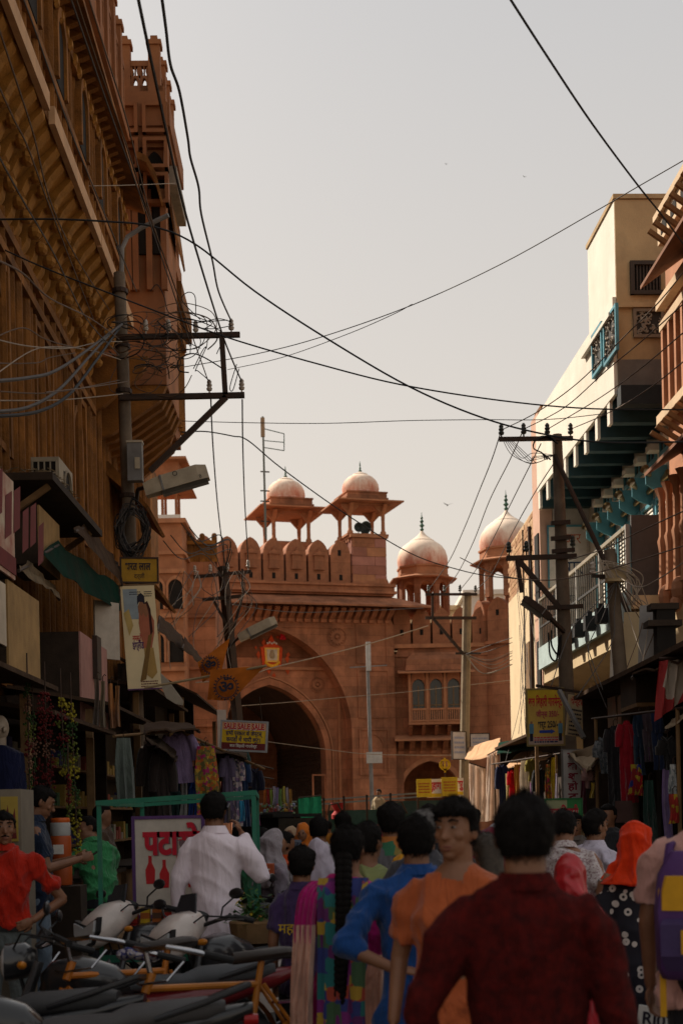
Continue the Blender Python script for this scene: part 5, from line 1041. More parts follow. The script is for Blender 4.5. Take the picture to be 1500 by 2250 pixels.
# ------------------------------------------------------------------ left hand shops under the mansion
SX = -2.75
DARKW = mat('shade_dark_wood', (.035, .022, .014), .9, .4, 5, .3); TIN = mat('rusty_tin', (.075, .048, .032), .92, .35, 6, .3, spec=.05, dirt=.6, dirtcol=(.05, .025, .015)); SACK = mat('dusty_thatch', (.17, .12, .065), .95, .4, 8, .8, dirt=.4)  # the dark wood tone holds the shade of the shop interiors
def shop(label, D0, D1, x1, zr, roofm=TIN, drop=.25):
    t = thing('market_shop', label, 'shop', (x1, D0, 0), 0, 'shops under the mansion'); L = D1-D0; dp = x1+3.9
    MB().box((-dp, .03, .1), (-dp+.08, L-.03, zr-.1)).build('back_wall', DARKW, t)
    for y in (0, L-.08): MB().box((-dp+.08, y, .1), (-.5, y+.08, zr-.1)).build('side_wall', DARKW, t)
    MB().hexa([(-dp, -.05, zr), (.25, -.05, zr-drop), (.25, L-.03, zr-drop), (-dp, L-.03, zr), (-dp, -.05, zr+.04), (.25, -.05, zr-drop+.04), (.25, L-.03, zr-drop+.04), (-dp, L-.03, zr+.04)]).build('roof', roofm, t)
    MB().box((-.75, .15, .1), (-.25, L-.5, .92)).build('counter', WOOD, t); MB().box((-.8, .1, .92), (-.18, L-.45, .97)).build('counter_top', DARKW, t)
    for y in (.05, L-.1): MB().box((-.08, y, 0), (-.0, y+.07, zr-drop-.02)).build('post', WOOD, t)
    for z in (1.3, 1.8, 2.3):
        MB().box((-dp+.08, .15, z), (-dp+.4, L-.15, z+.03)).build('shelf', WOOD, t)
        for k in range(int(L/.24)):
            if random.random() < .75: MB().box((-.09, -.09, 0), (.09, .09, random.uniform(.10, .3))).build('packet', C(*[(.25, .05, .03), (.05, .12, .05), (.3, .2, .04), (.05, .05, .15), (.25, .22, .18)][random.randrange(5)]), t, (-dp+.25, .3+k*.24, z+.03))
    return t
shop('dark garland shop with red and yellow flower strings at its front', 8.2, 12.2, SX, 3.05); shop('dark shop under the pink sign box with a plank counter', 12.3, 15.6, SX-.05, 2.85)
shop('dim shop behind the brown pole beneath the green tarpaulin', 15.7, 19.6, SX-.1, 3.2); shop('narrow dark shop beyond the brown pole under a rusty tin roof', 19.7, 24, SX-.15, 3.75); shop('far dim shop before the orange house under a tin roof', 24.1, 30.5, SX+.0, 4.5, drop=.7)
XP = lambda px, D: at(px, 1400, D).x
def street_box(name, label, px0, px1, X, z0, z1, m, deep=.8, cat='sign', mface=None):
    """box hung on the shop fronts; its long face looks onto the street between two pixel columns"""
    D0 = -X*F/(750-px0); D1_ = -X*F/(750-px1); t = thing(name, label, cat, (X, D0, z0))
    MB().box((-deep, 0, 0), (0, D1_-D0, z1-z0)).build('case', m, t)
    if mface: MB().box((0, .0, 0), (.02, D1_-D0, z1-z0)).build('panel', mface, t)
    return t, D1_-D0, z1-z0
PAINTED = mat('faded_painted_board', (.56, .46, .34), .8, .2, 3, .2, col2=(.30, .07, .05), dirt=.3)
GOLDW = mat('golden_plank', (.36, .22, .085), .85, .3, 3, .4, dirt=.5, dirtcol=(.13, .075, .03), streak=.85); PINKB = mat('pink_board', (.40, .20, .17), .85, .2, 3, .3, dirt=.45, dirtcol=(.22, .12, .09), streak=.7)
t, L, h_ = street_box('sign_box', 'faded red and white painted sign panel hung high over the garland shop', -60, 40, -2.95, 3.85, 4.75, DARKW, .12, mface=PAINTED)
for k in range(7): MB().prism([(0, 0), (.25, .1), (.3, .5), (.05, .4)], (.024, .5+k*.33, .3+.12*(k % 2)), (0, 1, 0), (0, 0, 1), (.001, 0, 0)).build('faded_print', MAROON, t)
MB().box((.021, 0, .04), (.03, L, .2)).build('lower_band', MAROON, t)
t, L, h_ = street_box('sign_box', 'white cloth panel with torn edge hanging under the painted sign', -60, 18, -2.95, 3.2, 3.75, DARKW, .06, mface=mat('soiled_canvas', (.50, .42, .32), .9, .2, 4, .3, dirt=.4, dirtcol=(.3, .17, .1)))
street_box('sign_box', 'golden brown plank box projecting over the garland shop', 22, 91, -2.98, 3.02, 3.83, DARKW, .75, mface=GOLDW)
t, L, h_ = street_box('sign_box', 'pink plank sign box hanging before the dark shop interior', 181, 239, -3.02, 2.80, 3.85, DARKW, .75, mface=PINKB)
MB().box((.021, L*.42, h_*.55), (.08, L*.58, h_*1.05)).build('black_bracket', IRON, t)
board('paper_notice', 'pale paper notice with faint writing next to the pink sign box', 214, 1322, 258, 1448, 18.0, C(.46, .40, .33), .9); 
for q, (a, b, z0, z1) in enumerate(((96, 140, 4.62, 5.05),)): street_box('wall_panel', 'cream plank panel between the sign box and the green tarpaulin', a, b, -3.2, z0-.2, z1, DARKW, .4, 'panel', GOLDW)
# ledge of old boards with the air conditioner
lg = thing('shop_ledge', 'dusty board ledge heaped with straw carrying the air conditioner', 'ledge', (-3.75, 14.4, 5.25))
MB().box((0, 0, 0), (.78, 3.0, .08)).build('board', DARKW, lg); st = MB()
for k in range(260): x, y = random.uniform(.0, .76), random.uniform(.0, 1.4); a = random.uniform(0, 6); st.bar((x, y, .09+random.uniform(0, .07)), (x+.09*cos(a), y+.09*sin(a), .09+random.uniform(0, .05)), .008)
stuff(st.build('straw', SACK, lg))
for y in (.2, 2.6): MB().bar((0, y, -.5), (.7, y, -.02), .06).build('strut', WOOD, lg)
q = at(86, 1110, 16.6)
ac = thing('air_conditioner', 'beige outdoor air conditioner unit with grille on the board ledge', 'air conditioner', (q.x, 16.2, q.z-.05))
bw = (143-86)/F*16.4; bhh = .53
MB().box((0, 0, 0), (bw+.02, .82, bhh)).build('case', C(.30, .25, .18, .6), ac); MB().box((.02, -.006, .05), (bw-.01, -.001, bhh-.04)).build('coil', DARK, ac)
for k in range(5): MB().box((.02+k*(bw-.03)/4-.008, -.02, .05), (.02+k*(bw-.03)/4+.008, -.004, bhh-.04)).build('grille_bar', C(.30, .25, .18, .6), ac)
for k in range(4): MB().box((.012, -.018, .05+k*(bhh-.1)/3-.008), (bw, -.005, .05+k*(bhh-.1)/3+.008)).build('grille_bar', C(.30, .25, .18, .6), ac)
MB().loft([[(bw+.02+x, .45+r*cos(2*pi*j/20), .26+r*sin(2*pi*j/20)) for j in range(20)] for r, x in ((.21, .0), (.21, .02), (.19, .03), (.18, .005))], cap=False).build('fan_ring', C(.22, .18, .13), ac); MB().box((bw+.02, .27, .1), (bw+.025, .63, .43)).build('fan_opening', DARK, ac)
# awnings and loose roofing
def awning(label, pts, m, name='awning', th=.02, sag=.0):
    """pts: four (px,py,D) corners, near edge first pair"""
    P = [at(*p) for p in pts]; t = thing(name, label, 'awning', P[0]); nx, ny = 8, 4; V = []
    for i in range(nx+1):
        for j in range(ny+1):
            u, v = i/nx, j/ny; p = (P[0]*(1-u)+P[1]*u)*(1-v) + (P[3]*(1-u)+P[2]*u)*v - P[0]; p.z -= sag*sin(pi*u)*sin(pi*(v*.8+.2)) + random.uniform(-.03, .03); p.x += random.uniform(-.02, .02); V.append(p)
    Fq = [(i*(ny+1)+j, (i+1)*(ny+1)+j, (i+1)*(ny+1)+j+1, i*(ny+1)+j+1) for i in range(nx) for j in range(ny)]
    V2 = [v - Vector((0, 0, th)) for v in V]; n = len(V); o = MB(); o.add(V+V2, Fq + [tuple(n+k for k in f[::-1]) for f in Fq])
    rim = [i*(ny+1) for i in range(nx+1)] + [nx*(ny+1)+j for j in range(1, ny+1)] + [i*(ny+1)+ny for i in range(nx-1, -1, -1)] + [j for j in range(ny-1, 0, -1)]
    o.f += [(rim[k], rim[(k+1) % len(rim)], n+rim[(k+1) % len(rim)], n+rim[k]) for k in range(len(rim))]; o.m += [0]*len(rim)
    o.build('sheet', m, t, smooth=50)
    for a, b in ((P[0], P[3]), (P[1], P[2])): MB().tube([a-P[0]-Vector((0, 0, .04)), b-P[0]-Vector((0, 0, .04))], .018, 5).build('support', IRON, t)
    return t
GRT = mat('green_tarpaulin', (.007, .032, .022), .95, .3, 4, .3, spec=.03, dirt=.5)
awning('dark green tarpaulin sloping out over the shops by the pole', ((88, 1212, 13.8), (262, 1335, 18.8), (262, 1290, 19.2), (128, 1190, 15.5)), GRT, sag=.1)
awning('buckled tin sheet over the shop fronts near the pole', ((165, 1160, 15.5), (268, 1280, 19.3), (262, 1240, 20), (190, 1150, 17)), TIN)
awning('old thatch fringe along the shop eave beside the golden box', ((40, 1245, 12.6), (130, 1310, 15.4), (120, 1290, 15.8), (60, 1235, 13.4)), SACK)
awning('slanting tin hood beside the hanging film poster', ((345, 1385, 21), (402, 1425, 23), (398, 1395, 24.5), (350, 1350, 22.5)), TIN)
awning('flat tin roof of the clothes stall behind the fireworks cart', ((318, 1605, 15.8), (438, 1602, 16.2), (420, 1590, 18.5), (320, 1588, 18.5)), TIN)
awning('second tin roof of the clothes stall toward the gate', ((425, 1645, 17.0), (540, 1662, 17.6), (540, 1655, 20.5), (430, 1632, 20)), TIN)
awning('brown canvas roof curving down over hung coats', ((318, 1625, 15.6), (385, 1665, 16.0), (390, 1650, 17.5), (330, 1612, 17)), mat('brown_canvas', (.05, .032, .02), .9, .3, 4, .3), sag=-.05)
awning('small dark roof hatch above the om flags', ((400, 1420, 22), (455, 1470, 24), (440, 1440, 25), (405, 1400, 23)), TIN)
for i, (x, y, w_, h_, D) in enumerate(((372, 1520, 40, 60, 19),)):
    t = thing('cloth_sack', 'pale empty sack slung beside the foot of the film poster', 'sack', at(352, 1478, D)); P = [(0, 0), (.10, -.10), (.24, -.30), (.31, -.40), (.30, -.46), (.20, -.44), (.08, -.36), (.02, -.22)]
    MB().prism(P, (0, 0, 0), (1, 0, 0), (0, 0, 1), (0, .06, 0)).build('cloth', C(.36, .31, .24), t)
# film poster on its cloth banner, and the yellow board above
t, wd, ht = board('film_poster', 'tall cream film poster banner with embracing couple hung on the brown pole', 274, 1287, 346, 1516, 19.4, mat('poster_cream', (.74, .60, .36), .8, .12, 2, .1, dirt=.3, dirtcol=(.42, .33, .12)), .25, .02, cat='poster', roll=-.055)
patch(t, -wd/2+.03, ht*.18, -wd*.02, ht*.47, C(.28, .33, .36), nm='sky_print')
SKN = C(.28, .12, .06); 
def flat(t, pts, m, y, nm): return MB().add([(x*wd, y, z*ht) for x, z in pts], [tuple(range(len(pts)))]).build(nm, m, t)
flat(t, [(.00, .26), (-.04, .14), (.00, .02), (.06, -.10), (.30, -.10), (.40, .04), (.42, .16), (.32, .24)], C(.42, .13, .07), -.005, 'figure_print'); flat(t, [(-.03, .30), (-.02, .24), (.06, .205), (.15, .25), (.16, .33), (.06, .36)], SKN, -.006, 'figure_print'); flat(t, [(-.04, .31), (-.03, .40), (.08, .43), (.18, .40), (.19, .30), (.12, .34), (.02, .345)], INK, -.007, 'figure_print'); flat(t, [(.14, .30), (.13, .22), (.20, .19), (.27, .23), (.27, .31), (.20, .335)], SKN, -.0072, 'figure_print'); flat(t, [(.16, .33), (.26, .35), (.34, .27), (.36, .05), (.28, .02), (.27, .24), (.22, .32)], C(.05, .015, .01), -.0076, 'figure_print')
flat(t, [(.22, .02), (.34, .04), (.06, -.40), (-.12, -.42)], C(.20, .11, .03), -.0062, 'figure_print'); flat(t, [(.06, -.10), (.34, -.1), (.40, -.34), (.24, -.40), (.10, -.36)], C(.42, .26, .08), -.0052, 'figure_print'); flat(t, [(-.46, .24), (-.30, .28), (-.20, .12), (-.34, .02)], C(.5, .35, .12), -.005, 'figure_print')
letter(t, 'नमस्ते', -wd*.12, -ht*.005, wd*.26, .09, RED, bold=.02); letter(t, 'इंग्लैंड', -wd*.10, -ht*.075, wd*.34, .11, PURP, bold=.03); lines(t, -wd*.1, wd*.4, -ht*.42, 3, .035, MAROON); lines(t, -wd*.25, wd*.1, ht*.44, 2, .03, INK); lines(t, wd*.18, wd*.42, ht*.44, 3, .03, INK)
patch(t, -wd/2, -ht/2, wd/2, -ht/2+.02, PURP, nm='hem_print'); MB().tube([(-wd/2-.02, .01, ht/2+.01), (wd/2+.02, .01, ht/2+.01)], .015).build('batten', WOOD, t)
t, wd, ht = board('shop_sign', 'yellow ochre sign with black lettering just above the film poster', 268, 1228, 344, 1278, 19.6, C(.42, .23, .02, dirt=.4), .15, .02, IRON); letter(t, 'भरत लाल', -.02, .05, wd*.72, .12, INK, bold=.03); letter(t, 'दर्जी', .0, -.09, wd*.3, .07, INK)
# om flags on their staff
def om_flag(label, P, D, om, s):
    o0 = at(P[0][0], P[0][1], D); t = thing('om_flag', label, 'flag', o0, 0, 'orange om flags'); Q = [at(px, py, D) - o0 for px, py in P]; n = 12; mb = MB(); V = []
    for i in range(n+1):
        u = i/n
        for j in range(n+1):
            v = j/n; a = Q[0]*(1-u)+Q[1]*u; b = Q[2]*(1-u)+Q[1]*u if len(Q) == 3 else Q[3]*(1-u)+Q[2]*u; p = a*(1-v)+b*v; p = p + Vector((0, .05*sin(u*9+v*3)*(v*.8+.2), 0)); V.append(p)
    Fq = [(i*(n+1)+j, (i+1)*(n+1)+j, (i+1)*(n+1)+j+1, i*(n+1)+j+1) for i in range(n) for j in range(n)]; N = len(V)
    mb.add(V+[v+Vector((0, .006, 0)) for v in V], Fq+[tuple(N+k for k in f[::-1]) for f in Fq]); mb.build('cloth', mat('flag_orange', (.50, .14, .012), .85, .3, 4, .3, trans=.25), t, smooth=True)
    c = at(om[0], om[1], D-.09) - o0; put('lettering', text_mesh('ॐ', .30*s, INK, bold=.006), t, c, (pi/2, 0, 0)); r = .19*s; k = MB()
    k.loft([[(c.x+rr*cos(2*pi*j/28), c.y, c.z+rr*sin(2*pi*j/28)) for j in range(28)] for rr in (r, r*.92)], cap=False)
    for j in range(22): a = 2*pi*j/22; k.add([(c.x+r*1.04*cos(a-.1), c.y, c.z+r*1.04*sin(a-.1)), (c.x+r*1.04*cos(a+.1), c.y, c.z+r*1.04*sin(a+.1)), (c.x+r*1.28*cos(a), c.y, c.z+r*1.28*sin(a))], [(0, 1, 2)])
    k.build('sun_emblem', INK, t); return t
om_flag('larger orange flag with black om in a sun ring, over the sale sign', [(462, 1472), (582, 1463), (510, 1540), (455, 1538)], 16.0, (497, 1511), .66); om_flag('smaller folded orange flag with om emblem behind the larger flag', [(505, 1402), (486, 1476), (446, 1500), (434, 1455)], 16.4, (462, 1461), .5)
st = thing('flag_staff', 'thin slanting bamboo staff carrying the orange om flags', 'staff', at(318, 1512, 16.2)); MB().tube([(0, 0, 0), at(585, 1463, 15.98)-at(318, 1512, 16.2)], .016, 6).build('rod', C(.30, .22, .12), st)
# sale sign
t, wd, ht = board('sale_sign', 'yellow and maroon sale sign hanging over the clothes stall', 487, 1588, 584, 1648, 18.0, YEL, -.12, .03, C(.3, .3, .3), roll=.07)
patch(t, -wd/2, -ht/2, wd/2, -ht*.25, MAROON); patch(t, -wd/2, ht*.22, wd/2, ht/2, C(.62, .30, .14)); letter(t, 'SALE SALE SALE', 0, ht*.34, wd*.92, .085, RED, -.006, .04); letter(t, 'SALE SALE SALE', .004, ht*.335, wd*.93, .095, WHT, -.0045, .06); letter(t, 'सभी प्रकार के जेन्टस्', 0, ht*.09, wd*.84, .062, NAVY, bold=.02); letter(t, 'कपडों में भारी छूट।', 0, -ht*.14, wd*.78, .065, NAVY, bold=.02); letter(t, 'बज िबहारी गारमेन्ट', 0, -ht*.37, wd*.62, .042, WHT, -.005, bold=.02)
for s_ in (-1, 1): MB().tube([(s_*wd*.4, .01, ht/2), (s_*wd*.3, .05, ht/2+.35)], .006, 4).build('hanging_wire', IRON, t)
board('paper_notice', 'pale torn poster strip behind the sale sign', 478, 1560, 497, 1648, 19.0, C(.5, .4, .33), .3)
# left stall clothing
P_SAR = pmat('saree_print', [(.42, .25, .03), (.30, .02, .10), (.22, .16, .03), (.40, .10, .02), (.12, .10, .03)], 26); P_PAI = pmat('pale_print', [(.35, .28, .30), (.20, .12, .22), (.45, .38, .36), (.10, .10, .16)], 30)
G_ = [('lavender cotton shirt hung at the front of the clothes stall', 392, 1612, 78, 108, 16.9, cloth(.26, .19, .34), 'shirt', 0), ('grey green cloth hanging beside the brown pole above the cart', 271, 1622, 46, 150, 15.2, cloth(.10, .12, .105), 'scarf', .3), ('dark brown coat hanging under the stall roof, nearest the pole', 330, 1640, 46, 160, 16.4, cloth(.035, .026, .022), 'shirt', .2), ('black brown coat hanging under the stall roof beside the lavender shirt', 357, 1652, 44, 160, 16.2, cloth(.028, .02, .018), 'shirt', .2), ('patterned gold and magenta saree draped on the stall', 452, 1640, 58, 160, 16.8, P_SAR, 'saree', .2), ('royal blue trousers hanging below the lavender shirt', 424, 1700, 26, 98, 17.2, cloth(.015, .05, .22), 'trousers', 0), ('whitish narrow cloth strip beside the blue trousers', 404, 1712, 16, 90, 17.1, cloth(.32, .32, .32), 'scarf', 0), ('orange tan scarf between lavender shirt and saree', 420, 1616, 14, 70, 17.4, cloth(.36, .14, .06), 'scarf', 0), ('purple grey kurta next to the gold saree', 498, 1660, 26, 150, 17.6, cloth(.11, .085, .14), 'kurta', .2), ('pale printed kurta in the middle of the stall rail', 520, 1668, 24, 150, 17.8, P_PAI, 'kurta', .2), ('deep blue kurta beside the pale printed one', 536, 1675, 20, 140, 18.0, cloth(.02, .04, .10), 'kurta', .2), ('navy black shirt at the end of the stall rail', 558, 1690, 30, 85, 18.4, cloth(.014, .014, .03), 'shirt', .3), ('magenta cloth under the navy shirt at the rail end', 562, 1752, 18, 62, 18.6, cloth(.30, .015, .16), 'scarf', .2), ('turquoise scarf showing low behind the cart rail', 530, 1760, 14, 46, 17.2, cloth(.03, .22, .38), 'scarf', 0), ('dull olive shirt deep in the stall', 470, 1668, 30, 90, 18.8, cloth(.09, .08, .03), 'shirt', .1), ('dark teal frock deep under the tin roof', 380, 1735, 26, 80, 17.6, cloth(.03, .06, .06), 'kurta', .1)]
for lb, px, py, w_, h_, D, m_, k_, yw in G_: garment(lb, px, py, w_, h_, D, m_, k_, yw, 'clothes on the stall behind the cart')
for k in range(12):
    c = [(.05, .03, .03), (.03, .04, .06), (.10, .04, .02), (.06, .055, .04), (.09, .02, .035), (.02, .05, .045)][k % 6]
    garment(('dusky', 'slate', 'rust', 'khaki', 'wine', 'bottle green')[k % 6] + (' shirt in the dim depth of the stall, upper row' if k < 6 else ' cloth in the dim depth of the stall, lower row'), 335+k % 6*38+(12 if k > 5 else 0), 1632+(k//6)*66+k % 3*6, 34, 78, 19.2, cloth(*c), 'shirt' if k < 6 else 'scarf', .1, 'clothes on the stall behind the cart')
for k, (px, c) in enumerate(((212, (.10, .07, .05)), (226, (.16, .12, .07)), (243, (.32, .13, .04)), (258, (.20, .09, .03)))): garment(('brown', 'straw', 'bright rust', 'dark tan')[k]+' cloth roll hanging in the shop under the pink sign box', px, 1492+k*5, 13, 108-k*6, 15.2, cloth(*c), 'scarf', .2, 'cloth rolls in the shop')
rail = thing('clothes_rail', 'long pole rail carrying the clothes behind the fireworks cart', 'rail', at(250, 1618, 15.2)); MB().tube([(0, 0, 0), at(392, 1606, 16.9)-at(250, 1618, 15.2), at(580, 1690, 18.8)-at(250, 1618, 15.2)], .018, 6).build('rod', WOOD, rail)
for i in range(3): MB().tube([at(520+i*8, 1670+i*30, 18.0)-at(250, 1618, 15.2), at(600, 1690+i*22, 19.5)-at(250, 1618, 15.2)], .012, 5).build('peg_rod', IRON, rail)
for i, c in enumerate(((.45, .13, .02), (.30, .02, .02), (.25, .32, .06), (.40, .36, .45), (.28, .22, .42), (.20, .35, .10), (.45, .40, .08), (.38, .34, .40), (.42, .22, .05))):
    garment('%s strip of small goods on the far trinket rack' % ('orange', 'dark red', 'lime', 'white', 'lilac', 'green', 'yellow', 'pearl', 'amber')[i], 581+i*7, 1728+(i % 3)*3, 8, 42, 26, cloth(*c), 'scarf', 0, 'goods on the trinket rack')
rk = thing('trinket_heap', 'glittering heap of small packets on the far trinket stall', 'goods', at(600, 1810, 26)); mb = MB(); cols = [C(.4, .3, .3, .4), C(.45, .25, .05, .4), C(.2, .25, .4, .4), C(.45, .1, .1, .4), C(.2, .3, .15, .4)]
for k in range(170): mb.ball((random.uniform(-.22, .42), random.uniform(-.2, .2), random.uniform(-.1, .36)), random.uniform(.018, .04), 5, 3, mat=random.randrange(5))
stuff(mb.build('packets', cols, rk)); MB().box((-.3, -.3, -1.4), (.5, .3, -.1)).build('table', WOOD, rk)
# garlands of the flower shop
FLR = [C(.10, .006, .006), C(.23, .19, .012), C(.02, .05, .009), C(.085, .105, .014), C(.15, .07, .045)]
def garland(label, px, y0, y1, wpx, D, bands, sway=.0):
    p = at(px, y0, D); t = thing('garland', label, 'garland', p, 0, 'garlands at the flower shop'); L = (y1-y0)/F*D; W_ = wpx/F*D/2; mb = MB(); rnd = random.Random(px); n = int(L/.0062*max(1, W_/.04))
    for k in range(n):
        u = rnd.random(); a = rnd.uniform(0, 2*pi); r = W_*sqrt(rnd.random())*(.5+min(.5, u*4)); c = bands[min(len(bands)-1, int(u*len(bands)+rnd.uniform(-.15, .15)))]
        mb.ball((r*cos(a)+sway*u, r*sin(a)*.8, -u*L), rnd.uniform(.007, .0135), 5, 3, mat=c)
    stuff(mb.build('flowers', FLR, t)); MB().tube([(0, 0, .25), (0, 0, 0), (sway, 0, -L)], .006, 4).build('string', IRON, t)
garland('slim green and brown garland, first from the shop corner', 60, 1500, 1790, 20, 11.6, [2, 4, 2, 3, 0, 4, 2, 3, 2]); garland('thick dark red tinsel garland', 99, 1520, 1735, 42, 11.4, [0, 0, 0, 4, 0, 0]); garland('short garland in red and lemon yellow', 134, 1535, 1715, 32, 11.3, [1, 0, 3, 0, 2, 3, 1], .02); garland('long lemon and green garland nearest the water jugs', 156, 1545, 1880, 26, 11.2, [1, 2, 3, 1, 2, 3, 1, 1], .03); garland('thin crimson garland behind the long lemon one', 150, 1700, 1800, 12, 11.1, [0, 0, 3])
garland('thin green garland with pink ends beside the first', 72, 1560, 1760, 12, 11.8, [2, 3, 4, 2, 0, 2])
wc = thing('water_cooler', 'orange and white stacked insulated water jugs on the shop step', 'water cooler', at(135, 1945, 10.9)); wc.scale = (.68, .68, .62)
z0 = 0
for k, (m1, h_, r_) in enumerate(((C(.36, .065, .010, .5), .27, .13), (C(.44, .42, .38, .5), .06, .125), (C(.36, .065, .010, .5), .30, .125), (C(.34, .34, .33, .5), .17, .12), (C(.50, .09, .012, .4), .06, .115))):
    MB().lathe([(r_*.96, 0), (r_, .02), (r_, h_-.02), (r_*.93, h_)], n=18).build(('lower_jug', 'rim', 'upper_jug', 'white_band', 'lid')[k], m1, wc, (0, 0, z0), smooth=True); z0 += h_+.001
MB().tube([(0, -.13, .08), (0, -.19, .08), (0, -.19, .04)], .015).build('tap', CHROME, wc); MB().box((-.06, -.135, .4), (.06, -.124, .52)).build('sticker', WHT, wc); MB().box((-.26, -.2, -1.75), (.26, .2, -.01)).build('stand', DARKW, wc)
t = thing('display_case', 'white framed case with yellow panel at the garland shop corner', 'display case', at(10, 1850, 9.6)); h_ = 115/F*9.6
MB().box((-.3, 0, -1.3), (.12, .4, h_)).build('case', C(.20, .17, .13), t); MB().box((-.02, -.012, .0), (.10, -.002, h_*.86)).build('panel', C(.36, .26, .05), t); MB().prism([(-.0, .02), (.03, h_*.7), (.05, h_*.3), (.08, h_*.65), (.09, .02)], (0, -.014, 0), (1, 0, 0), (0, 0, 1), (0, -.001, 0)).build('print', MAROON, t)
t = thing('mannequin_head', 'pale mannequin head on a dark blue garment high in the shop', 'mannequin', at(0, 1600, 11.6)); MB().ball((0, 0, 0), (.075, .09, .11), 14, 10).ball((.055, -.07, -.02), (.02, .03, .03), 8, 6).tube([(0, 0, -.08), (0, 0, -.2)], .05, 10).build('head', C(.42, .34, .26, .4), t, smooth=True); MB().loft([[(rx*cos(2*pi*j/14), .12*sin(2*pi*j/14), z) for j in range(14)] for rx, z in ((.06, -.15), (.2, -.22), (.22, -.5), (.2, -.8))]).build('garment', cloth(.012, .015, .05), t, smooth=True)
# ------------------------------------------------------------------ right hand market
CANV = mat('faded_canvas', (.46, .37, .25), .92, .25, 4, .4, dirt=.4, dirtcol=(.26, .17, .1), trans=.12); PEACH = mat('peach_canvas', (.60, .36, .20), .9, .2, 4, .3, trans=.15)
awning('peach canvas rim over the sunlit stalls by the slim pole', ((1022, 1668, 33), (1095, 1655, 30.5), (1100, 1622, 31.5), (1030, 1640, 34)), PEACH, sag=.05); awning('green edged plank roof over the sunlit stall', ((1092, 1655, 29.3), (1200, 1636, 25.6), (1205, 1612, 27), (1095, 1632, 31)), GRT); awning('bright canvas awning over the sunlit hanging clothes', ((1110, 1684, 28.6), (1200, 1668, 25.4), (1240, 1640, 26.0), (1140, 1652, 30)), PEACH, sag=.06)
awning('torn grey canvas hanging from the vertical sign to the shaded stall', ((1248, 1648, 17.2), (1335, 1610, 15.4), (1330, 1690, 15.2), (1290, 1688, 16.8)), CANV, sag=.12); awning('torn canvas flap drooping to a point under the grey canvas', ((1250, 1655, 17), (1320, 1650, 15.6), (1300, 1680, 15.4), (1287, 1692, 16)), CANV, sag=.1)
awning('black tin roof above the shaded clothes stall', ((1388, 1482, 13.8), (1530, 1440, 12.4), (1530, 1452, 15), (1400, 1470, 17)), TIN); awning('long dark plank canopy between the yellow sign and the black roof', ((1285, 1535, 18.6), (1395, 1478, 15.8), (1400, 1472, 16.6), (1300, 1524, 19.5)), WOOD)
awning('white cotton canopy edge with ragged fringe at the border of the view', ((1462, 1600, 13.2), (1540, 1560, 11.8), (1540, 1570, 13), (1480, 1580, 14)), CANV, sag=-.05)
cg = thing('corrugated_panel', 'sunlit corrugated shutter panel above the torn canvas', 'panel', at(1287, 1620, 19.0)); dx = at(1365, 1590, 17.4)-at(1287, 1620, 19.0); hh_ = .58; mb = MB(); n = 30
for i in range(n): a = dx*(i/n); b = dx*((i+1)/n); y = -.03*(i % 2); y2 = -.03*((i+1) % 2); mb.add([a+Vector((y, 0, 0)), b+Vector((y2, 0, 0)), b+Vector((y2, 0, hh_)), a+Vector((y, 0, hh_))], [(0, 1, 2, 3)])
mb.build('corrugated_sheet', mat('pale_corrugated', (.50, .46, .42), .6, .2, 5, .1, col2=(.55, .30, .22), dirt=.3), cg); MB().bar((0, 0, hh_+.02), dx+Vector((0, 0, hh_+.02)), .05).build('top_rail', WOOD, cg)
bx_ = thing('hoarding_box', 'dark plank box hoarding beside the red and white cloth', 'hoarding', at(1397, 1545, 14.6)); MB().box((0, 0, 0), (.24, .8, .36)).build('case', DARKW, bx_); MB().box((.0, -.03, -.04), (.26, .8, 0)).build('ledge', WOOD, bx_)
# pale boxy housings under the balcony, in half sun
for (a, b, y0, y1, D, m_, lb) in ((1342, 1368, 1370, 1500, 18.2, WHITE, 'white sunlit board under the balcony behind the short pole'), (1370, 1404, 1345, 1500, 17.9, CREAM, 'cream sunlit board next to the white one under the balcony'), (1405, 1445, 1330, 1482, 16.6, C(.30, .29, .28), 'grey slanted board beside the dark post under the grey screen')):
    t, wd, ht = board('hoarding', lb, a, y0, b, y1, D, m_, -.5, .06, cat='hoarding', roll=.05)
dp = thing('dark_post', 'thick black wooden post under the carved pink house', 'post', at(1465, 1480, 16.2)); MB().box((-.13, -.1, -2.3), (.09, .1, .75)).build('shaft', DARK, dp); MB().box((-.24, -.14, .55), (.16, .14, .62)).box((-.2, -.12, .75), (.13, .12, .82)).build('capital', DARKW, dp)
# signs of the right market
t, wd, ht = board('shop_sign', 'large yellow garment shop sign with prices and blue arrow', 1160, 1516, 1236, 1636, 19.0, C(.52, .33, .07, .8), -.05, .03, C(.25, .18, .06))
patch(t, -wd/2, ht*.28, wd/2, ht/2, C(.52, .34, .02)); patch(t, -wd/2, -ht/2, wd/2, -ht*.36, C(.42, .30, .24), -.0032)
letter(t, 'बज िबहारी गारमेन्ट', 0, ht*.27, wd*.97, .135, RED, -.005, .035); letter(t, 'जीन्स 350/-', .03, ht*.05, wd*.66, .09, C(.36, .02, .07), -.005, .02); letter(t, 'शर्ट 250/-', .03, -ht*.14, wd*.58, .10, INK, -.005, .03)
MB().add([(-.09, -.005, -ht*.29), (.07, -.005, -ht*.29), (.07, -.005, -ht*.31), (.13, -.005, -ht*.265), (.07, -.005, -ht*.22), (.07, -.005, -ht*.24), (-.09, -.005, -ht*.24)], [tuple(range(7))]).build('arrow_print', C(.03, .06, .30), t); lines(t, -.16, .18, -ht*.37, 2, .035, RED, -.005, 3); lines(t, -.16, .18, -ht*.45, 1, .05, NAVY, -.005, 4)
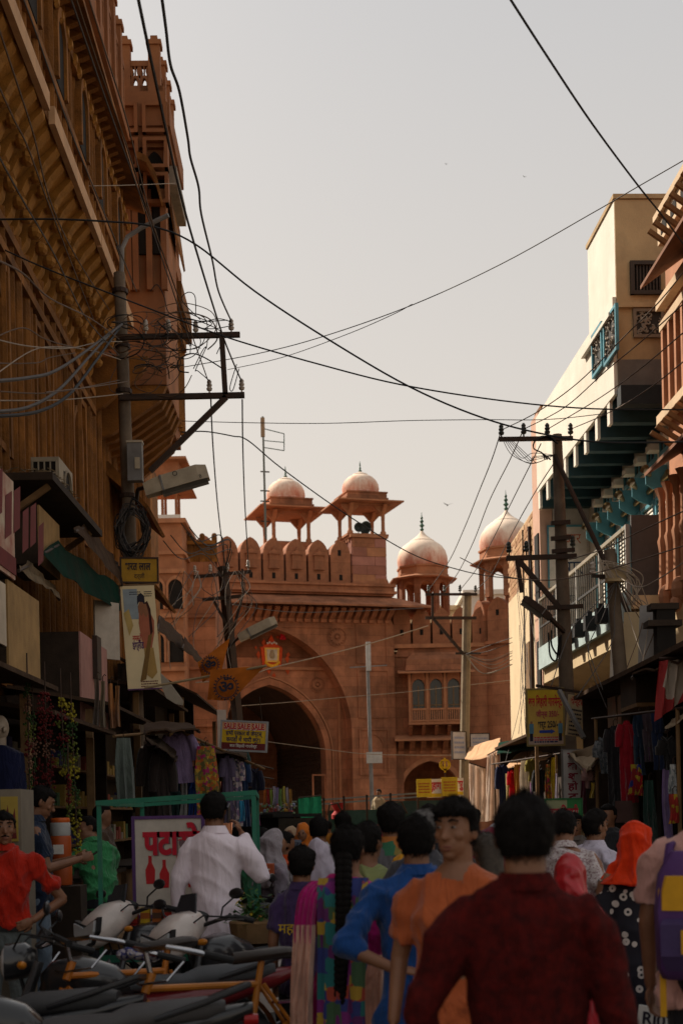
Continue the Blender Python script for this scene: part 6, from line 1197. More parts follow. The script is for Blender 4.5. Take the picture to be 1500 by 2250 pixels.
for x in (-wd*.41, wd*.42): patch(t, x-.03, -ht*.30, x+.03, -ht*.12, C(.10, .22, .30), -.005, 'man_print'); patch(t, x-.025, -ht*.44, x+.02, -ht*.30, INK, -.0051, 'man_print'); patch(t, x-.014, -ht*.12, x+.014, -ht*.075, SKN, -.0052, 'man_print')
t, wd, ht = board('shop_sign', 'second smaller cream sign turned edgewise behind a slanting strut', 1246, 1528, 1282, 1618, 18.6, C(.50, .38, .22), .5, .03, roll=.12); letter(t, 'सेन्टर', 0, ht*.33, wd*.85, .09, C(.45, .06, .04), bold=.03); lines(t, -wd*.4, wd*.4, ht*.14, 7, .055, INK, seed=5)
sr = thing('strut', 'slanting grey iron strut between the two garment signs', 'strut', at(1228, 1518, 18.4)); MB().bar((0, 0, 0), at(1282, 1622, 17.9)-at(1228, 1518, 18.4), .05).build('bar', GREYB, sr); MB().bar(at(1178, 1507, 18.7)-at(1228, 1518, 18.4), at(1278, 1522, 18.3)-at(1228, 1518, 18.4), .04).build('top_bar', IRON, sr)
t, wd, ht = board('shop_sign', 'tall narrow white sign with maroon letters stacked downward', 1237, 1648, 1275, 1792, 17.0, C(.42, .39, .37), .15, .05, GREYB)
for k, ch in enumerate('म का श हो ट ल'.split()): letter(t, ch, .01, ht*.40-k*ht*.155, .13, .10, C(.22, .02, .04), bold=.04)
t, wd, ht = board('shop_sign', 'low green and cream sign with red lettering above the market crowd', 1200, 1758, 1276, 1806, 14.6, C(.34, .36, .20), 0, .03, C(.03, .14, .05)); patch(t, wd*.1, -ht/2, wd/2, ht/2, C(.04, .20, .06)); patch(t, -wd*.45, -ht*.4, wd*.42, ht*.1, C(.42, .40, .30), -.0034); letter(t, 'बज िबहारी', 0, -ht*.13, wd*.84, .125, C(.45, .03, .05), -.006, .035)
# bright bangle shop boards farther down, and the yellow ring emblem
for (a, b, y0, y1, m_, tx, lb) in ((915, 948, 1712, 1752, YEL, None, 'plain yellow lettered board at the end of the bangle shop fascia'), (938, 971, 1712, 1753, C(.66, .58, .5), 'सुहाग', 'white board with red lettering between two yellow boards'), (970, 1005, 1708, 1750, C(.55, .36, .02), None, 'yellow board with small red print beside the slim pole'), (1004, 1018, 1710, 1748, C(.66, .58, .5), 'सु', 'narrow white board with red letter cut off by the slim pole')):
    t, wd, ht = board('shop_sign', lb, a, y0, b, y1, 33.0 + (.1 if tx else 0), m_, 0, .04, group='bangle shop boards')
    if tx: letter(t, tx, 0, ht*.12, wd*.86, .20, C(.5, .02, .03), bold=.04); patch(t, -wd*.45, -ht*.48, wd*.45, -ht*.28, YEL)
    else: lines(t, -wd*.38, wd*.38, ht*.25, 4, .07, C(.45, .1, .02), seed=a)
t = thing('ring_emblem', 'round yellow emblem on a stalk above the bangle shop boards', 'sign', at(977, 1681, 33.1)); mb = MB(); E_ = C(.62, .36, .01)
mb.loft([[(r*cos(2*pi*j/24), y, r*sin(2*pi*j/24)) for j in range(24)] for r, y in ((.14, 0), (.14, -.03), (.10, -.03), (.10, 0))], cap=False); mb.build('ring', E_, t)
MB().box((-.02, -.025, -.19), (.02, -.005, .17)).build('sword', E_, t); MB().prism([(-.09, .08), (-.05, .1), (-.07, -.02), (0, -.1), (.07, -.02), (.05, .1), (.09, .08), (.11, -.03), (0, -.16), (-.11, -.03)], (0, -.03, 0), (1,0,0), (0,0,1), (0,.02,0)).build('blades', E_, t); MB().tube([(0, 0, -.15), (0, 0, -.45)], .015).build('stalk', IRON, t)
for (a, b, y0, y1, lb, yw) in ((994, 1024, 1609, 1668, 'white notice board on the slim pole, turned toward the gate', .5), (1034, 1074, 1613, 1660, 'white notice board on the slim pole with faint blue writing', 0)):
    t, wd, ht = board('notice_board', lb, a, y0, b, y1, 33.8, C(.46, .42, .42), yw, .05, IRON); lines(t, -wd*.4, wd*.4, ht*.3, 4, ht*.18, C(.25, .28, .4), seed=a)
# striped white curtains in the sun
CURT = mat('ribbed_white_cloth', (.74, .62, .53), .9, .08, 6, .2, trans=.5)
def curtain(label, P, D, m, n=18, name='curtain', amp=.05):
    p0 = at(*P[0], D); Q = [at(x, y, D)-p0 for x, y in P]; t = thing(name, label, 'curtain', p0); V = []; k = 10
    for i in range(n+1):
        u = i/n
        for j in range(k+1): v = j/k; p = (Q[0]*(1-u)+Q[1]*u)*(1-v)+(Q[3]*(1-u)+Q[2]*u)*v; V.append(p+Vector((0, amp*sin(u*16+v*2), 0)))
    Fq = [(i*(k+1)+j, (i+1)*(k+1)+j, (i+1)*(k+1)+j+1, i*(k+1)+j+1) for i in range(n) for j in range(k)]; N = len(V)
    MB().add(V+[v+Vector((0, .012, 0)) for v in V], Fq+[tuple(N+q for q in f[::-1]) for f in Fq]).build('cloth', m, t, smooth=True); MB().tube([Q[0]+Vector((0, 0, .02)), Q[1]+Vector((0, 0, .02))], .015, 5).build('rod', IRON, t); return t
curtain('gathered white curtain beside the slim pole, nearest to it', [(1030, 1678), (1066, 1690), (1072, 1806), (1034, 1806)], 32.3, CURT); curtain('white curtain hanging straight next to the sunlit clothes', [(1070, 1662), (1092, 1650), (1100, 1800), (1066, 1806)], 30.8, CURT)
curtain('red and white cotton cloth hung from the black tin roof', [(1448, 1452), (1505, 1450), (1500, 1540), (1440, 1585)], 12.9, pmat('red_white_cloth', [(.40, .34, .29), (.42, .36, .30), (.34, .035, .035)], 2.6, 'EUCLIDEAN', 1))
GR = [('brown scarf at the outer end of the sunlit rail', 1091, 1688, 14, 46, 22.5, cloth(.10, .06, .04), 'scarf'), ('navy shirt on the sunlit rail', 1102, 1682, 22, 95, 22.3, cloth(.02, .025, .07), 'shirt'), ('long cream yellow cloth on the sunlit rail', 1116, 1700, 16, 100, 22, cloth(.62, .52, .25, trans=.45), 'scarf'), ('bright red dress on the sunlit rail', 1124, 1692, 16, 105, 21.8, cloth(.62, .02, .035, trans=.45), 'kurta'), ('orange over scarlet cloth on the sunlit rail', 1136, 1680, 18, 90, 21.6, pmat('scarlet_print', [(.55, .03, .04), (.5, .2, .03)], 3), 'saree'), ('white cotton cloth glowing on the sunlit rail', 1153, 1672, 28, 96, 21.2, cloth(.74, .66, .56, trans=.45), 'scarf'), ('olive yellow blouse on the sunlit rail', 1166, 1668, 16, 50, 21, cloth(.30, .24, .04), 'shirt'), ('violet strip behind the white cotton cloth', 1167, 1720, 8, 50, 20.8, cloth(.25, .08, .25), 'scarf'), ('black shirt on the rail beside the white cloth', 1185, 1690, 26, 90, 20.6, cloth(.02, .02, .022), 'shirt'), ('brown and gold print cloth by the yellow one', 1203, 1680, 14, 95, 20, P_SAR, 'scarf'), ('lemon yellow scarf beside the vertical sign', 1215, 1665, 13, 120, 19.6, cloth(.64, .50, .03, trans=.45), 'scarf'), ('pale lilac scarf edge beside the vertical sign', 1222, 1700, 8, 80, 19.3, cloth(.4, .36, .45, trans=.4), 'scarf'),
 ('grey checked shirt under the torn canvas', 1326, 1622, 30, 76, 15.2, pmat('grey_check', [(.10, .11, .12), (.16, .17, .18), (.06, .07, .08)], 40), 'shirt'), ('near black kurta inside the shaded stall', 1347, 1595, 34, 180, 14.8, cloth(.02, .018, .02), 'kurta'), ('long crimson kurta hanging in the shaded stall', 1376, 1584, 38, 178, 14.4, cloth(.26, .008, .018), 'kurta'), ('dark blue trousers beside the crimson kurta', 1402, 1572, 24, 130, 14.2, cloth(.018, .035, .065), 'trousers'), ('plum grey trousers between two blue pairs', 1421, 1568, 22, 105, 14.0, cloth(.075, .055, .07), 'trousers'), ('indigo trousers at the middle of the shaded rail', 1442, 1566, 26, 125, 13.8, cloth(.018, .03, .075), 'trousers'), ('bundle of red blue and yellow scarves', 1398, 1680, 34, 70, 14.2, pmat('scarf_bundle', [(.3, .01, .01), (.02, .03, .2), (.35, .25, .02), (.25, .02, .02)], 16), 'saree'), ('dark green lace scarf hanging low in the shaded stall', 1425, 1715, 30, 160, 13.6, cloth(.02, .05, .04), 'scarf'), ('long lilac scarf at the end of the shaded stall', 1462, 1690, 22, 175, 13.2, cloth(.20, .14, .30), 'scarf'), ('white and grey flowered bag like garment near the border', 1478, 1680, 20, 78, 12.8, pmat('grey_flower_print', [(.34, .36, .37), (.16, .19, .2), (.4, .42, .42)], 40), 'scarf'), ('red and yellow frilled cloth near the border', 1478, 1745, 24, 66, 12.7, pmat('red_yellow_print', [(.34, .02, .02), (.34, .24, .02), (.3, .03, .02)], 18), 'saree'), ('purple hem showing below the plum trousers', 1424, 1640, 18, 36, 14.3, cloth(.12, .03, .14), 'scarf'), ('black waistcoat near the border of the view', 1466, 1620, 30, 70, 13, cloth(.016, .015, .015), 'shirt'), ('maroon scarf deep behind the vertical sign', 1282, 1700, 14, 90, 16.4, cloth(.10, .015, .03), 'scarf'), ('small yellow garment deep under the torn canvas', 1302, 1720, 10, 36, 15.8, cloth(.35, .25, .03), 'scarf'), ('pinkish blouse deep under the torn canvas', 1292, 1690, 14, 44, 16, cloth(.25, .14, .13), 'shirt')]
for lb, px, py, w_, h_, D, m_, k_ in GR: garment(lb, px, py, w_, h_, D*(1.24 if px < 1230 else 1), m_, k_, -.35, 'clothes in the far market stalls')
for i, (a, b, lb) in enumerate((((1080, 1680, 28), (1230, 1656, 23.8), 'thin rail holding the sunlit clothes'), ((1300, 1580, 15.8), (1500, 1556, 12.6), 'dark rail holding the clothes of the shaded stall'))):
    t = thing('clothes_rail', lb, 'rail', at(*a)); MB().tube([(0, 0, 0), at(*b)-at(*a)], .014, 5).build('rod', IRON, t)
    for f in (.05, .95): p = (at(*b)-at(*a))*f; MB().tube([p, (p.x, p.y, -at(*a).z)], .02, 6).build('post', WOOD, t)
for (X0, X1, Da, Db, zt_, lb) in ((3.5, 4.1, 24.5, 30, 3.0, 'plank booth behind the sunlit clothes'), (3.2, 4.2, 10.5, 18, 3.1, 'dark booth behind the shaded clothes with a low counter')):
    t = thing('market_stall', lb, 'stall', (X0, Da, 0)); L = Db-Da; dw = X1-X0
    MB().box((dw-.05, 0, 0), (dw, L, zt_)).build('back_wall', DARKW, t); MB().box((0, L-.06, 0), (dw-.05, L, zt_)).build('side_wall', DARKW, t); MB().box((-.1, -.05, zt_), (dw+.1, L+.05, zt_+.05)).build('roof', TIN, t); MB().box((.25, .2, 0), (.7, L-.3, .85)).build('counter', WOOD, t); MB().box((.0, .0, 0), (.06, .06, zt_)).build('post', WOOD, t)
board('door_panel', 'dull brown door panel low in the shaded stall', 1352, 1760, 1388, 1808, 14.3, C(.07, .035, .03), -.2, .03, cat='panel')
# ------------------------------------------------------------------ people
SKIN = mat('brown_skin', (.20, .088, .045), .55, .18, 9, .12, fine=160, spec=.4); SKIN2 = mat('tan_skin', (.27, .125, .07), .55, .18, 9, .12, fine=160, spec=.4)
HAIRM = mat('black_hair', (.006, .0045, .004), .78, .4, 40, .6, fine=150, spec=.12); HAIRG = mat('greying_hair', (.10, .09, .085), .55, .5, 60, .3, fine=190)
EYEW = C(.20, .17, .15, .3); EYED = C(.012, .008, .006, .2); LIPM = C(.17, .055, .04, .5); SHOE = C(.03, .025, .02, .6)
def remesh(mb, v, it, name, m, fold=0.0, seed=0, zlo=-9, mul=1.0):
    me = mb.mesh(name, m); o = bpy.data.objects.new('remesh_source', me); COL.objects.link(o)
    a = o.modifiers.new('r', 'REMESH'); a.mode = 'VOXEL'; a.voxel_size = v; s = o.modifiers.new('s', 'SMOOTH'); s.iterations = it; s.factor = .5
    dg = bpy.context.evaluated_depsgraph_get(); m2 = bpy.data.meshes.new_from_object(o.evaluated_get(dg)); bpy.data.objects.remove(o); bpy.data.meshes.remove(me); m2.name = name
    n = len(m2.vertices)
    if fold and n:
        co = np.empty(n*3, np.float32); m2.vertices.foreach_get('co', co); co = co.reshape(-1, 3); no = np.empty(n*3, np.float32); m2.vertices.foreach_get('normal', no); no = no.reshape(-1, 3)
        r = np.random.RandomState(seed); d = np.zeros(n)
        for k in range(9):
            f = r.uniform(9, 34)*mul; th = r.uniform(-.7, .7) + (pi/2 if r.rand() < .45 else 0); ph = r.uniform(0, 6, 4)
            u = co[:, 0]*cos(th) + co[:, 2]*sin(th)*.9 + co[:, 1]*.6; w_ = co @ r.uniform(-9, 9, 3)
            d += (1 - np.abs(np.sin(u*f*.5 + 1.6*np.sin(w_ + ph[0]) + ph[1])))**2 * (.5+.5*np.sin(co @ r.uniform(-7, 7, 3) + ph[2])) / (1 + f/24)
        co += no * ((d - d.mean())*fold)[:, None]; m2.vertices.foreach_set('co', co.ravel())
    m2.polygons.foreach_set('use_smooth', [True]*len(m2.polygons)); m2.materials.clear(); m2.materials.append(m); m2.update(); return m2
def ell(z, rx, ry, y=0.0, n=20, x=0.0): return [Vector((x + rx*cos(2*pi*j/n)*(1+.0), y + ry*sin(2*pi*j/n), z)) for j in range(n)]
def person(label, px, ptop, D, head=0, top=None, legs=None, hair='short', lean=0, hyaw=0, hpitch=0, la=None, ra=None, sleeve='long', hem=.80, wide=1.0, step=.0, face=False, skin=None, veil=None, extra=None, v=None, drop=0.0, dress=None, hairm=None, twist=0, z0=0.0, Hh=None, moust=False, collar=True, fold=.036, carry=None):
    P = at(px, ptop, D); H = Hh or (P.z - z0); s = H/1.72; sk = skin or SKIN; near = D < 10; v = v or (.0075 if D < 5 else .0095 if D < 8 else .012 if D < 12.5 else .018)
    ang = radians(head); Rl = Matrix.Rotation(radians(-lean), 3, 'X') @ Matrix.Rotation(radians(twist), 3, 'Z'); piv = Vector((0, 0, .95))
    T = lambda p: (piv + Rl @ (Vector(p) - piv))*s
    Rh = Rl @ Matrix.Rotation(radians(hyaw), 3, 'Z') @ Matrix.Rotation(radians(-hpitch), 3, 'X'); nk = Vector((0, .0, 1.49))
    Hd = lambda p: (piv + Rl @ (nk - piv) + Rh @ (Vector(p) - nk))*s
    # put the crown of the head on the sight line
    crown = Hd((0, .0, 1.742 if hair or veil is not None else 1.72)); M3 = Matrix.Rotation(ang, 3, 'Z'); off = M3 @ crown; base = Vector((P.x - off.x, P.y - off.y, z0))
    t = thing('person', label, 'person', base, ang)
    W_ = wide; sh = .178*W_
    LA = la or [(-.225*W_, -.03, 1.13), (-.235*W_, .03, .88)]; RA = ra or [(.225*W_, -.03, 1.13), (.235*W_, .03, .88)]
    hipL, hipR = Vector((-.088, 0, .90)), Vector((.088, 0, .90)); kL = Vector((-.095, .03+step*.5, .50)); kR = Vector((.095, .03-step*.25, .50)); aL = Vector((-.095, step*.75-.02, .09)); aR = Vector((.095, -step*.8-.02, .09+abs(step)*.15))
    def limb(mb, a, b, ra_, rb_, n=10): a = Vector(a); b = Vector(b); d = (b-a); mb.tube([a-d.normalized()*ra_*.5, a, a+d*.5, b, b+d.normalized()*rb_*.5], [ra_*.7*s, ra_*s, (ra_*.55+rb_*.45)*s, rb_*s, rb_*.7*s], n)
    mb = MB()
    # ---- body: one continuous skin
    mb.loft([[(T(p) if z > .94 else p*s) for p in ell(z, rx*W_*(.9 if lean and z < 1.1 else 1), ry, y)] for z, rx, ry, y in ((.84, .13, .095, 0), (.93, .158, .108, -.01), (1.05, .140, .095, 0), (1.18, .150, .102, .0), (1.32, .165, .102, -.005), (1.42, .150, .078, -.012), (1.455, .10, .066, -.012), (1.49, .06, .056, -.01))])
    mb.tube([T((0, -.016, 1.42)), Hd((0, -.012, 1.50)), Hd((0, -.004, 1.57))], [.070*s, .058*s, .060*s], 14)
    mb.ball(Hd((0, -.002, 1.625)), (.074*s, .092*s, .095*s), 20, 14, rot=Rh); mb.ball(Hd((0, .026, 1.570)), (.056*s, .062*s, .066*s), 16, 12, rot=Rh); mb.ball(Hd((0, .060, 1.525)), (.026*s, .024*s, .020*s), 10, 8, rot=Rh)
    if face or near:
        mb.add([Hd(p) for p in ((-.012, .080, 1.640), (.012, .080, 1.640), (.023, .078, 1.588), (0, .120, 1.592), (-.023, .078, 1.588), (0, .086, 1.578), (0, .075, 1.61))], [(0, 1, 3), (1, 2, 3), (4, 0, 3), (2, 5, 3), (5, 4, 3), (6, 1, 0), (6, 2, 1), (6, 5, 2), (6, 4, 5), (6, 0, 4)])
        mb.ball(Hd((0, .102, 1.592)), (.015*s, .015*s, .013*s), 8, 6); mb.ball(Hd((0, .082, 1.551)), (.026*s, .010*s, .012*s), 10, 6); mb.ball(Hd((-.03, .076, 1.654)), (.024*s, .014*s, .008*s), 8, 6, rot=Rh); mb.ball(Hd((.03, .076, 1.654)), (.024*s, .014*s, .008*s), 8, 6, rot=Rh)
        mb.ball(Hd((-.04, .058, 1.60)), (.022*s, .022*s, .022*s), 8, 6); mb.ball(Hd((.04, .058, 1.60)), (.022*s, .022*s, .022*s), 8, 6)
    for q in (-1, 1): mb.ball(Hd((q*.077, -.008, 1.610)), (.009*s, .019*s, .031*s), 10, 8, rot=Rh @ Matrix.Rotation(q*.35, 3, 'Z'))
    def arm(q, A, grip):
        S_ = T((q*sh, -.01, 1.385)); E_ = T(A[0]); Wr = T(A[1]); mb.tube([T((q*.10, -.01, 1.39)), T((q*sh*.93, -.01, 1.392)), S_+(E_-S_)*.12, S_+(E_-S_)*.55, E_, E_+(E_-S_).normalized()*.012], [.04*s, .044*s, .048*s, .043*s, .037*s, .025*s], 10); limb(mb, E_, Wr, .037, .025)
        d = (Wr-E_).normalized(); hd = Vector(A[2]).normalized() if len(A) > 2 else d; hd = (Rl @ hd) if len(A) > 2 else hd
        ax = hd.cross(Vector((q, .3, .2))).normalized(); ay = ax.cross(hd).normalized(); Pm = Wr + hd*.048*s
        R3 = Matrix((ax, ay, hd)).transposed(); mb.ball(Pm, (.036*s, .016*s, .052*s), 10, 8, rot=R3)
        for k, (o, L) in enumerate(((-.028, .066), (-.009, .078), (.010, .074), (.028, .058))):
            b0 = Wr + hd*.080*s + ax*o*s; c = .35+grip*.9; u1 = (hd*cos(c*.5)-ay*sin(c*.5)); u2 = (hd*cos(c*1.5)-ay*sin(c*1.5))
            mb.tube([b0-hd*.02*s, b0, b0+u1*L*.5*s, b0+u1*L*.5*s+u2*L*.5*s], [.0085*s, .0088*s, .0078*s, .0062*s], 6)
        tb = Wr + hd*.022*s - ax*.028*s; mb.tube([tb, tb - ax*.022*s + hd*.026*s - ay*.010*s, tb - ax*.026*s + hd*.056*s - ay*.022*s], [.012*s, .0105*s, .008*s], 6)
        return Wr + hd*.09*s, hd, ax, ay
    hl = arm(-1, LA, .5 if len(LA) < 4 else LA[3]); hr = arm(1, RA, .5 if len(RA) < 4 else RA[3])
    for h_, k_, a_ in ((hipL, kL, aL), (hipR, kR, aR)):
        limb(mb, h_*s, k_*s, .080, .052); limb(mb, k_*s, a_*s, .050, .034); mb.ball((a_+Vector((0, .055, -.055)))*s, (.042*s, .115*s, .034*s), 12, 8)
    put('body', remesh(mb, .0055 if (face and D < 11) else .007 if D < 5 else v, 1 if face else 2, 'body', sk), t)
    # ---- hair
    if hair:
        hm = hairm or HAIRM; V = []; n, k = (72, 48) if D < 7 else (48, 32) if near else (24, 16); nz = random.uniform(0, 9); c0 = Vector((0, -.004, 1.628)); sst = lambda x: (lambda u: u*u*(3-2*u))(min(1, max(0, x)))
        for i in range(k+1):
            th = pi*i/k
            for j in range(n):
                d = Vector((sin(th)*cos(2*pi*j/n), sin(th)*sin(2*pi*j/n), cos(th))); rag = noise.noise(d*9+Vector((nz, 3, 0)))*.07
                front = sst((.52+rag - d.z)/.10)*sst((d.y-.22+rag)/.12)                       # forehead and cheeks bare
                nape = sst(((-.60 if hair == 'short' else -.64) + max(0, d.y)*.95 + rag - d.z)/.16); ear = sst((abs(d.x)-.80)/.08)*sst((-.12-d.z)/.1)*sst((d.y+.25)/.1)
                keep = (1-front)*(1-nape)*(1-ear)
                st = noise.noise(Vector((d.x*34+nz, d.y*34, d.z*9)))*.0042 + noise.noise(Vector((d.x*70, d.y*70, d.z*22+nz)))*.003 if D < 13 else 0
                g = noise.noise(d*4+Vector((nz, 0, 0)))*.008 + st
                thick = .014 if d.z > .2 else .014 if hair == 'long' else .009
                if hair == 'quiff': thick += (.015+.008*noise.noise(d*7+Vector((0, nz, 0))))*sst((d.z-.1)/.4)*sst((d.y+.35)/.5)
                if hair == 'balding': thick -= .012*sst((d.z-.55)/.3); g *= .7
                q = -.014 + keep*(thick+g+.014)
                V.append(Hd(c0 + Vector((d.x*(.075+q), d.y*(.093+q), d.z*(.096+q)))))
        Fc = [(i*n+j, (i+1)*n+j, (i+1)*n+(j+1) % n, i*n+(j+1) % n) for i in range(k) for j in range(n)]
        hb = MB().add(V, Fc)
        if D < 13:                                             # loose strands that break the outline
            rs = random.Random(int(px)); ns = 3600 if D < 7 else 1700
            for _ in range(ns):
                q_ = rs.randrange(len(V)); i_, j_ = divmod(q_, n); th = pi*i_/k; d = Vector((sin(th)*cos(2*pi*j_/n), sin(th)*sin(2*pi*j_/n), cos(th)))
                r_ = Vector(V[q_]); ctr = Hd(c0)
                if (r_-ctr).length < (Hd(c0+Vector((d.x*.075, d.y*.093, d.z*.096)))-ctr).length: continue
                nn = Rh @ d; tg = Rh @ Vector((rs.gauss(0, .35), (.5 if hair == 'quiff' and d.z > .3 else -.15)*max(0, d.z)+rs.gauss(0, .3), -1.0 if d.z < .75 else rs.gauss(0, .6))); tg = (tg - nn*tg.dot(nn)).normalized(); sd_ = tg.cross(nn)*(.0016*s)
                L_ = rs.uniform(.012, .034)*s*(1.5 if hair == 'long' else 1); tip = r_ + tg*L_ + nn*rs.uniform(-.002, .010)*s
                jt = Vector((rs.gauss(0, .004), rs.gauss(0, .004), rs.gauss(0, .004))); hb.add([r_-sd_+jt, r_+sd_+jt, tip+jt], [(0, 1, 2)])
        hb.build('hair', hm, t, smooth=80)
        if hair == 'braid' or extra == 'braid':
            b = MB()
            for i in range(26):
                u = i/25; z = 1.575 - u*.80; w_ = .034*(1-.45*u); y = -.098-.062*sin(min(1, u*3)*pi/2)+.01*sin(u*8)
                for q in (-1, 1): b.ball(T((q*w_*.45+.012*sin(u*5), y-.015*min(1, u*5), z)), (w_*s, .024*s, .030*s), 10, 6, rot=Matrix.Rotation(q*.6, 3, 'Y'))
            b.build('braid', hm, t, smooth=70)
        if hair == 'long':
            b = MB(); b.loft([[Hd(p) for p in ell(z, rx, ry, y)] for z, rx, ry, y in ((1.66, .085, .07, -.045), (1.56, .09, .06, -.06), (1.45, .085, .05, -.075), (1.33, .06, .04, -.10), (1.28, .02, .02, -.11))]); b.build('loose_hair', hm, t, smooth=70)
    if face:
        for q in (-1, 1):
            MB().ball(Hd((q*.031, .0815, 1.632)), (.0125*s, .008*s, .0052*s), 12, 8, rot=Rh).build('eye', EYEW, t, smooth=True); MB().ball(Hd((q*.031, .0885, 1.632)), (.0066*s, .0035*s, .0050*s), 10, 6, rot=Rh).build('iris', EYED, t, smooth=True)
            MB().tube([Hd((q*.014, .0915, 1.655)), Hd((q*.032, .092, 1.661)), Hd((q*.054, .079, 1.654))], [.004*s, .005*s, .002*s], 6).build('eyebrow', HAIRM, t, smooth=True)
        MB().ball(Hd((0, .083, 1.556)), (.024*s, .011*s, .0058*s), 12, 6, rot=Rh).ball(Hd((0, .081, 1.5455)), (.020*s, .011*s, .0062*s), 12, 6, rot=Rh).build('lips', LIPM, t, smooth=True)
        if moust: MB().tube([Hd((-.028, .078, 1.562)), Hd((0, .093, 1.570)), Hd((.028, .078, 1.562))], [.003*s, .0065*s, .003*s], 6).build('moustache', HAIRM, t, smooth=True)
    # ---- clothes
    sd = int(px*3+D*17) % 9999
    if top is not None:
        mb = MB(); g = .016; fl = .0
        rings = [(1.492, .070, .066, -.012), (1.470, .100, .078, -.014), (1.435, .158, .094, -.014), (1.38, .180, .112, -.01), (1.30, .178, .120, -.004), (1.18, .168, .118, 0), (1.06, .162, .115, 0), (.95, .176, .124, 0)]
        if hem < .93: rings.append((hem, .182+(.93-hem)*(.22 if dress else .05), .13+(.93-hem)*(.18 if dress else .03), 0))
        mb.loft([[(T(p) if z > .9 else (p*s if lean == 0 else (T((p.x, p.y, .95)) - Vector((0, 0, (.95-z)*s))))) for p in ell(z, rx*W_, ry, y, 24)] for z, rx, ry, y in rings])
        for q, A in ((-1, LA), (1, RA)):
            S_ = T((q*sh*.97, -.01, 1.372)); E_ = T(A[0]); Wr = T(A[1]); In = T((q*.09, -.01, 1.375)); Sh = T((q*sh*.90, -.01, 1.384)); fr = .72 if sleeve == 'short' else 1.0
            mb.tube([In, Sh, S_+(E_-S_)*.10, S_+(E_-S_)*.35, S_+(E_-S_)*.7*fr, S_+(E_-S_)*fr] + ([E_+(E_-S_).normalized()*.02] if fr == 1 else []), [.060*s, .068*s, .071*s, .067*s, .060*s, (.056 if fr == 1 else .064)*s] + ([.035*s] if fr == 1 else []), 12)
            if sleeve == 'long': limb(mb, E_, E_+(Wr-E_)*.93, .055, .042, 12)
            elif sleeve == 'rolled': limb(mb, E_, E_+(Wr-E_)*.35, .056, .054, 12)
        put('shirt' if not dress else 'dress', remesh(mb, v, 3, 'clothing', top, fold*s, sd), t)
        if collar and D < 13:
            MB().loft([[T(p) for p in ell(z, rx, ry, -.008, 20)] for z, rx, ry in ((1.470, .080, .075), (1.508, .068, .066), (1.516, .070, .068), (1.488, .086, .082), (1.468, .096, .090))]).build('collar', top, t, smooth=60)
    if legs is not None:
        mb = MB(); mb.loft([[p*s for p in ell(z, rx, ry, y)] for z, rx, ry, y in ((1.0, .150, .105, 0), (.93, .168, .118, -.005), (.83, .165, .115, 0), (.78, .15, .10, 0))])
        for h_, k_, a_ in ((hipL, kL, aL), (hipR, kR, aR)): limb(mb, h_*s, k_*s, .092, .070, 12); limb(mb, k_*s, a_*s, .070, .060, 12)
        put('trousers', remesh(mb, v*1.15, 3, 'trousers', legs, .007*s, sd+1), t)
        for a_ in (aL, aR): MB().ball((a_+Vector((0, .055, -.05)))*s, (.05*s, .13*s, .045*s), 12, 8).build('shoe', SHOE, t, smooth=True)
        if hem > .93: MB().loft([[p*s for p in ell(z, .180, .130, -.002, 20)] for z in (.925, .965)], cap=False).build('belt', BLACK, t)
    if dress:                                                  # long skirt
        mb = MB(); mb.loft([[Vector((p.x*(1+.05*sin(j*1.9)), p.y*(1+.05*sin(j*1.9)), p.z))*s for j, p in enumerate(ell(z, rx, ry, 0, 26))] for z, rx, ry in ((.96, .172, .12), (.8, .20, .155), (.5, .24, .20), (.12, .28, .25))]); put('skirt', remesh(mb, v*1.3, 2, 'skirt', dress, .012*s, sd+2, mul=.7), t)
    if veil is not None:                                       # cloth over the head and shoulders
        mb = MB(); mb.ball(Hd((0, -.012, 1.625)), (.094*s, .108*s, .118*s), 18, 12, rot=Rh)
        mb.loft([[Hd(p) for p in ell(z, rx, ry, y, 20)] for z, rx, ry, y in ((1.66, .095, .095, -.02), (1.58, .102, .100, -.03), (1.50, .112, .105, -.035), (1.43, .145, .115, -.035))] + [[T(p) for p in ell(1.39-drop*.5, .190*W_, .135, -.03, 20)], [T(p) for p in ell(1.34-drop, .225*W_, .165, -.03, 20)]]); mb.ball(Hd((0, -.095, 1.63)), (.05*s, .045*s, .05*s), 10, 8); [mb.tube([Hd((.085*cos(a_), -.02+.085*sin(a_), 1.66)), Hd((.112*cos(a_+.2), -.035+.108*sin(a_+.2), 1.5)), T((.2*W_*cos(a_+.35), -.03+.14*sin(a_+.35), 1.37-drop*.6))], [.012*s, .018*s, .022*s], 6) for a_ in [2*pi*q_/9+px for q_ in range(9)]]
        o = put('head_cloth', remesh(mb, v, 2, 'head_cloth', veil, .030*s, sd+3, mul=1.3), t)
        if abs(((head+hyaw+180) % 360)-180) > 60:              # open at the face
            mb = MB(); mb.ball(Hd((0, .045, 1.595)), (.064*s, .068*s, .082*s), 14, 10, rot=Rh); put('face', remesh(mb, v*.8, 1, 'face', sk), t)
            for q in (-1, 1): MB().ball(Hd((q*.028, .110, 1.62)), (.012*s, .006*s, .006*s), 8, 5, rot=Rh).build('eye', EYED, t)
            MB().add([Hd(p) for p in ((-.014, .108, 1.63), (.014, .108, 1.63), (.018, .108, 1.575), (0, .132, 1.58), (-.018, .108, 1.575))], [(0, 1, 3), (1, 2, 3), (4, 0, 3), (2, 4, 3), (0, 4, 2, 1)]).build('nose', sk, t)
    return dict(t=t, T=T, H=Hd, s=s, hl=hl, hr=hr, base=base, M=M3, Rh=Rh)
JEAN = cloth(.055, .07, .10); JEANL = cloth(.16, .21, .27); BLKT = cloth(.018, .018, .022); GREYT = cloth(.06, .06, .065)
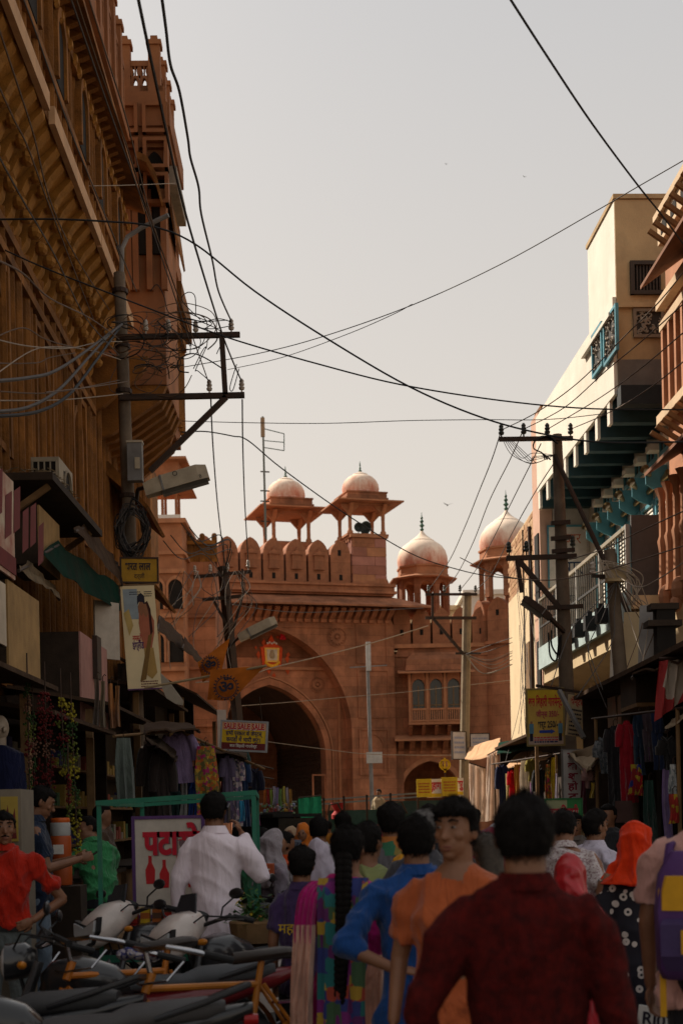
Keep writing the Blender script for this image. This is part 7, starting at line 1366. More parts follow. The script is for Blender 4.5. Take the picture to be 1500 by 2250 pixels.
MARW = mat('maroon_weave', (.078, .006, .005), .95, .3, 34, .6, crease=.45, col2=(.026, .004, .004), fine=120, spec=.1)
WS = cloth(.76, .67, .74, crease=.22, scale=3, var=.08)
A_ = person
A_('man in maroon textured long sleeved shirt seen from behind, closest to the viewer', 1150, 1757, 3.75, -6, MARW, BLKT, 'short', la=[(-.30, -.06, 1.14), (-.27, .08, .93)], ra=[(.25, -.02, 1.13), (.26, .05, .88)], wide=1.0, step=.2, hem=.76, fold=.02)
r = A_('teenage boy in plain orange T-shirt turning his face back toward the viewer', 1000, 1768, 5.2, 158, cloth(.36, .085, .028), JEAN, 'quiff', face=True, sleeve='short', hyaw=-10, la=[(-.24, .0, 1.12), (-.25, .06, .86)], ra=[(.25, -.02, 1.12), (.26, .04, .87)], collar=False, wide=1.0, hem=.80, skin=SKIN)
MB().box((-.035, -.001, -.004), (.035, .002, .004)).build('chest_print', WHT, r['t'], r['T']((-.06, .134, 1.24)))
A_('man in bright blue shirt with his elbow bent behind, seen from the back', 912, 1800, 5.9, 6, cloth(.012, .055, .20), BLKT, 'short', la=[(-.36, -.10, 1.16), (-.14, -.20, 1.06), (.9, -.3, -.1)], ra=[(.24, .0, 1.13), (.24, .1, .9)], sleeve='rolled', wide=1.04, hem=.78)
A_('balding grey haired man in front of the blue shirted man', 930, 1786, 7.2, 0, cloth(.05, .05, .06), BLKT, 'short', hairm=HAIRG)
PATCH = pmat('patchwork_print', [(.16, .02, .14), (.02, .13, .13), (.34, .22, .03), (.03, .04, .16), (.30, .05, .03), (.05, .10, .05), (.10, .02, .10)], 17, rnd=.55); MAG = cloth(.42, .012, .16); CREAMC = cloth(.62, .38, .29)
r = A_('woman with long black braid wearing magenta kurta with patchwork back panel', 763, 1820, 6.3, -14, MAG, None, 'short', extra='braid', dress=PATCH, sleeve='short', hem=.42, la=[(-.235, -.02, 1.12), (-.24, .05, .88)], ra=[(.24, .0, 1.12), (.27, .05, .88)], skin=SKIN, wide=1.0, collar=False)
def drape(t, name, m, P, w_, n=14, amp=.012, thick=.012):
    """a hanging strip of cloth along path P"""
    S = spline([Vector(p) for p in P], 5); V = []; k = 12
    for i, p in enumerate(S):
        for j in range(k+1): u = j/k-.5; V.append(p + Vector((u*w_, amp*sin(u*26+.5*i/len(S)), 0)))
    Fq = [(i*(k+1)+j, (i+1)*(k+1)+j, (i+1)*(k+1)+j+1, i*(k+1)+j+1) for i in range(len(S)-1) for j in range(k)]; N = len(V); B_ = [v - Vector((0, thick, 0)) for v in V]
    return MB().add(V+B_, Fq+[tuple(N+q for q in f[::-1]) for f in Fq]).build(name, m, t, smooth=60)
s_ = r['s']
drape(r['t'], 'back_panel', PATCH, [(0, -.095*s_, 1.475*s_), (0, -.138*s_, 1.38*s_), (0, -.142*s_, 1.15*s_), (0, -.168*s_, .95*s_), (0, -.215*s_, .55*s_)], .25*s_)
drape(r['t'], 'scarf_top', MAG, [(-.13*s_, -.03, 1.46*s_), (-.165*s_, -.13*s_, 1.40*s_), (-.182*s_, -.165*s_, 1.28*s_), (-.186*s_, -.178*s_, 1.16*s_)], .10*s_, amp=.014)
drape(r['t'], 'scarf_end', CREAMC, [(-.184*s_, -.170*s_, 1.25*s_), (-.186*s_, -.185*s_, 1.15*s_), (-.190*s_, -.220*s_, .98*s_), (-.20*s_, -.235*s_, .62*s_)], .105*s_, amp=.022)
drape(r['t'], 'scarf_end', CREAMC, [(.185*s_, -.150*s_, 1.10*s_), (.18*s_, -.19*s_, 1.05*s_), (.175*s_, -.225*s_, .95*s_), (.18*s_, -.255*s_, .50*s_)], .090*s_, amp=.022)
A_('woman with tied back hair in pale green top beside the braided woman', 808, 1812, 7.3, -32, cloth(.22, .25, .10), None, 'short', dress=cloth(.36, .10, .08), collar=False, extra=None, skin=SKIN)
r = A_('man wrapped in grey shawl with orange and green scarf at his neck', 858, 1773, 8.6, 4, cloth(.10, .095, .105), GREYT, 'quiff', wide=1.12, hem=.66, fold=.024, ra=[(.25, .08, 1.15), (.12, .2, 1.05)])
MB().loft([[r['T'](p) for p in ell(z, rx, ry, -.01, 22)] for z, rx, ry in ((1.41, .13, .11), (1.44, .115, .10), (1.50, .085, .085), (1.53, .08, .08), (1.48, .06, .06))]).build('neck_scarf', pmat('scarf_stripe', [(.36, .13, .03), (.03, .13, .07), (.20, .15, .04)], 9), r['t'], smooth=60)
boy = A_('boy in purple shirt with thick black hair, shortest of the crowd', 662, 1868, 7.5, -10, cloth(.05, .03, .09), BLKT, 'quiff', sleeve='short', wide=.86)
A_('person under plain white head cloth beside the braided woman', 702, 1852, 9.3, 0, cloth(.50, .46, .58), None, None, veil=cloth(.60, .54, .64, trans=.3), dress=cloth(.5, .46, .55), drop=.05)
A_('person under small white head cloth behind the green topped woman', 782, 1882, 8.4, 0, cloth(.45, .42, .52), None, None, veil=cloth(.64, .58, .68, trans=.3), dress=cloth(.4, .38, .45))
A_('woman under sunlit golden yellow sari veil in the crowd', 884, 1880, 8.0, -20, cloth(.60, .30, .02), None, None, veil=cloth(.75, .36, .02, trans=.4), dress=cloth(.55, .28, .02), drop=.12, fold=.026, wide=1.15)
A_('man with teal collar on a pale shirt seen from behind', 700, 1798, 11.0, 0, cloth(.36, .34, .36), BLKT, 'short', wide=1.1); 
r = A_('dark haired man just beyond the teal collared man', 752, 1788, 12.6, 20, cloth(.06, .04, .04), BLKT, 'short')
A_('person in orange turban cloth facing the viewer far down the street', 665, 1812, 14.5, 170, cloth(.42, .10, .02), None, None, veil=cloth(.55, .15, .02), dress=cloth(.4, .1, .03), z0=.0)
A_('man in cream cap far down the street beside the orange turban', 638, 1818, 15.5, 150, cloth(.30, .22, .15), BLKT, None, veil=cloth(.40, .28, .18))
A_('woman in grey lavender headscarf looking toward the street', 601, 1826, 10.6, -70, cloth(.22, .19, .23), None, None, veil=cloth(.26, .23, .25), dress=cloth(.2, .18, .22), drop=.1)
A_('person in vermilion top behind the woman in grey headscarf', 628, 1832, 11.6, -60, cloth(.45, .06, .012), BLKT, 'short')
A_('person in mint green shirt beyond the cart post', 574, 1822, 11.4, -60, cloth(.08, .34, .18), BLKT, 'short')
r = A_('man in white lavender shirt holding a phone to his ear, back turned', 470, 1745, 9.2, -6, WS, BLKT, 'short', wide=.97, hem=.80, hyaw=-8, la=[(-.245, -.02, 1.13), (-.26, .05, .88)], ra=[(.300, .05, 1.17), (.165, .06, 1.46), (-.42, -.05, .9), .9], fold=.022)
for q in (1,): MB().box((-.010, -.032, -.06), (.0, .032, .06)).build('phone', C(.03, .03, .035, .3), r['t'], r['H']((.098, .012, 1.595)), (.5, .12, 0))
r = A_('man in red polo shirt facing the street with one hand on his hip', 6, 1788, 9.2, 188, cloth(.36, .016, .006), cloth(.10, .115, .115), 'short', face=True, sleeve='short', moust=True, la=[(-.385, -.06, 1.12), (-.19, .06, .99), (.7, .5, -.3)], hyaw=14, wide=1.06, hem=.94)
r = A_('man in dark blue shirt looking down at the phone in his hand', 106, 1728, 10.4, -72, cloth(.014, .022, .045), JEANL, 'short', sleeve='short', hpitch=24, la=[(-.22, .06, 1.13), (-.10, .30, 1.19)], ra=[(.22, .06, 1.13), (.10, .31, 1.19)], z0=.10, face=True)
MB().box((-.035, -.07, -.005), (.035, .07, .005)).build('phone', C(.02, .02, .02, .3), r['t'], r['T']((0, .42, 1.22)), (.5, 0, 0))
A_('man in green short sleeved shirt leaning over the shop counter', 187, 1800, 12.2, 40, cloth(.035, .19, .07), BLKT, 'short', sleeve='short', lean=22, hyaw=75, la=[(-.22, .20, 1.22), (-.16, .44, 1.20)], ra=[(.20, .20, 1.2), (.12, .42, 1.15)], face=True, Hh=1.72)
A_('person in grey white shirt half hidden behind the fireworks cart', 322, 1822, 12.6, 60, cloth(.28, .25, .23), BLKT, 'short', lean=10)
A_('man in speckled white shirt bending away among the market crowd', 1238, 1795, 8.6, -8, pmat('speckled_cotton', [(.42, .37, .36), (.36, .30, .30), (.46, .42, .42), (.25, .18, .19)], 90, 'EUCLIDEAN'), BLKT, 'short', lean=16, twist=-18, sleeve='short', wide=1.1, Hh=1.66)
A_('young man in white checked shirt glancing along the stalls', 1306, 1786, 9.6, -62, cloth(.50, .46, .56), BLKT, 'quiff', face=True, sleeve='short', wide=1.05)
A_('dark faced man looking out between the market customers', 1262, 1790, 12.5, 172, cloth(.12, .10, .09), BLKT, 'short', face=True, moust=True)
r = A_('woman with vivid orange head cloth and black dress with white rings', 1392, 1812, 7.6, 4, None, None, None, veil=cloth(.88, .062, .012, trans=.4), drop=-.02, fold=.026, wide=1.05, dress=None)
RING = ringmat('white_ring_print', (.014, .013, .02), (.55, .50, .46), 17)
def dressup(r, m, hem=.5, wide=1.05):
    T = r['T']; s = r['s']; mb = MB(); mb.loft([[T(p) for p in ell(z, rx*wide, ry, 0, 24)] for z, rx, ry in ((1.45, .07, .065), (1.41, .15, .09), (1.32, .185, .12), (1.15, .17, .12), (.98, .19, .14), (.75, .225, .18), (hem, .25, .21))])
    for q in (-1, 1): mb.tube([T((q*.17, -.01, 1.38)), T((q*.235, -.02, 1.13)), T((q*.22, .08, .93))], [.066*s, .056*s, .045*s], 12)
    put('dress', remesh(mb, .0095, 3, 'dress', m, .018*s, 77), r['t'])
dressup(r, RING); MB().loft([[r['T'](p) for p in ell(z, rx, ry, -.09, 16, .03)] for z, rx, ry in ((1.42, .06, .05), (1.3, .065, .05), (1.12, .055, .04), (1.0, .02, .02))]).build('loose_hair', mat('brown_hair', (.045, .028, .016), .5, .4, 40, .4, fine=150), r['t'], smooth=70)
put('skirt', remesh(MB().loft([[p*r['s'] for p in ell(z, a, b, 0)] for z, a, b in ((.7, .19, .15), (.1, .2, .17))]), .014, 2, 'skirt', cloth(.45, .03, .01), .008, 5), r['t'])
r = A_('man in pale pink shirt carrying a backpack, cut by the border of the view', 1552, 1700, 5.6, -24, cloth(.50, .27, .23), BLKT, 'short', wide=1.1, sleeve='short', la=[(-.245, .0, 1.13), (-.25, .06, .87)])
bp = thing('backpack', 'purple and yellow school backpack on the back of the pink shirted man', 'backpack', r['base'], radians(-24)); T = r['T']; s = r['s']; PB = C(.07, .025, .12, .7); YB = C(.55, .28, .01, .7)
mb = MB(); mb.loft([[Vector((x*s, y*s, z*s)) for x, y in ((-hw, -.13), (-hw*1.02, -.2), (-hw*.8, -.27-d), (hw*.8, -.27-d), (hw*1.02, -.2), (hw, -.13))] for z, hw, d in ((.93, .15, -.02), (.98, .17, .03), (1.2, .175, .05), (1.33, .16, .02), (1.42, .11, -.05))]); mb.build('bag', PB, bp, smooth=50)
MB().loft([[Vector((x*s, y*s, z*s)) for x, y in ((-hw, -.24), (-hw*.9, -.30-d), (hw*.9, -.30-d), (hw, -.24))] for z, hw, d in ((.97, .13, .0), (1.03, .14, .05), (1.15, .14, .05), (1.18, .13, .0))]).build('front_pocket', C(.05, .03, .10, .7), bp)
MB().loft([[Vector((x*s, y*s, z*s)) for x, y in ((-hw, -.26), (-hw*.8, -.325), (hw*.8, -.325), (hw, -.26))] for z, hw in ((1.20, .155), (1.27, .15), (1.33, .13))]).build('yellow_panel', YB, bp); MB().box((-.05*s, -.357*s, 1.04*s), (.05*s, -.352*s, 1.13*s)).build('badge', YB, bp)
for q in (-1, 1): MB().tube([Vector((q*.10, -.15, 1.0))*s, Vector((q*.15, -.16, 1.25))*s, Vector((q*.13, -.10, 1.44))*s, Vector((q*.12, .02, 1.45))*s, Vector((q*.12, .13, 1.3))*s], .018*s, 6).build('strap', PB, bp, smooth=True); MB().box((q*.15*s-.012, -.2*s, .78*s), (q*.15*s+.012, -.19*s, 1.05*s)).build('webbing', YB, bp)
A_('girl with tied brown hair and glinting earring in white collar', 1066, 1836, 7.9, 20, cloth(.5, .46, .42), None, 'long', hairm=mat('dusty_hair', (.05, .038, .028), .55, .4, 40, .4, fine=150), dress=cloth(.2, .03, .03), hyaw=10)
A_('woman in glossy red veil with gold edge between the maroon man and market', 1246, 1888, 7.0, 10, cloth(.40, .02, .03), None, None, veil=mat('red_satin', (.50, .018, .025), .35, .2, 5, .15, spec=.6, trans=.25), dress=cloth(.4, .02, .03), drop=.1, fold=.026)
A_('person in red cap far beyond the grey shawled man', 826, 1815, 15, 0, cloth(.12, .10, .09), BLKT, None, veil=cloth(.45, .02, .04)); A_('dark haired man far ahead beyond the balding man', 942, 1772, 14, 10, cloth(.04, .045, .05), BLKT, 'quiff'); A_('man with cap of black hair far ahead beside the slim pole', 1040, 1782, 16, -20, cloth(.10, .05, .05), BLKT, 'quiff')
A_('person under pale grey veil far ahead by the white curtains', 1088, 1812, 14, 30, cloth(.3, .28, .3), None, None, veil=cloth(.36, .35, .38), dress=cloth(.3, .28, .3)); A_('person in maroon shawl before the pale veiled one', 1072, 1822, 11.5, -10, cloth(.10, .012, .02), None, None, veil=cloth(.14, .015, .03), dress=cloth(.1, .012, .02))
A_('man in black jacket partly hidden behind the boy in orange', 965, 1790, 9.4, -5, cloth(.03, .03, .035), BLKT, 'short'); A_('man in dark shirt deep in the shaded clothes stall', 1335, 1770, 13.2, 150, cloth(.03, .03, .035), BLKT, 'short')
A_('shopkeeper in brown shirt inside the dim shop beyond the pole', 225, 1770, 14.6, -90, cloth(.08, .05, .035), BLKT, 'short'); A_('man in olive shirt far away under the gate passage', 612, 1800, 45, 180, cloth(.14, .13, .06), BLKT, 'short'); A_('man in white shirt walking far away near the gate', 905, 1795, 40, 0, cloth(.5, .47, .42), BLKT, 'short'); A_('woman in pink sari far away near the gate pier', 800, 1800, 38, 20, cloth(.45, .1, .16), None, None, veil=cloth(.5, .1, .18), dress=cloth(.45, .1, .16)); A_('person in saffron shawl far ahead near the goods truck', 720, 1805, 24, 0, cloth(.5, .2, .03), BLKT, 'short')

put('lettering', text_mesh('महा', .075, C(.5, .32, .01)), boy['t'], boy['T']((-.07, -.146, 1.22)), (pi/2, 0, 0))
# ------------------------------------------------------------------ motorcycles, bicycles, carts
def wheel(t, y, r, w_=.09, spokes=0, x=0.0):
    wt = MB().loft([[(x+w_/2*cos(a)*.9, y+(r-.045+.045*sin(a)) * cos(2*pi*j/28), r+(r-.045+.045*sin(a))*sin(2*pi*j/28)) for j in range(28)] for a in [2*pi*i/8 for i in range(9)]], cap=False).build('tyre', BLACK, t, smooth=True)
    rim = MB().loft([[(x+xx, y+rr*cos(2*pi*j/24), r+rr*sin(2*pi*j/24)) for j in range(24)] for rr, xx in ((r-.085, -.03), (r-.10, -.03), (r-.10, .03), (r-.085, .03))], cap=False)
    n = spokes or 6
    for k in range(n):
        a = 2*pi*k/n; c, s_ = cos(a), sin(a); rim.bar((x, y+.03*c, r+.03*s_), (x, y+(r-.09)*c, r+(r-.09)*s_), .006 if spokes else .035, .006 if spokes else .03)
    rim.tube([(x-.06, y, r), (x+.06, y, r)], .03, 8); rim.build('rim', CHROME if spokes else IRON, wt)
def motorcycle(label, px, D, head, col, cowl='white', seatc=(.05, .052, .056), side=None, plate=None, rail=True, anchor=.60, mark=None, group='parked motorcycles', z=0.0):
    a = radians(head); fw = Vector((-sin(a), cos(a), 0)); p = at(px, 1790, D); base = Vector((p.x, p.y, 0)) - fw*anchor
    t = thing('motorcycle', label, 'motorcycle', base, (0, radians(7), a), group)
    PM = C(*col, .28, coat=.6, var=.05, bump=0); SM = C(*seatc, .62, bump=.3, fine=300); BK = C(.018, .018, .02, .35); HEADG = C(.42, .43, .44, .12, spec=.9, bump=0, coat=1.0)
    wheel(t, .66, .30, .085); wheel(t, -.62, .30, .10)
    MB().tube([(0, .42, .80), (0, .05, .62), (0, -.15, .52), (0, -.62, .31)], .03, 8).tube([(0, .40, .72), (0, .22, .34), (0, -.1, .28), (0, -.2, .5)], .025, 8).build('frame', BK, t, smooth=True)
    e = MB(); e.box((-.11, -.12, .24), (.11, .22, .44)); e.tube([(0, .12, .42), (0, .2, .62)], .085, 12)
    for k in range(5): e.tube([(0, .125+k*.018, .45+k*.032), (0, .130+k*.018, .460+k*.032)], .105, 12)
    e.build('engine', C(.12, .12, .125, .4, metal=.6), t)
    MB().tube([(.10, .22, .38), (.13, .2, .2), (.14, -.1, .2), (.15, -.35, .26), (.16, -.85, .36)], [.02, .022, .025, .045, .05], 10).build('exhaust', C(.12, .12, .12, .3, metal=.8), t, smooth=True)
    R_ = lambda y, z, w_, h_, n=14, sq=.75: [(w_*(abs(cos(2*pi*j/n))**sq)*(1 if cos(2*pi*j/n) > 0 else -1), y, z+h_*(abs(sin(2*pi*j/n))**sq)*(1 if sin(2*pi*j/n) > 0 else -1)) for j in range(n)]
    MB().loft([R_(.42, .80, .05, .06), R_(.36, .82, .12, .10), (R_(.2, .83, .155, .12)), R_(.03, .80, .13, .09), R_(-.06, .76, .08, .04)]).build('fuel_tank', PM, t, smooth=60)
    st = MB().loft([R_(.02, .77, .06, .03), R_(-.08, .785, .115, .045), R_(-.32, .785, .135, .05), R_(-.40, .81, .135, .06), R_(-.72, .835, .115, .055), R_(-.80, .84, .07, .03)]).build('seat', SM, t, smooth=60)
    MB().loft([R_(.0, .66, .05, .08), R_(-.2, .66, .12, .09), R_(-.5, .72, .115, .075), R_(-.82, .80, .07, .05), R_(-.92, .83, .04, .025)]).build('tail_panel', C(*(side or col), .28, coat=.5, bump=0), t, smooth=60)
    MB().loft([R_(-.88, .78, .05, .03, 10), R_(-.94, .78, .045, .025, 10)]).build('tail_lamp', C(.30, .01, .01, .2), t, smooth=50)
    if rail: MB().tube([(-.12, -.50, .80), (-.135, -.70, .86), (-.11, -.90, .93), (.11, -.90, .93), (.135, -.70, .86), (.12, -.50, .80)], .014, 8).build('grab_rail', CHROME if plate else BK, t, smooth=True)
    MB().loft([[(x*(1-.3*abs(u)), -.62+.36*cos(b), .30+.36*sin(b)) for x, u in ((-.07, 1), (0, 0), (.07, 1))] for b in [radians(q) for q in range(40, 175, 15)]], cap=False, closed=False).build('rear_mudguard', BK, t, smooth=True)
    MB().loft([[(x, .66+.345*cos(b), .30+(.345+dz)*sin(b)) for x, dz in ((-.065, -.02), (0, .0), (.065, -.02))] for b in [radians(q) for q in range(20, 165, 15)]], cap=False, closed=False).build('front_mudguard', PM, t, smooth=True)
    fk = MB()
    for q in (-1, 1): fk.tube([(q*.09, .66, .30), (q*.09, .50, .72), (q*.09, .43, .92)], [.024, .022, .018], 8)
    fk.build('fork', C(.09, .09, .095, .35, metal=.6), t, smooth=True)
    for q in (-1, 1): MB().tube([(q*.30, .33, 1.03), (q*.20, .50, 1.06), (q*.06, .56, .98), (q*.05, .50, .75), (q*.06, .3, .6)], .006, 5).build('control_cable', BLACK, t, smooth=True)
    MB().tube([(-.055, .40, 1.03), (-.055, .37, 1.075)], .045, 12).tube([(.055, .40, 1.03), (.055, .37, 1.075)], .045, 12).build('dials', BK, t)
    MB().box((-.125, -.35, .40), (-.085, .02, .66)).build('side_cover', C(*(side or col), .3, coat=.5, bump=0), t); MB().box((.085, -.35, .40), (.125, .02, .66)).build('side_cover', C(*(side or col), .3, coat=.5, bump=0), t)
    MB().tube([(-.37, .26, 1.00), (-.26, .34, 1.04), (-.10, .43, 1.0), (.10, .43, 1.0), (.26, .34, 1.04), (.37, .26, 1.00)], .013, 8).build('handlebar', CHROME if cowl == 'bare' else BK, t, smooth=True)
    for q in (-1, 1):
        MB().tube([(q*.28, .32, 1.035), (q*.38, .245, .995)], .019, 8).build('grip', BLACK, t, smooth=True); MB().tube([(q*.2, .40, 1.03), (q*.37, .32, 1.01)], .006, 6).build('lever', C(.14, .14, .145, .35, metal=.7), t, smooth=True)
        MB().tube([(q*.22, .37, 1.04), (q*.28, .40, 1.10), (q*.34, .36, 1.15)], .006, 6).ball((q*.365, .355, 1.175), (.066, .018, .034), 14, 8).build('mirror', BK, t, smooth=True)
    if cowl == 'white':
        MB().loft([R_(.34, 1.03, .07, .05), R_(.44, 1.01, .13, .10), R_(.56, .96, .155, .13), R_(.66, .91, .145, .12), R_(.71, .89, .12, .095)]).build('cowl', C(.54, .475, .44, .3, coat=.5, bump=0, dirt=.25, dirtcol=(.2, .17, .14)), t, smooth=60)
        MB().prism([(-.13, .075), (.0, .03), (.13, .075), (.12, .0), (.07, -.07), (0, -.09), (-.07, -.07), (-.12, .0)], (0, .700, .90), (1, 0, 0), (0, -.12, 1), (0, .045, .0)).build('headlight', HEADG, t)
        MB().prism([(-.148, .095), (0, .045), (.148, .095), (.138, .0), (.08, -.085), (0, -.105), (-.08, -.085), (-.138, 0)], (0, .692, .90), (1, 0, 0), (0, -.12, 1), (0, .035, .0)).build('headlight_trim', BK, t)
        MB().prism([(-.10, 0), (.10, 0), (.07, .14), (-.07, .14)], (0, .46, 1.08), (1, 0, 0), (0, -.35, .9), (0, .012, .004)).build('visor', C(.03, .03, .035, .2), t)
        o = put('emblem', text_mesh('ॐ', .07, RED), t, (-.128, .50, 1.03), (1.15, 0, -1.25)) if mark else None
    else:
        MB().loft([R_(.44, .93, .05, .05), R_(.50, .93, .095, .095), R_(.60, .92, .10, .10)]).build('headlamp_shell', BK if cowl == 'black' else PM, t, smooth=60); MB().ball((0, .60, .92), (.085, .03, .085), 16, 8).build('headlight', HEADG, t, smooth=True)
    for q in (-1, 1): MB().ball((q*.17, .50, .90), (.045, .025, .022), 10, 6).build('indicator', C(.45, .16, .01, .3), t, smooth=True)
    MB().tube([(-.1, .0, .3), (-.22, .02, .27)], .012).tube([(.1, .0, .3), (.22, .02, .27)], .012).tube([(-.08, -.15, .25), (-.26, -.25, .02)], .014).build('stand', IRON, t)
    if plate:
        pl = MB().box((-.10, -1.0, .58), (.10, -.985, .70)).build('number_plate', C(.55, .55, .53), t); put('lettering', text_mesh(plate, .085, INK, bold=.002), pl, (0, -1.003, .64), (pi/2, 0, 0)); MB().bar((0, -.86, .74), (0, -.985, .66), .06, .02).build('plate_bracket', BK, t)
    return t
for o_, k_ in ((motorcycle('motorcycle with white cowl, red om mark and broad headlight, in the parked row', 394, 8.2, 138, (.03, .03, .034), mark=True, side=(.50, .44, .40)), .98), (motorcycle('second white cowled motorcycle parked behind, nearer the shops', 238, 9.1, 132, (.03, .03, .034), mark=True), 1.0)): o_.scale = (k_,)*3
motorcycle('grey seated motorcycle with dark red side panel in the parked row', 0, 7.0, 97, (.02, .02, .022), 'bare', (.075, .08, .088), (.16, .012, .015))
motorcycle('black motorcycle with dull grey seat, nearest the viewer', -270, 5.55, 99, (.012, .012, .013), 'black', (.06, .058, .06)); motorcycle('black motorcycle half out of view behind the bicycle wheel', -430, 6.2, 88, (.012, .012, .014), 'black', (.05, .05, .052))
motorcycle('navy motorcycle standing beyond the fireworks cart near the crowd', 585, 10.4, 110, (.02, .03, .12), 'black', (.05, .055, .06)); motorcycle('motorcycle with red tank by the cart post', 545, 9.9, 75, (.25, .01, .012), 'black', (.06, .06, .065))
motorcycle('motorcycle with chrome grab rail and white number plate beside the maroon man', 1412, 6.6, -30, (.02, .02, .022), 'black', (.09, .085, .09), (.10, .09, .09), plate='RJ07', anchor=-.92)
for i, (px, D, h_, c) in enumerate(((772, 29, 100, (.3, .3, .3)), (795, 28.5, 95, (.05, .06, .1)), (758, 30, 105, (.25, .02, .02)), (815, 30, 92, (.2, .2, .22)))):
    motorcycle(('silver', 'dark blue', 'red', 'grey')[i]+' motorcycle parked far ahead before the goods truck', px, D, h_, c, 'bare', group='far motorcycles')
# chromed bars of fabric wrapped seat: a blue and white patterned cover lying on one seat
sc_t = thing('seat_cover', 'blue and white patterned cloth cover bundled on a motorcycle seat', 'seat cover', at(310, 2098, 7.5)); mb = MB(); 
for k in range(8): mb.ball((-.09+.026*k, random.uniform(-.02, .02), .01*sin(k)), (.05, .06, .034), 10, 6)
mb.build('cloth', pmat('cover_print', [(.05, .06, .22), (.36, .33, .33), (.03, .03, .10), (.25, .22, .25)], 60), sc_t, smooth=True)
def bicycle(label, px, D, head, col):
    a = radians(head); fw = Vector((-sin(a), cos(a), 0)); p = at(px, 1790, D); base = Vector((p.x, p.y, 0)) - fw*.35
    t = thing('bicycle', label, 'bicycle', base, (0, radians(5), a), 'bicycles among the motorcycles'); FM = C(*col, .45, dirt=.3, dirtcol=(.08, .03, .01))
    wheel(t, .58, .34, .05, 20); wheel(t, -.52, .34, .05, 20)
    MB().tube([(0, .40, .84), (0, .36, .93)], .022, 8).tube([(0, .39, .86), (0, -.17, .84)], .017, 8).tube([(0, .40, .80), (0, -.06, .33)], .019, 8).tube([(0, -.20, .95), (0, -.06, .33)], .017, 8).build('frame', FM, t, smooth=True)
    MB().tube([(-.05, -.06, .33), (-.055, -.52, .34), (-.03, -.19, .84)], .011, 6).tube([(.05, -.06, .33), (.055, -.52, .34), (.03, -.19, .84)], .011, 6).build('stays', FM, t, smooth=True)
    for q in (-1, 1): MB().tube([(q*.045, .40, .80), (q*.05, .46, .66), (q*.05, .58, .34)], [.017, .016, .010], 8).build('fork', FM, t, smooth=True)
    MB().tube([(-.30, .12, .98), (-.30, .26, 1.02), (-.22, .36, 1.05), (0, .39, 1.04), (.22, .36, 1.05), (.30, .26, 1.02), (.30, .12, .98)], .013, 8).tube([(0, .37, .93), (0, .39, 1.04)], .014).build('handlebar', CHROME, t, smooth=True)
    MB().tube([(-.26, .30, .98), (-.25, .38, .9), (0, .42, .88), (.25, .38, .9), (.26, .30, .98)], .006, 6).build('brake_rod', CHROME, t, smooth=True)
    for q in (-1, 1): MB().tube([(q*.30, .22, 1.01), (q*.30, .08, .97)], .018, 8).build('grip', BLACK, t, smooth=True)
    MB().loft([[(w_*cos(2*pi*j/12), y, z+.03*sin(2*pi*j/12)) for j in range(12)] for y, w_, z in ((-.05, .015, .97), (-.15, .04, .975), (-.30, .10, .985), (-.36, .06, .98))]).build('saddle', C(.03, .022, .018, .5), t, smooth=True)
    for (cy, r0) in ((.58, .375), (-.52, .375)): MB().loft([[(x, cy+rr*cos(b), .34+rr*sin(b)) for x, rr in ((-.03, r0-.012), (0, r0), (.03, r0-.012))] for b in [radians(q) for q in range(15, 175, 12)]], cap=False, closed=False).build('mudguard', FM if cy < 0 else BLACK, t, smooth=True)
    MB().loft([[(.062, -.06+.13*cos(2*pi*j/14), .33+.13*sin(2*pi*j/14)) for j in range(14)], [(.075, -.06+.13*cos(2*pi*j/14), .33+.13*sin(2*pi*j/14)) for j in range(14)]]).box((.062, -.52, .36), (.075, -.06, .45)).build('chain_guard', FM, t)
    MB().box((-.06, -.80, .74), (.06, -.25, .75)).tube([(-.06, -.75, .74), (-.055, -.52, .34)], .007).tube([(.06, -.75, .74), (.055, -.52, .34)], .007).build('carrier', CHROME, t)
    MB().tube([(.08, -.06, .33), (.09, .08, .28)], .01).box((.09, .04, .265), (.17, .13, .285)).tube([(-.08, -.06, .33), (-.09, -.2, .38)], .01).box((-.17, -.25, .37), (-.09, -.16, .39)).build('pedal_crank', CHROME, t)
bicycle('orange framed bicycle with bright chrome handlebar at the end of the parked row', 172, 6.9, 128, (.42, .13, .012)); bicycle('second orange bicycle wedged between motorcycles, its chain guard showing', 345, 6.3, 118, (.40, .14, .015))
# fireworks cart
CG = C(.018, .15, .095, .7, dirt=.4, dirtcol=(.10, .09, .05)); q0 = at(250, 1790, 9.9)
ct = thing('hand_cart', 'green painted hand cart with tall bar frame selling fireworks', 'cart', (q0.x, 9.3, 0)); cw = at(558, 1790, 9.3).x - q0.x; dz = at(400, 1752, 9.3).z
zt0 = .82
MB().box((-.05, 0, zt0-.06), (cw+.05, .9, zt0)).build('table', WOOD, ct)
for x, y, h_ in ((0, 0, dz-.05), (cw, 0, dz+.0), (.17, .85, dz-.06), (cw-.03, .85, dz-.02)): MB().box((x-.014, y-.014, .3), (x+.014, y+.014, h_)).build('post', CG, ct)
for p_, q_, w_ in (((-.02, 0, dz-.03), (cw+.02, 0, dz+.02), .034), ((.15, .85, dz-.04), (cw-.03, .85, dz), .026), ((0, 0, dz-.03), (.17, .85, dz-.04), .034), ((cw, 0, dz+.02), (cw-.03, .85, dz), .034), ((0, 0, zt0-.12), (cw, 0, zt0-.12), .05)): MB().bar(p_, q_, w_).build('rail', CG, ct)
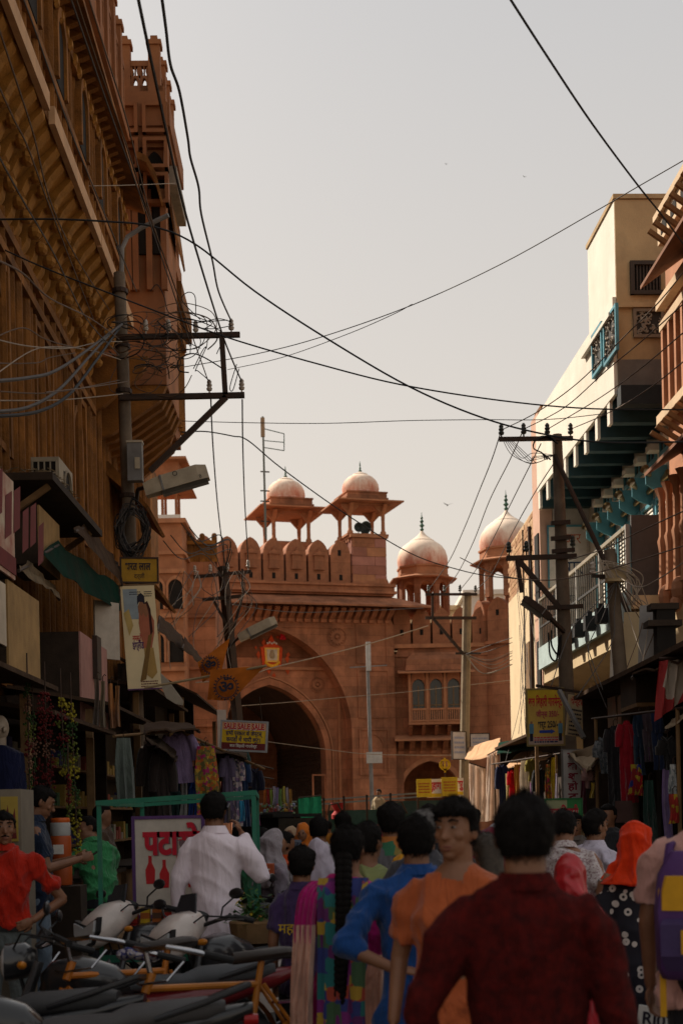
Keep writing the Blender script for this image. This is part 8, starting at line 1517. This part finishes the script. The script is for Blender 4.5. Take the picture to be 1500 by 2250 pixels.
for x, y in ((.05, .05), (cw-.05, .05), (.05, .85), (cw-.05, .85)): MB().loft([[(x+xx, y+rr*cos(2*pi*j/18), .22+rr*sin(2*pi*j/18)) for j in range(18)] for rr, xx in ((.16, -.025), (.21, -.02), (.21, .02), (.16, .025))], cap=False).tube([(x, y, .22), (x, y, .42)], .02).build('wheel', BLACK, ct)
t, wd, ht = board('fireworks_sign', 'large white fireworks sign with purple edge and red lettering inside the green cart', 298, 1800, 444, 2010, 9.75, C(.50, .46, .40), 0, .02, C(.09, .04, .14)); letter(t, 'पटाखे', .02, ht*.24, wd*.86, .19, C(.45, .012, .03), -.005, .055); letter(t, 'पटाखे', .03, ht*.235, wd*.86, .19, C(.16, .10, .11), -.004, .06)
for k in range(4):
    x = -wd*.28+k*.10; MB().prism([(-.03, -.10), (.03, -.10), (.035, 0), (.012, .05), (.012, .10), (-.012, .10), (-.012, .05), (-.035, 0)], (x, 0, -.02-.03*(k % 2)), (1, 0, 0), (0, 0, 1), (0, -.004, 0)).build('rocket_print', RED, t)
FB = [C(.42, .03, .02), C(.50, .32, .02), C(.36, .10, .02), C(.10, .05, .03)]
for k in range(16):
    x = .20+(k % 8)*.085; zq = zt0+.001+(k//8)*.11; w_ = random.uniform(.03, .038); fb = thing('firework_box', ('%s firework carton in the %s row on the cart table, %s from the post' % (('red', 'yellow', 'orange', 'dark')[k % 4], ('bottom', 'upper')[k//8], ('first', 'second', 'third', 'fourth', 'fifth', 'sixth', 'seventh', 'eighth')[k % 8])), 'firework box', (q0.x+x, 9.3+.12, zq), random.uniform(-.2, .2), 'firework boxes on the cart')
    MB().box((-w_, -.04, 0), (w_, .04, .105)).build('carton', FB[k % 4], fb); MB().box((-w_-.001, -.042, .03), (w_+.001, -.039, .07)).build('label_band', FB[(k+1) % 4], fb)
lf = thing('leafy_greens', 'heap of leafy greens and yellow flowers beside the green cart post', 'vegetables', at(556, 2010, 8.9)); mb = MB()
for k in range(260):
    c = Vector((random.gauss(0, .07), random.gauss(0, .07), random.gauss(.02, .05))); a = random.uniform(0, 6); d = Vector((cos(a), sin(a), random.uniform(-.3, .8)))*.03; e_ = Vector((-sin(a), cos(a), 0))*.012; mb.add([c-d, c+e_, c+d, c-e_], [(0, 1, 2, 3)], 0 if k % 9 else 1)
stuff(mb.build('leaves', [C(.03, .10, .015), C(.45, .32, .02)], lf)); MB().lathe([(.02, -.2), (.14, -.18), (.16, -.05), (.15, -.04)], n=14).box((-.12, -.12, -.95), (.12, .12, -.2)).build('basket', WOOD, lf)
t, wd, ht = board('goods_box', 'orange red carton with a white star print held near the crowd', 570, 1900, 600, 1924, 10.2, C(.36, .07, .02), 0, .2, cat='box'); MB().prism([(0, .03), (.008, .008), (.03, .006), (.012, -.008), (.02, -.03), (0, -.014), (-.02, -.03), (-.012, -.008), (-.03, .006), (-.008, .008)], (0, -.006, 0), (1, 0, 0), (0, 0, 1), (0, -.001, 0)).build('star_print', WHT, t)
t, wd, ht = board('notice_board', 'small slate blue notice board with dark lettering carried in the crowd', 632, 1846, 662, 1868, 12.0, C(.13, .15, .20), 0, .02); letter(t, 'नोट', 0, 0, wd*.7, .05, INK)
# goods truck far ahead, bare frame with a green cloth
gt = thing('goods_truck', 'open goods truck with bare pipe frame parked across the street before the gate', 'truck', at(800, 1790, 33.5).xy.to_3d()); gx = lambda px: (px-800)/F*33.5; zg = lambda py: at(800, py, 33.5).z
MB().box((gx(600), -.1, .75), (gx(1005), 1.7, .95)).build('bed', IRON, gt); MB().bar((gx(560), -.08, zg(1763)), (gx(1005), -.08, zg(1742)), .04).bar((gx(600), 1.7, zg(1770)), (gx(1005), 1.7, zg(1748)), .04).build('top_rail', C(.18, .18, .17, .5), gt)
for px in (604, 655, 712, 756, 806, 858, 918, 1002): MB().box((gx(px)-.025, -.1, .95), (gx(px)+.025, -.05, zg(1756-(px-604)*.045))).build('post', IRON, gt); 
for px in (720, 860): MB().tube([(gx(px), -.05, zg(1790)), (gx(px+4), -.05, zg(1768)), (gx(px+22), 0, zg(1764)), (gx(px+34), 0, zg(1790))], .025, 6).build('hoop', IRON, gt)
MB().box((gx(860), .2, .95), (gx(1000), 1.6, zg(1762))).build('cab', C(.02, .045, .04, .6), gt); MB().box((gx(720), .3, .95), (gx(850), 1.6, zg(1780))).build('load', C(.03, .07, .055), gt)
for px in (640, 700, 930): MB().tube([(gx(px), -.14, .38), (gx(px), .06, .38)], .38, 18).build('wheel', BLACK, gt)
curtain('bright green cloth pegged to the truck frame', [(655, 1755), (705, 1750), (709, 1806), (657, 1810)], 33.2, cloth(.02, .27, .14), 12, 'hanging_cloth', .03)
A_('man in tan clothes perched up on the goods truck', 832, 1758, 33.9, 150, cloth(.40, .30, .18), cloth(.3, .2, .12), 'short', z0=.9, Hh=1.35); t = thing('water_drum', 'small red drum standing on the goods truck', 'drum', at(743, 1800, 33.7)); MB().lathe([(.16, 0), (.17, .1), (.09, .2), (.17, .34), (.18, .4)], n=12).build('drum_body', C(.35, .015, .015), t, smooth=True)
# auto rickshaw
ar = thing('auto_rickshaw', 'dark green three wheeled auto rickshaw with black hood far ahead', 'auto rickshaw', (at(622, 1790, 25.5).x, 25.5, 0), .5); AG = C(.02, .10, .085, .4)
MB().loft([[(x*w_, y, z) for x, z in ((-.6, .3), (.6, .3), (.62, .9), (-.62, .9))] for y, w_ in ((-1.1, .35), (-.7, .9), (.9, 1.0), (1.1, .95))]).build('body', AG, ar)
MB().loft([[(x, y, z) for x, z in ((-.62, .9+dz_), (-.55, 1.55+dz_), (-.3, 1.72+dz_), (.3, 1.72+dz_), (.55, 1.55+dz_), (.62, .9+dz_))] for y, dz_ in ((.2, 0), (1.1, -.1))]).box((-.5, -.6, 1.62), (.5, .2, 1.68)).build('hood', C(.02, .02, .02, .7), ar)
MB().box((-.45, -.72, .95), (.45, -.70, 1.6)).build('windscreen', GLASSD, ar); MB().box((-.5, .4, .6), (.5, .9, .75)).build('seat', C(.1, .03, .02), ar); MB().ball((0, -1.08, .75), (.09, .05, .09), 12, 8).build('headlight', CHROME, ar)
for x, y in ((0, -.85), (-.5, .7), (.5, .7)): MB().tube([(x-.05, y, .24), (x+.05, y, .24)], .24, 16).build('wheel', BLACK, ar)
